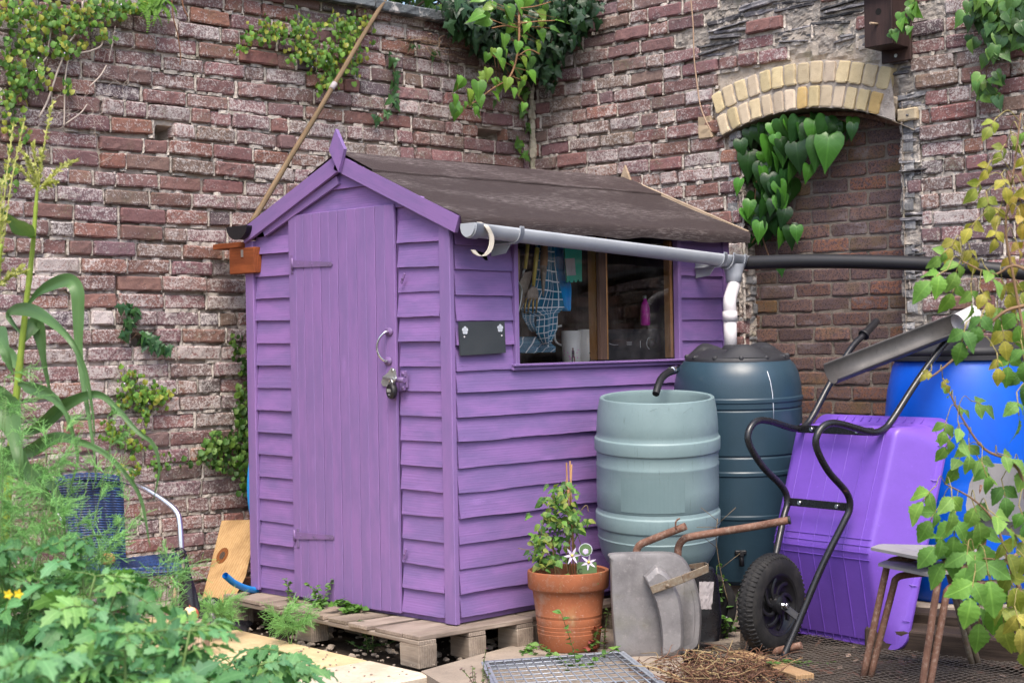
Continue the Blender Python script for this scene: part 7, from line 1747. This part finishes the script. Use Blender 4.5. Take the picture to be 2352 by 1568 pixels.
# ------------------------------------------------------------------ clematis in the pot
rng.seed(71)
cl = thing('clematis', 'young clematis climbing bamboo canes in the terracotta pot, with two pale flowers', 'clematis', (PX, PY, PZ+.30))
cz = 6.98
for (x0, y0, x1, y1) in ((1312, 1345, 1301, 1062), (1318, 1345, 1309, 1058), (1304, 1345, 1313, 1066), (1327, 1348, 1306, 1120), (1278, 1345, 1268, 1235)):
    m = MB(); m.tube([hd(x0, y0, cz+rng.uniform(.02, .08)), hd(x1, y1, cz+.06)], .0035, 8); m.build('bamboo_cane', M['cane'], cl)
m = MB(); ms_ = MB(); ms_.col = (.22, .16, .08, 1)
CLP = [(1290, 1120, 24, 14, 14), (1270, 1145, 28, 14, 16), (1300, 1165, 30, 16, 20), (1255, 1185, 26, 14, 14), (1290, 1205, 36, 16, 22), (1320, 1190, 20, 16, 12), (1240, 1235, 24, 14, 14), (1280, 1240, 34, 18, 22), (1235, 1270, 20, 14, 12), (1265, 1280, 24, 16, 18), (1245, 1295, 16, 10, 8), (1330, 1215, 16, 12, 8), (1345, 1195, 14, 8, 5), (1300, 1135, 20, 12, 10), (1290, 1325, 26, 8, 14), (1260, 1330, 18, 6, 8), (1350, 1325, 22, 6, 8)]
G_CL = [(.075, .18, .035), (.11, .24, .045), (.05, .12, .03), (.17, .28, .05), (.24, .29, .06)]
for (x, y, rx, ry, n_) in CLP:
    for k in range(int(n_*2.0)):
        p = hd(rng.gauss(x, rx*.6), rng.gauss(y, ry*.6), cz+rng.uniform(-.06, .16)); leaf(m, p, RT*rng.gauss(0, .8)+V(0, 0, -.35)+FW*rng.gauss(-.2, .4), -FW*.5+UP*.7+rv3(.3), rng.uniform(.024, .046), T_OVATE, vary(rng.choice(G_CL)), droop=.25, wid=.9)
for pts in ([(1312, 1340), (1300, 1280), (1315, 1220), (1298, 1160), (1300, 1100)], [(1300, 1340), (1270, 1290), (1245, 1240), (1250, 1190), (1275, 1150)], [(1320, 1330), (1335, 1260), (1320, 1200), (1345, 1160), (1352, 1175)], [(1265, 1280), (1240, 1255), (1215, 1262), (1190, 1258)]): ms_.tube(catmull([hd(x, y, cz+.03) for x, y in pts], 5), .0016, 5)
ms_.build('stem', M['stem'], cl); m.build('foliage', M['leaf'], cl)
for (x, y, r) in ((1314, 1275, .042), (1352, 1290, .038)):
    m = MB(); c = hd(x, y, cz-.09)
    for q in range(6): a = 2*math.pi*q/6+.3+x; leaf(m, c, RT*math.cos(a)+UP*math.sin(a)-FW*.3, -FW+rv3(.2), r, T_OVATE, (1, 1, 1, 1), wid=.38, droop=rng.uniform(-.25, .2))
    m.mi = 1; m.smooth = True; m.lathe([(0, .012), (.005, .010), (.007, .003), (.004, 0)], c, -FW, 12); m.build('flower', [M['petal'], M['gold']], cl)
t = thing('plant_label', 'glossy plant label with a round flower picture stuck in the flower pot', 'plant label', hd(1342, 1340, cz-.03))
m = MB(); m.disc(hd(1345, 1262, cz-.02), -FW, .030, 28, r2=.029, th=.001); m.build('label_rim', M['whitepaint'], t)
m = MB(); m.disc(hd(1345, 1262, cz-.0225), -FW, .027, 28, r2=.026); m.build('flower_picture', M['labelgreen'], t)
m = MB(); q = [hd(1324, 1290, cz-.02), hd(1370, 1290, cz-.02), hd(1372, 1338, cz-.02), hd(1328, 1338, cz-.02)]; m.prism(q[::-1], FW*.001); m.build('label_foot', M['labelgreen'], t)
m = MB(); q = [hd(1326, 1320, cz-.022), hd(1371, 1320, cz-.022), hd(1372, 1338, cz-.022), hd(1328, 1338, cz-.022)]; m.prism(q[::-1], FW*.001); m.build('blue_band', M['labelblue'], t)
text('lettering', 'h&Joy', .026, hd(1340, 1333, cz-.026), RT, M['lettering'], t); text('lettering', 'C', .03, hd(1327, 1316, cz-.026), RT, M['lettering'], t)
for k in range(5):
    a = k*1.256; m = MB(); leaf(m, hd(1345, 1266, cz-.024), RT*math.cos(a)+UP*math.sin(a), -FW, .02, T_OVATE, (1, 1, 1, 1)); m.build('petal', M['petal'], t)

# ------------------------------------------------------------------ raspberry canes at the right
def raspberry(label, dep, canes, lvs, cols, seed):
    rng.seed(seed); b = hd(canes[0][0][0], canes[0][0][1], dep); t = thing('raspberry_cane', label, 'raspberry', (b.x, b.y, GZ), 'raspberry canes'); m = MB(); m2 = MB(); ms_ = MB(); m.col = (.26, .16, .09, 1); ms_.col = (.30, .26, .10, 1); cp_ = []
    for cn in canes:
        pts = catmull([hd(x, y, dep+dd) for x, y, dd in cn], 6); cp_ += pts; m = MB(); m.col = (.26, .16, .09, 1); m.tube(pts, .005, 7, rr=[lerp(.0065, .0025, i/(len(pts)-1)) for i in range(len(pts))]); m.build('cane', M['stem'], t)
    for (x, y, L, dx, dy, ci) in lvs:
        p = hd(x, y, dep+rng.uniform(-.15, .15)); d = (RT*dx-UP*dy-FW*rng.uniform(.0, .35)).normalized(); q = min(cp_, key=lambda z: (z-p).length); m2.mi = 1; m2.col = (.30, .26, .10, 1); m2.tube(catmull([q, q.lerp(p, .5)+V(0, 0, .03), p], 4), .0016, 5); m2.mi = 0
        compound(m2, m2, p, d, L*dep/F*(.42 if seed == 81 else .46)*rng.uniform(.8, 1.15), -FW*.75+UP*.55+rv3(.35), T_RASP, [cols[ci]], 1, droop=.3, lf=1.2, wid=.95)
    m2.build('foliage', [M['leaf'], M['stem']], t); return t
YE = (.37, .34, .06); YG = (.26, .31, .055); GR = (.15, .32, .06); LG = (.20, .36, .075); DG = (.09, .21, .045); OR = (.42, .31, .06)
CO = [YE, YG, GR, LG, DG, OR]
raspberry('tall raspberry cane with yellowing autumn leaves at the right edge', 5.2, [[(2400, 1150, 0), (2375, 900, 0), (2330, 650, 0), (2310, 520, 0), (2330, 380, 0), (2345, 260, 0)], [(2390, 640, 0), (2330, 610, 0), (2280, 630, 0), (2210, 600, 0)], [(2360, 700, 0), (2300, 720, 0), (2230, 790, 0), (2160, 850, 0), (2130, 870, 0)]],
 [(2290, 270, 60, -.6, .5, 1), (2320, 300, 60, .3, .6, 1), (2350, 290, 60, .2, .6, 3), (2310, 330, 56, -.6, .6, 1), (2345, 350, 70, .2, .7, 0), (2260, 410, 60, -.8, .6, 1), (2300, 400, 66, .2, .7, 0), (2330, 430, 70, .3, .7, 5), (2265, 440, 56, .1, .8, 1), (2300, 470, 60, -.4, .6, 0), (2340, 480, 70, .1, .8, 5), (2250, 500, 70, -.7, .5, 0), (2290, 520, 60, -.2, .8, 0), (2330, 545, 60, .3, .6, 5), (2200, 540, 70, -.5, .6, 0), (2225, 560, 70, .2, .8, 0), (2180, 570, 70, -.8, .4, 3), (2210, 590, 70, -.4, .6, 3), (2175, 620, 84, -.9, .3, 2), (2205, 640, 80, -.6, .7, 3), (2230, 650, 80, .0, .8, 3), (2260, 610, 80, .3, .4, 3), (2250, 660, 70, .4, .7, 0), (2300, 640, 70, .3, .6, 0), (2330, 640, 70, .4, .6, 1), (2290, 690, 80, .0, .8, 3), (2330, 700, 86, .1, .8, 2), (2260, 710, 70, -.4, .8, 4), (2220, 740, 76, -.3, .8, 4), (2300, 745, 80, .1, .8, 0), (2345, 780, 90, .1, .8, 4), (2320, 800, 80, -.2, .8, 2), (2290, 810, 76, .0, .9, 0), (2340, 840, 90, .2, .8, 4), (2335, 900, 100, .0, .9, 2), (2345, 420, 60, .2, .6, 0), (2275, 370, 50, -.5, .6, 0), (2315, 580, 60, .2, .7, 5), (2140, 850, 40, -.8, .3, 0), (2165, 868, 36, .3, .5, 0)], CO, 81)
raspberry('low raspberry cane with light green leaves in front of the grey chairs', 5.4, [[(2420, 1500, 0), (2330, 1330, 0), (2290, 1210, 0), (2240, 1150, 0), (2170, 1110, 0)], [(2380, 1250, 0), (2340, 1080, 0), (2260, 1030, 0), (2210, 960, 0), (2180, 900, 0)], [(2330, 1330, 0), (2310, 1290, 0), (2240, 1280, 0)]],
 [(2185, 910, 34, -.3, -.6, 3), (2195, 930, 46, .6, .2, 3), (2175, 960, 56, -.4, .9, 3), (2200, 965, 60, .2, .9, 3), (2230, 920, 60, .7, .1, 3), (2190, 1000, 66, -.6, .6, 3), (2225, 1005, 76, .0, .9, 3), (2240, 1040, 70, .3, .5, 3), (2210, 1040, 60, -.6, .8, 3), (2255, 1060, 70, .3, .8, 2), (2290, 1040, 66, .7, .1, 3), (2150, 1115, 90, -.7, .5, 3), (2185, 1120, 96, .0, .9, 3), (2230, 1140, 96, .3, .8, 3), (2160, 1160, 86, -.7, .6, 2), (2195, 1170, 90, -.1, .9, 2), (2240, 1190, 96, .2, .8, 2), (2270, 1170, 80, .6, .4, 3), (2180, 1220, 100, -.8, .5, 2), (2225, 1240, 110, -.2, .9, 2), (2260, 1260, 110, .1, .9, 2), (2290, 1230, 90, .5, .6, 1), (2320, 1210, 80, .4, .6, 1), (2240, 1310, 120, -.3, .9, 2), (2275, 1320, 110, .1, .9, 2), (2310, 1300, 100, .3, .8, 1), (2340, 1330, 100, .2, .8, 1), (2300, 1370, 90, .0, .9, 1), (2250, 1370, 100, -.1, .9, 2), (2330, 1390, 100, .2, .9, 0), (2335, 1260, 80, .4, .4, 1), (2340, 1160, 80, .3, .7, 4), (2300, 1100, 90, .1, .8, 4), (2340, 1060, 80, .4, .6, 3), (2200, 1260, 80, -.8, .4, 2), (2345, 1440, 90, .1, .9, 1)], CO, 82)
# ------------------------------------------------------------------ light, sky, camera
EL, AZ = R(58), None
w = bpy.data.worlds.new('World'); sc.world = w; w.use_nodes = True
nt = w.node_tree; bg = nt.nodes['Background']; sky = nt.nodes.new('ShaderNodeTexSky'); sky.sky_type = 'NISHITA'; sky.sun_disc = False
sd = (-FW*.75+RT*.03); sd.z = 0; sd.normalize()        # direction towards the sun, behind the camera
sky.sun_elevation = EL; sky.sun_rotation = math.atan2(sd.x, sd.y); sky.air_density = 1.0; sky.dust_density = 4.0; sky.ozone_density = 1.0
nt.links.new(sky.outputs[0], bg.inputs[0]); bg.inputs[1].default_value = .13
L = bpy.data.lights.new('sun', 'SUN'); L.energy = 1.5; L.angle = R(30); L.color = (1, .92, .82)
lo = bpy.data.objects.new('sun', L); C.objects.link(lo)
dirn = -(sd*math.cos(EL)+UP*math.sin(EL)); lo.rotation_euler = dirn.to_track_quat('-Z', 'Y').to_euler()
cam = bpy.data.cameras.new('camera'); co = bpy.data.objects.new('camera', cam); C.objects.link(co); sc.camera = co
a, b = math.cos(ROLL), math.sin(ROLL)
xr = RT*a-UP*b; yu = RT*b+UP*a; zb_ = -FW
mx = Matrix((xr, yu, zb_)).transposed().to_4x4(); mx.translation = CAM; co.matrix_world = mx
cam.sensor_width = 36; cam.lens = F/2352*36; cam.clip_end = 300; cam.clip_start = .05
cam.dof.use_dof = True; cam.dof.focus_distance = 7.4; cam.dof.aperture_fstop = 4.5
sc.view_settings.view_transform = 'Standard'; sc.view_settings.look = 'None'; sc.view_settings.exposure = 1.26; sc.view_settings.gamma = 1
sc.cycles.max_bounces = 6; sc.cycles.transparent_max_bounces = 12; sc.cycles.use_denoising = True
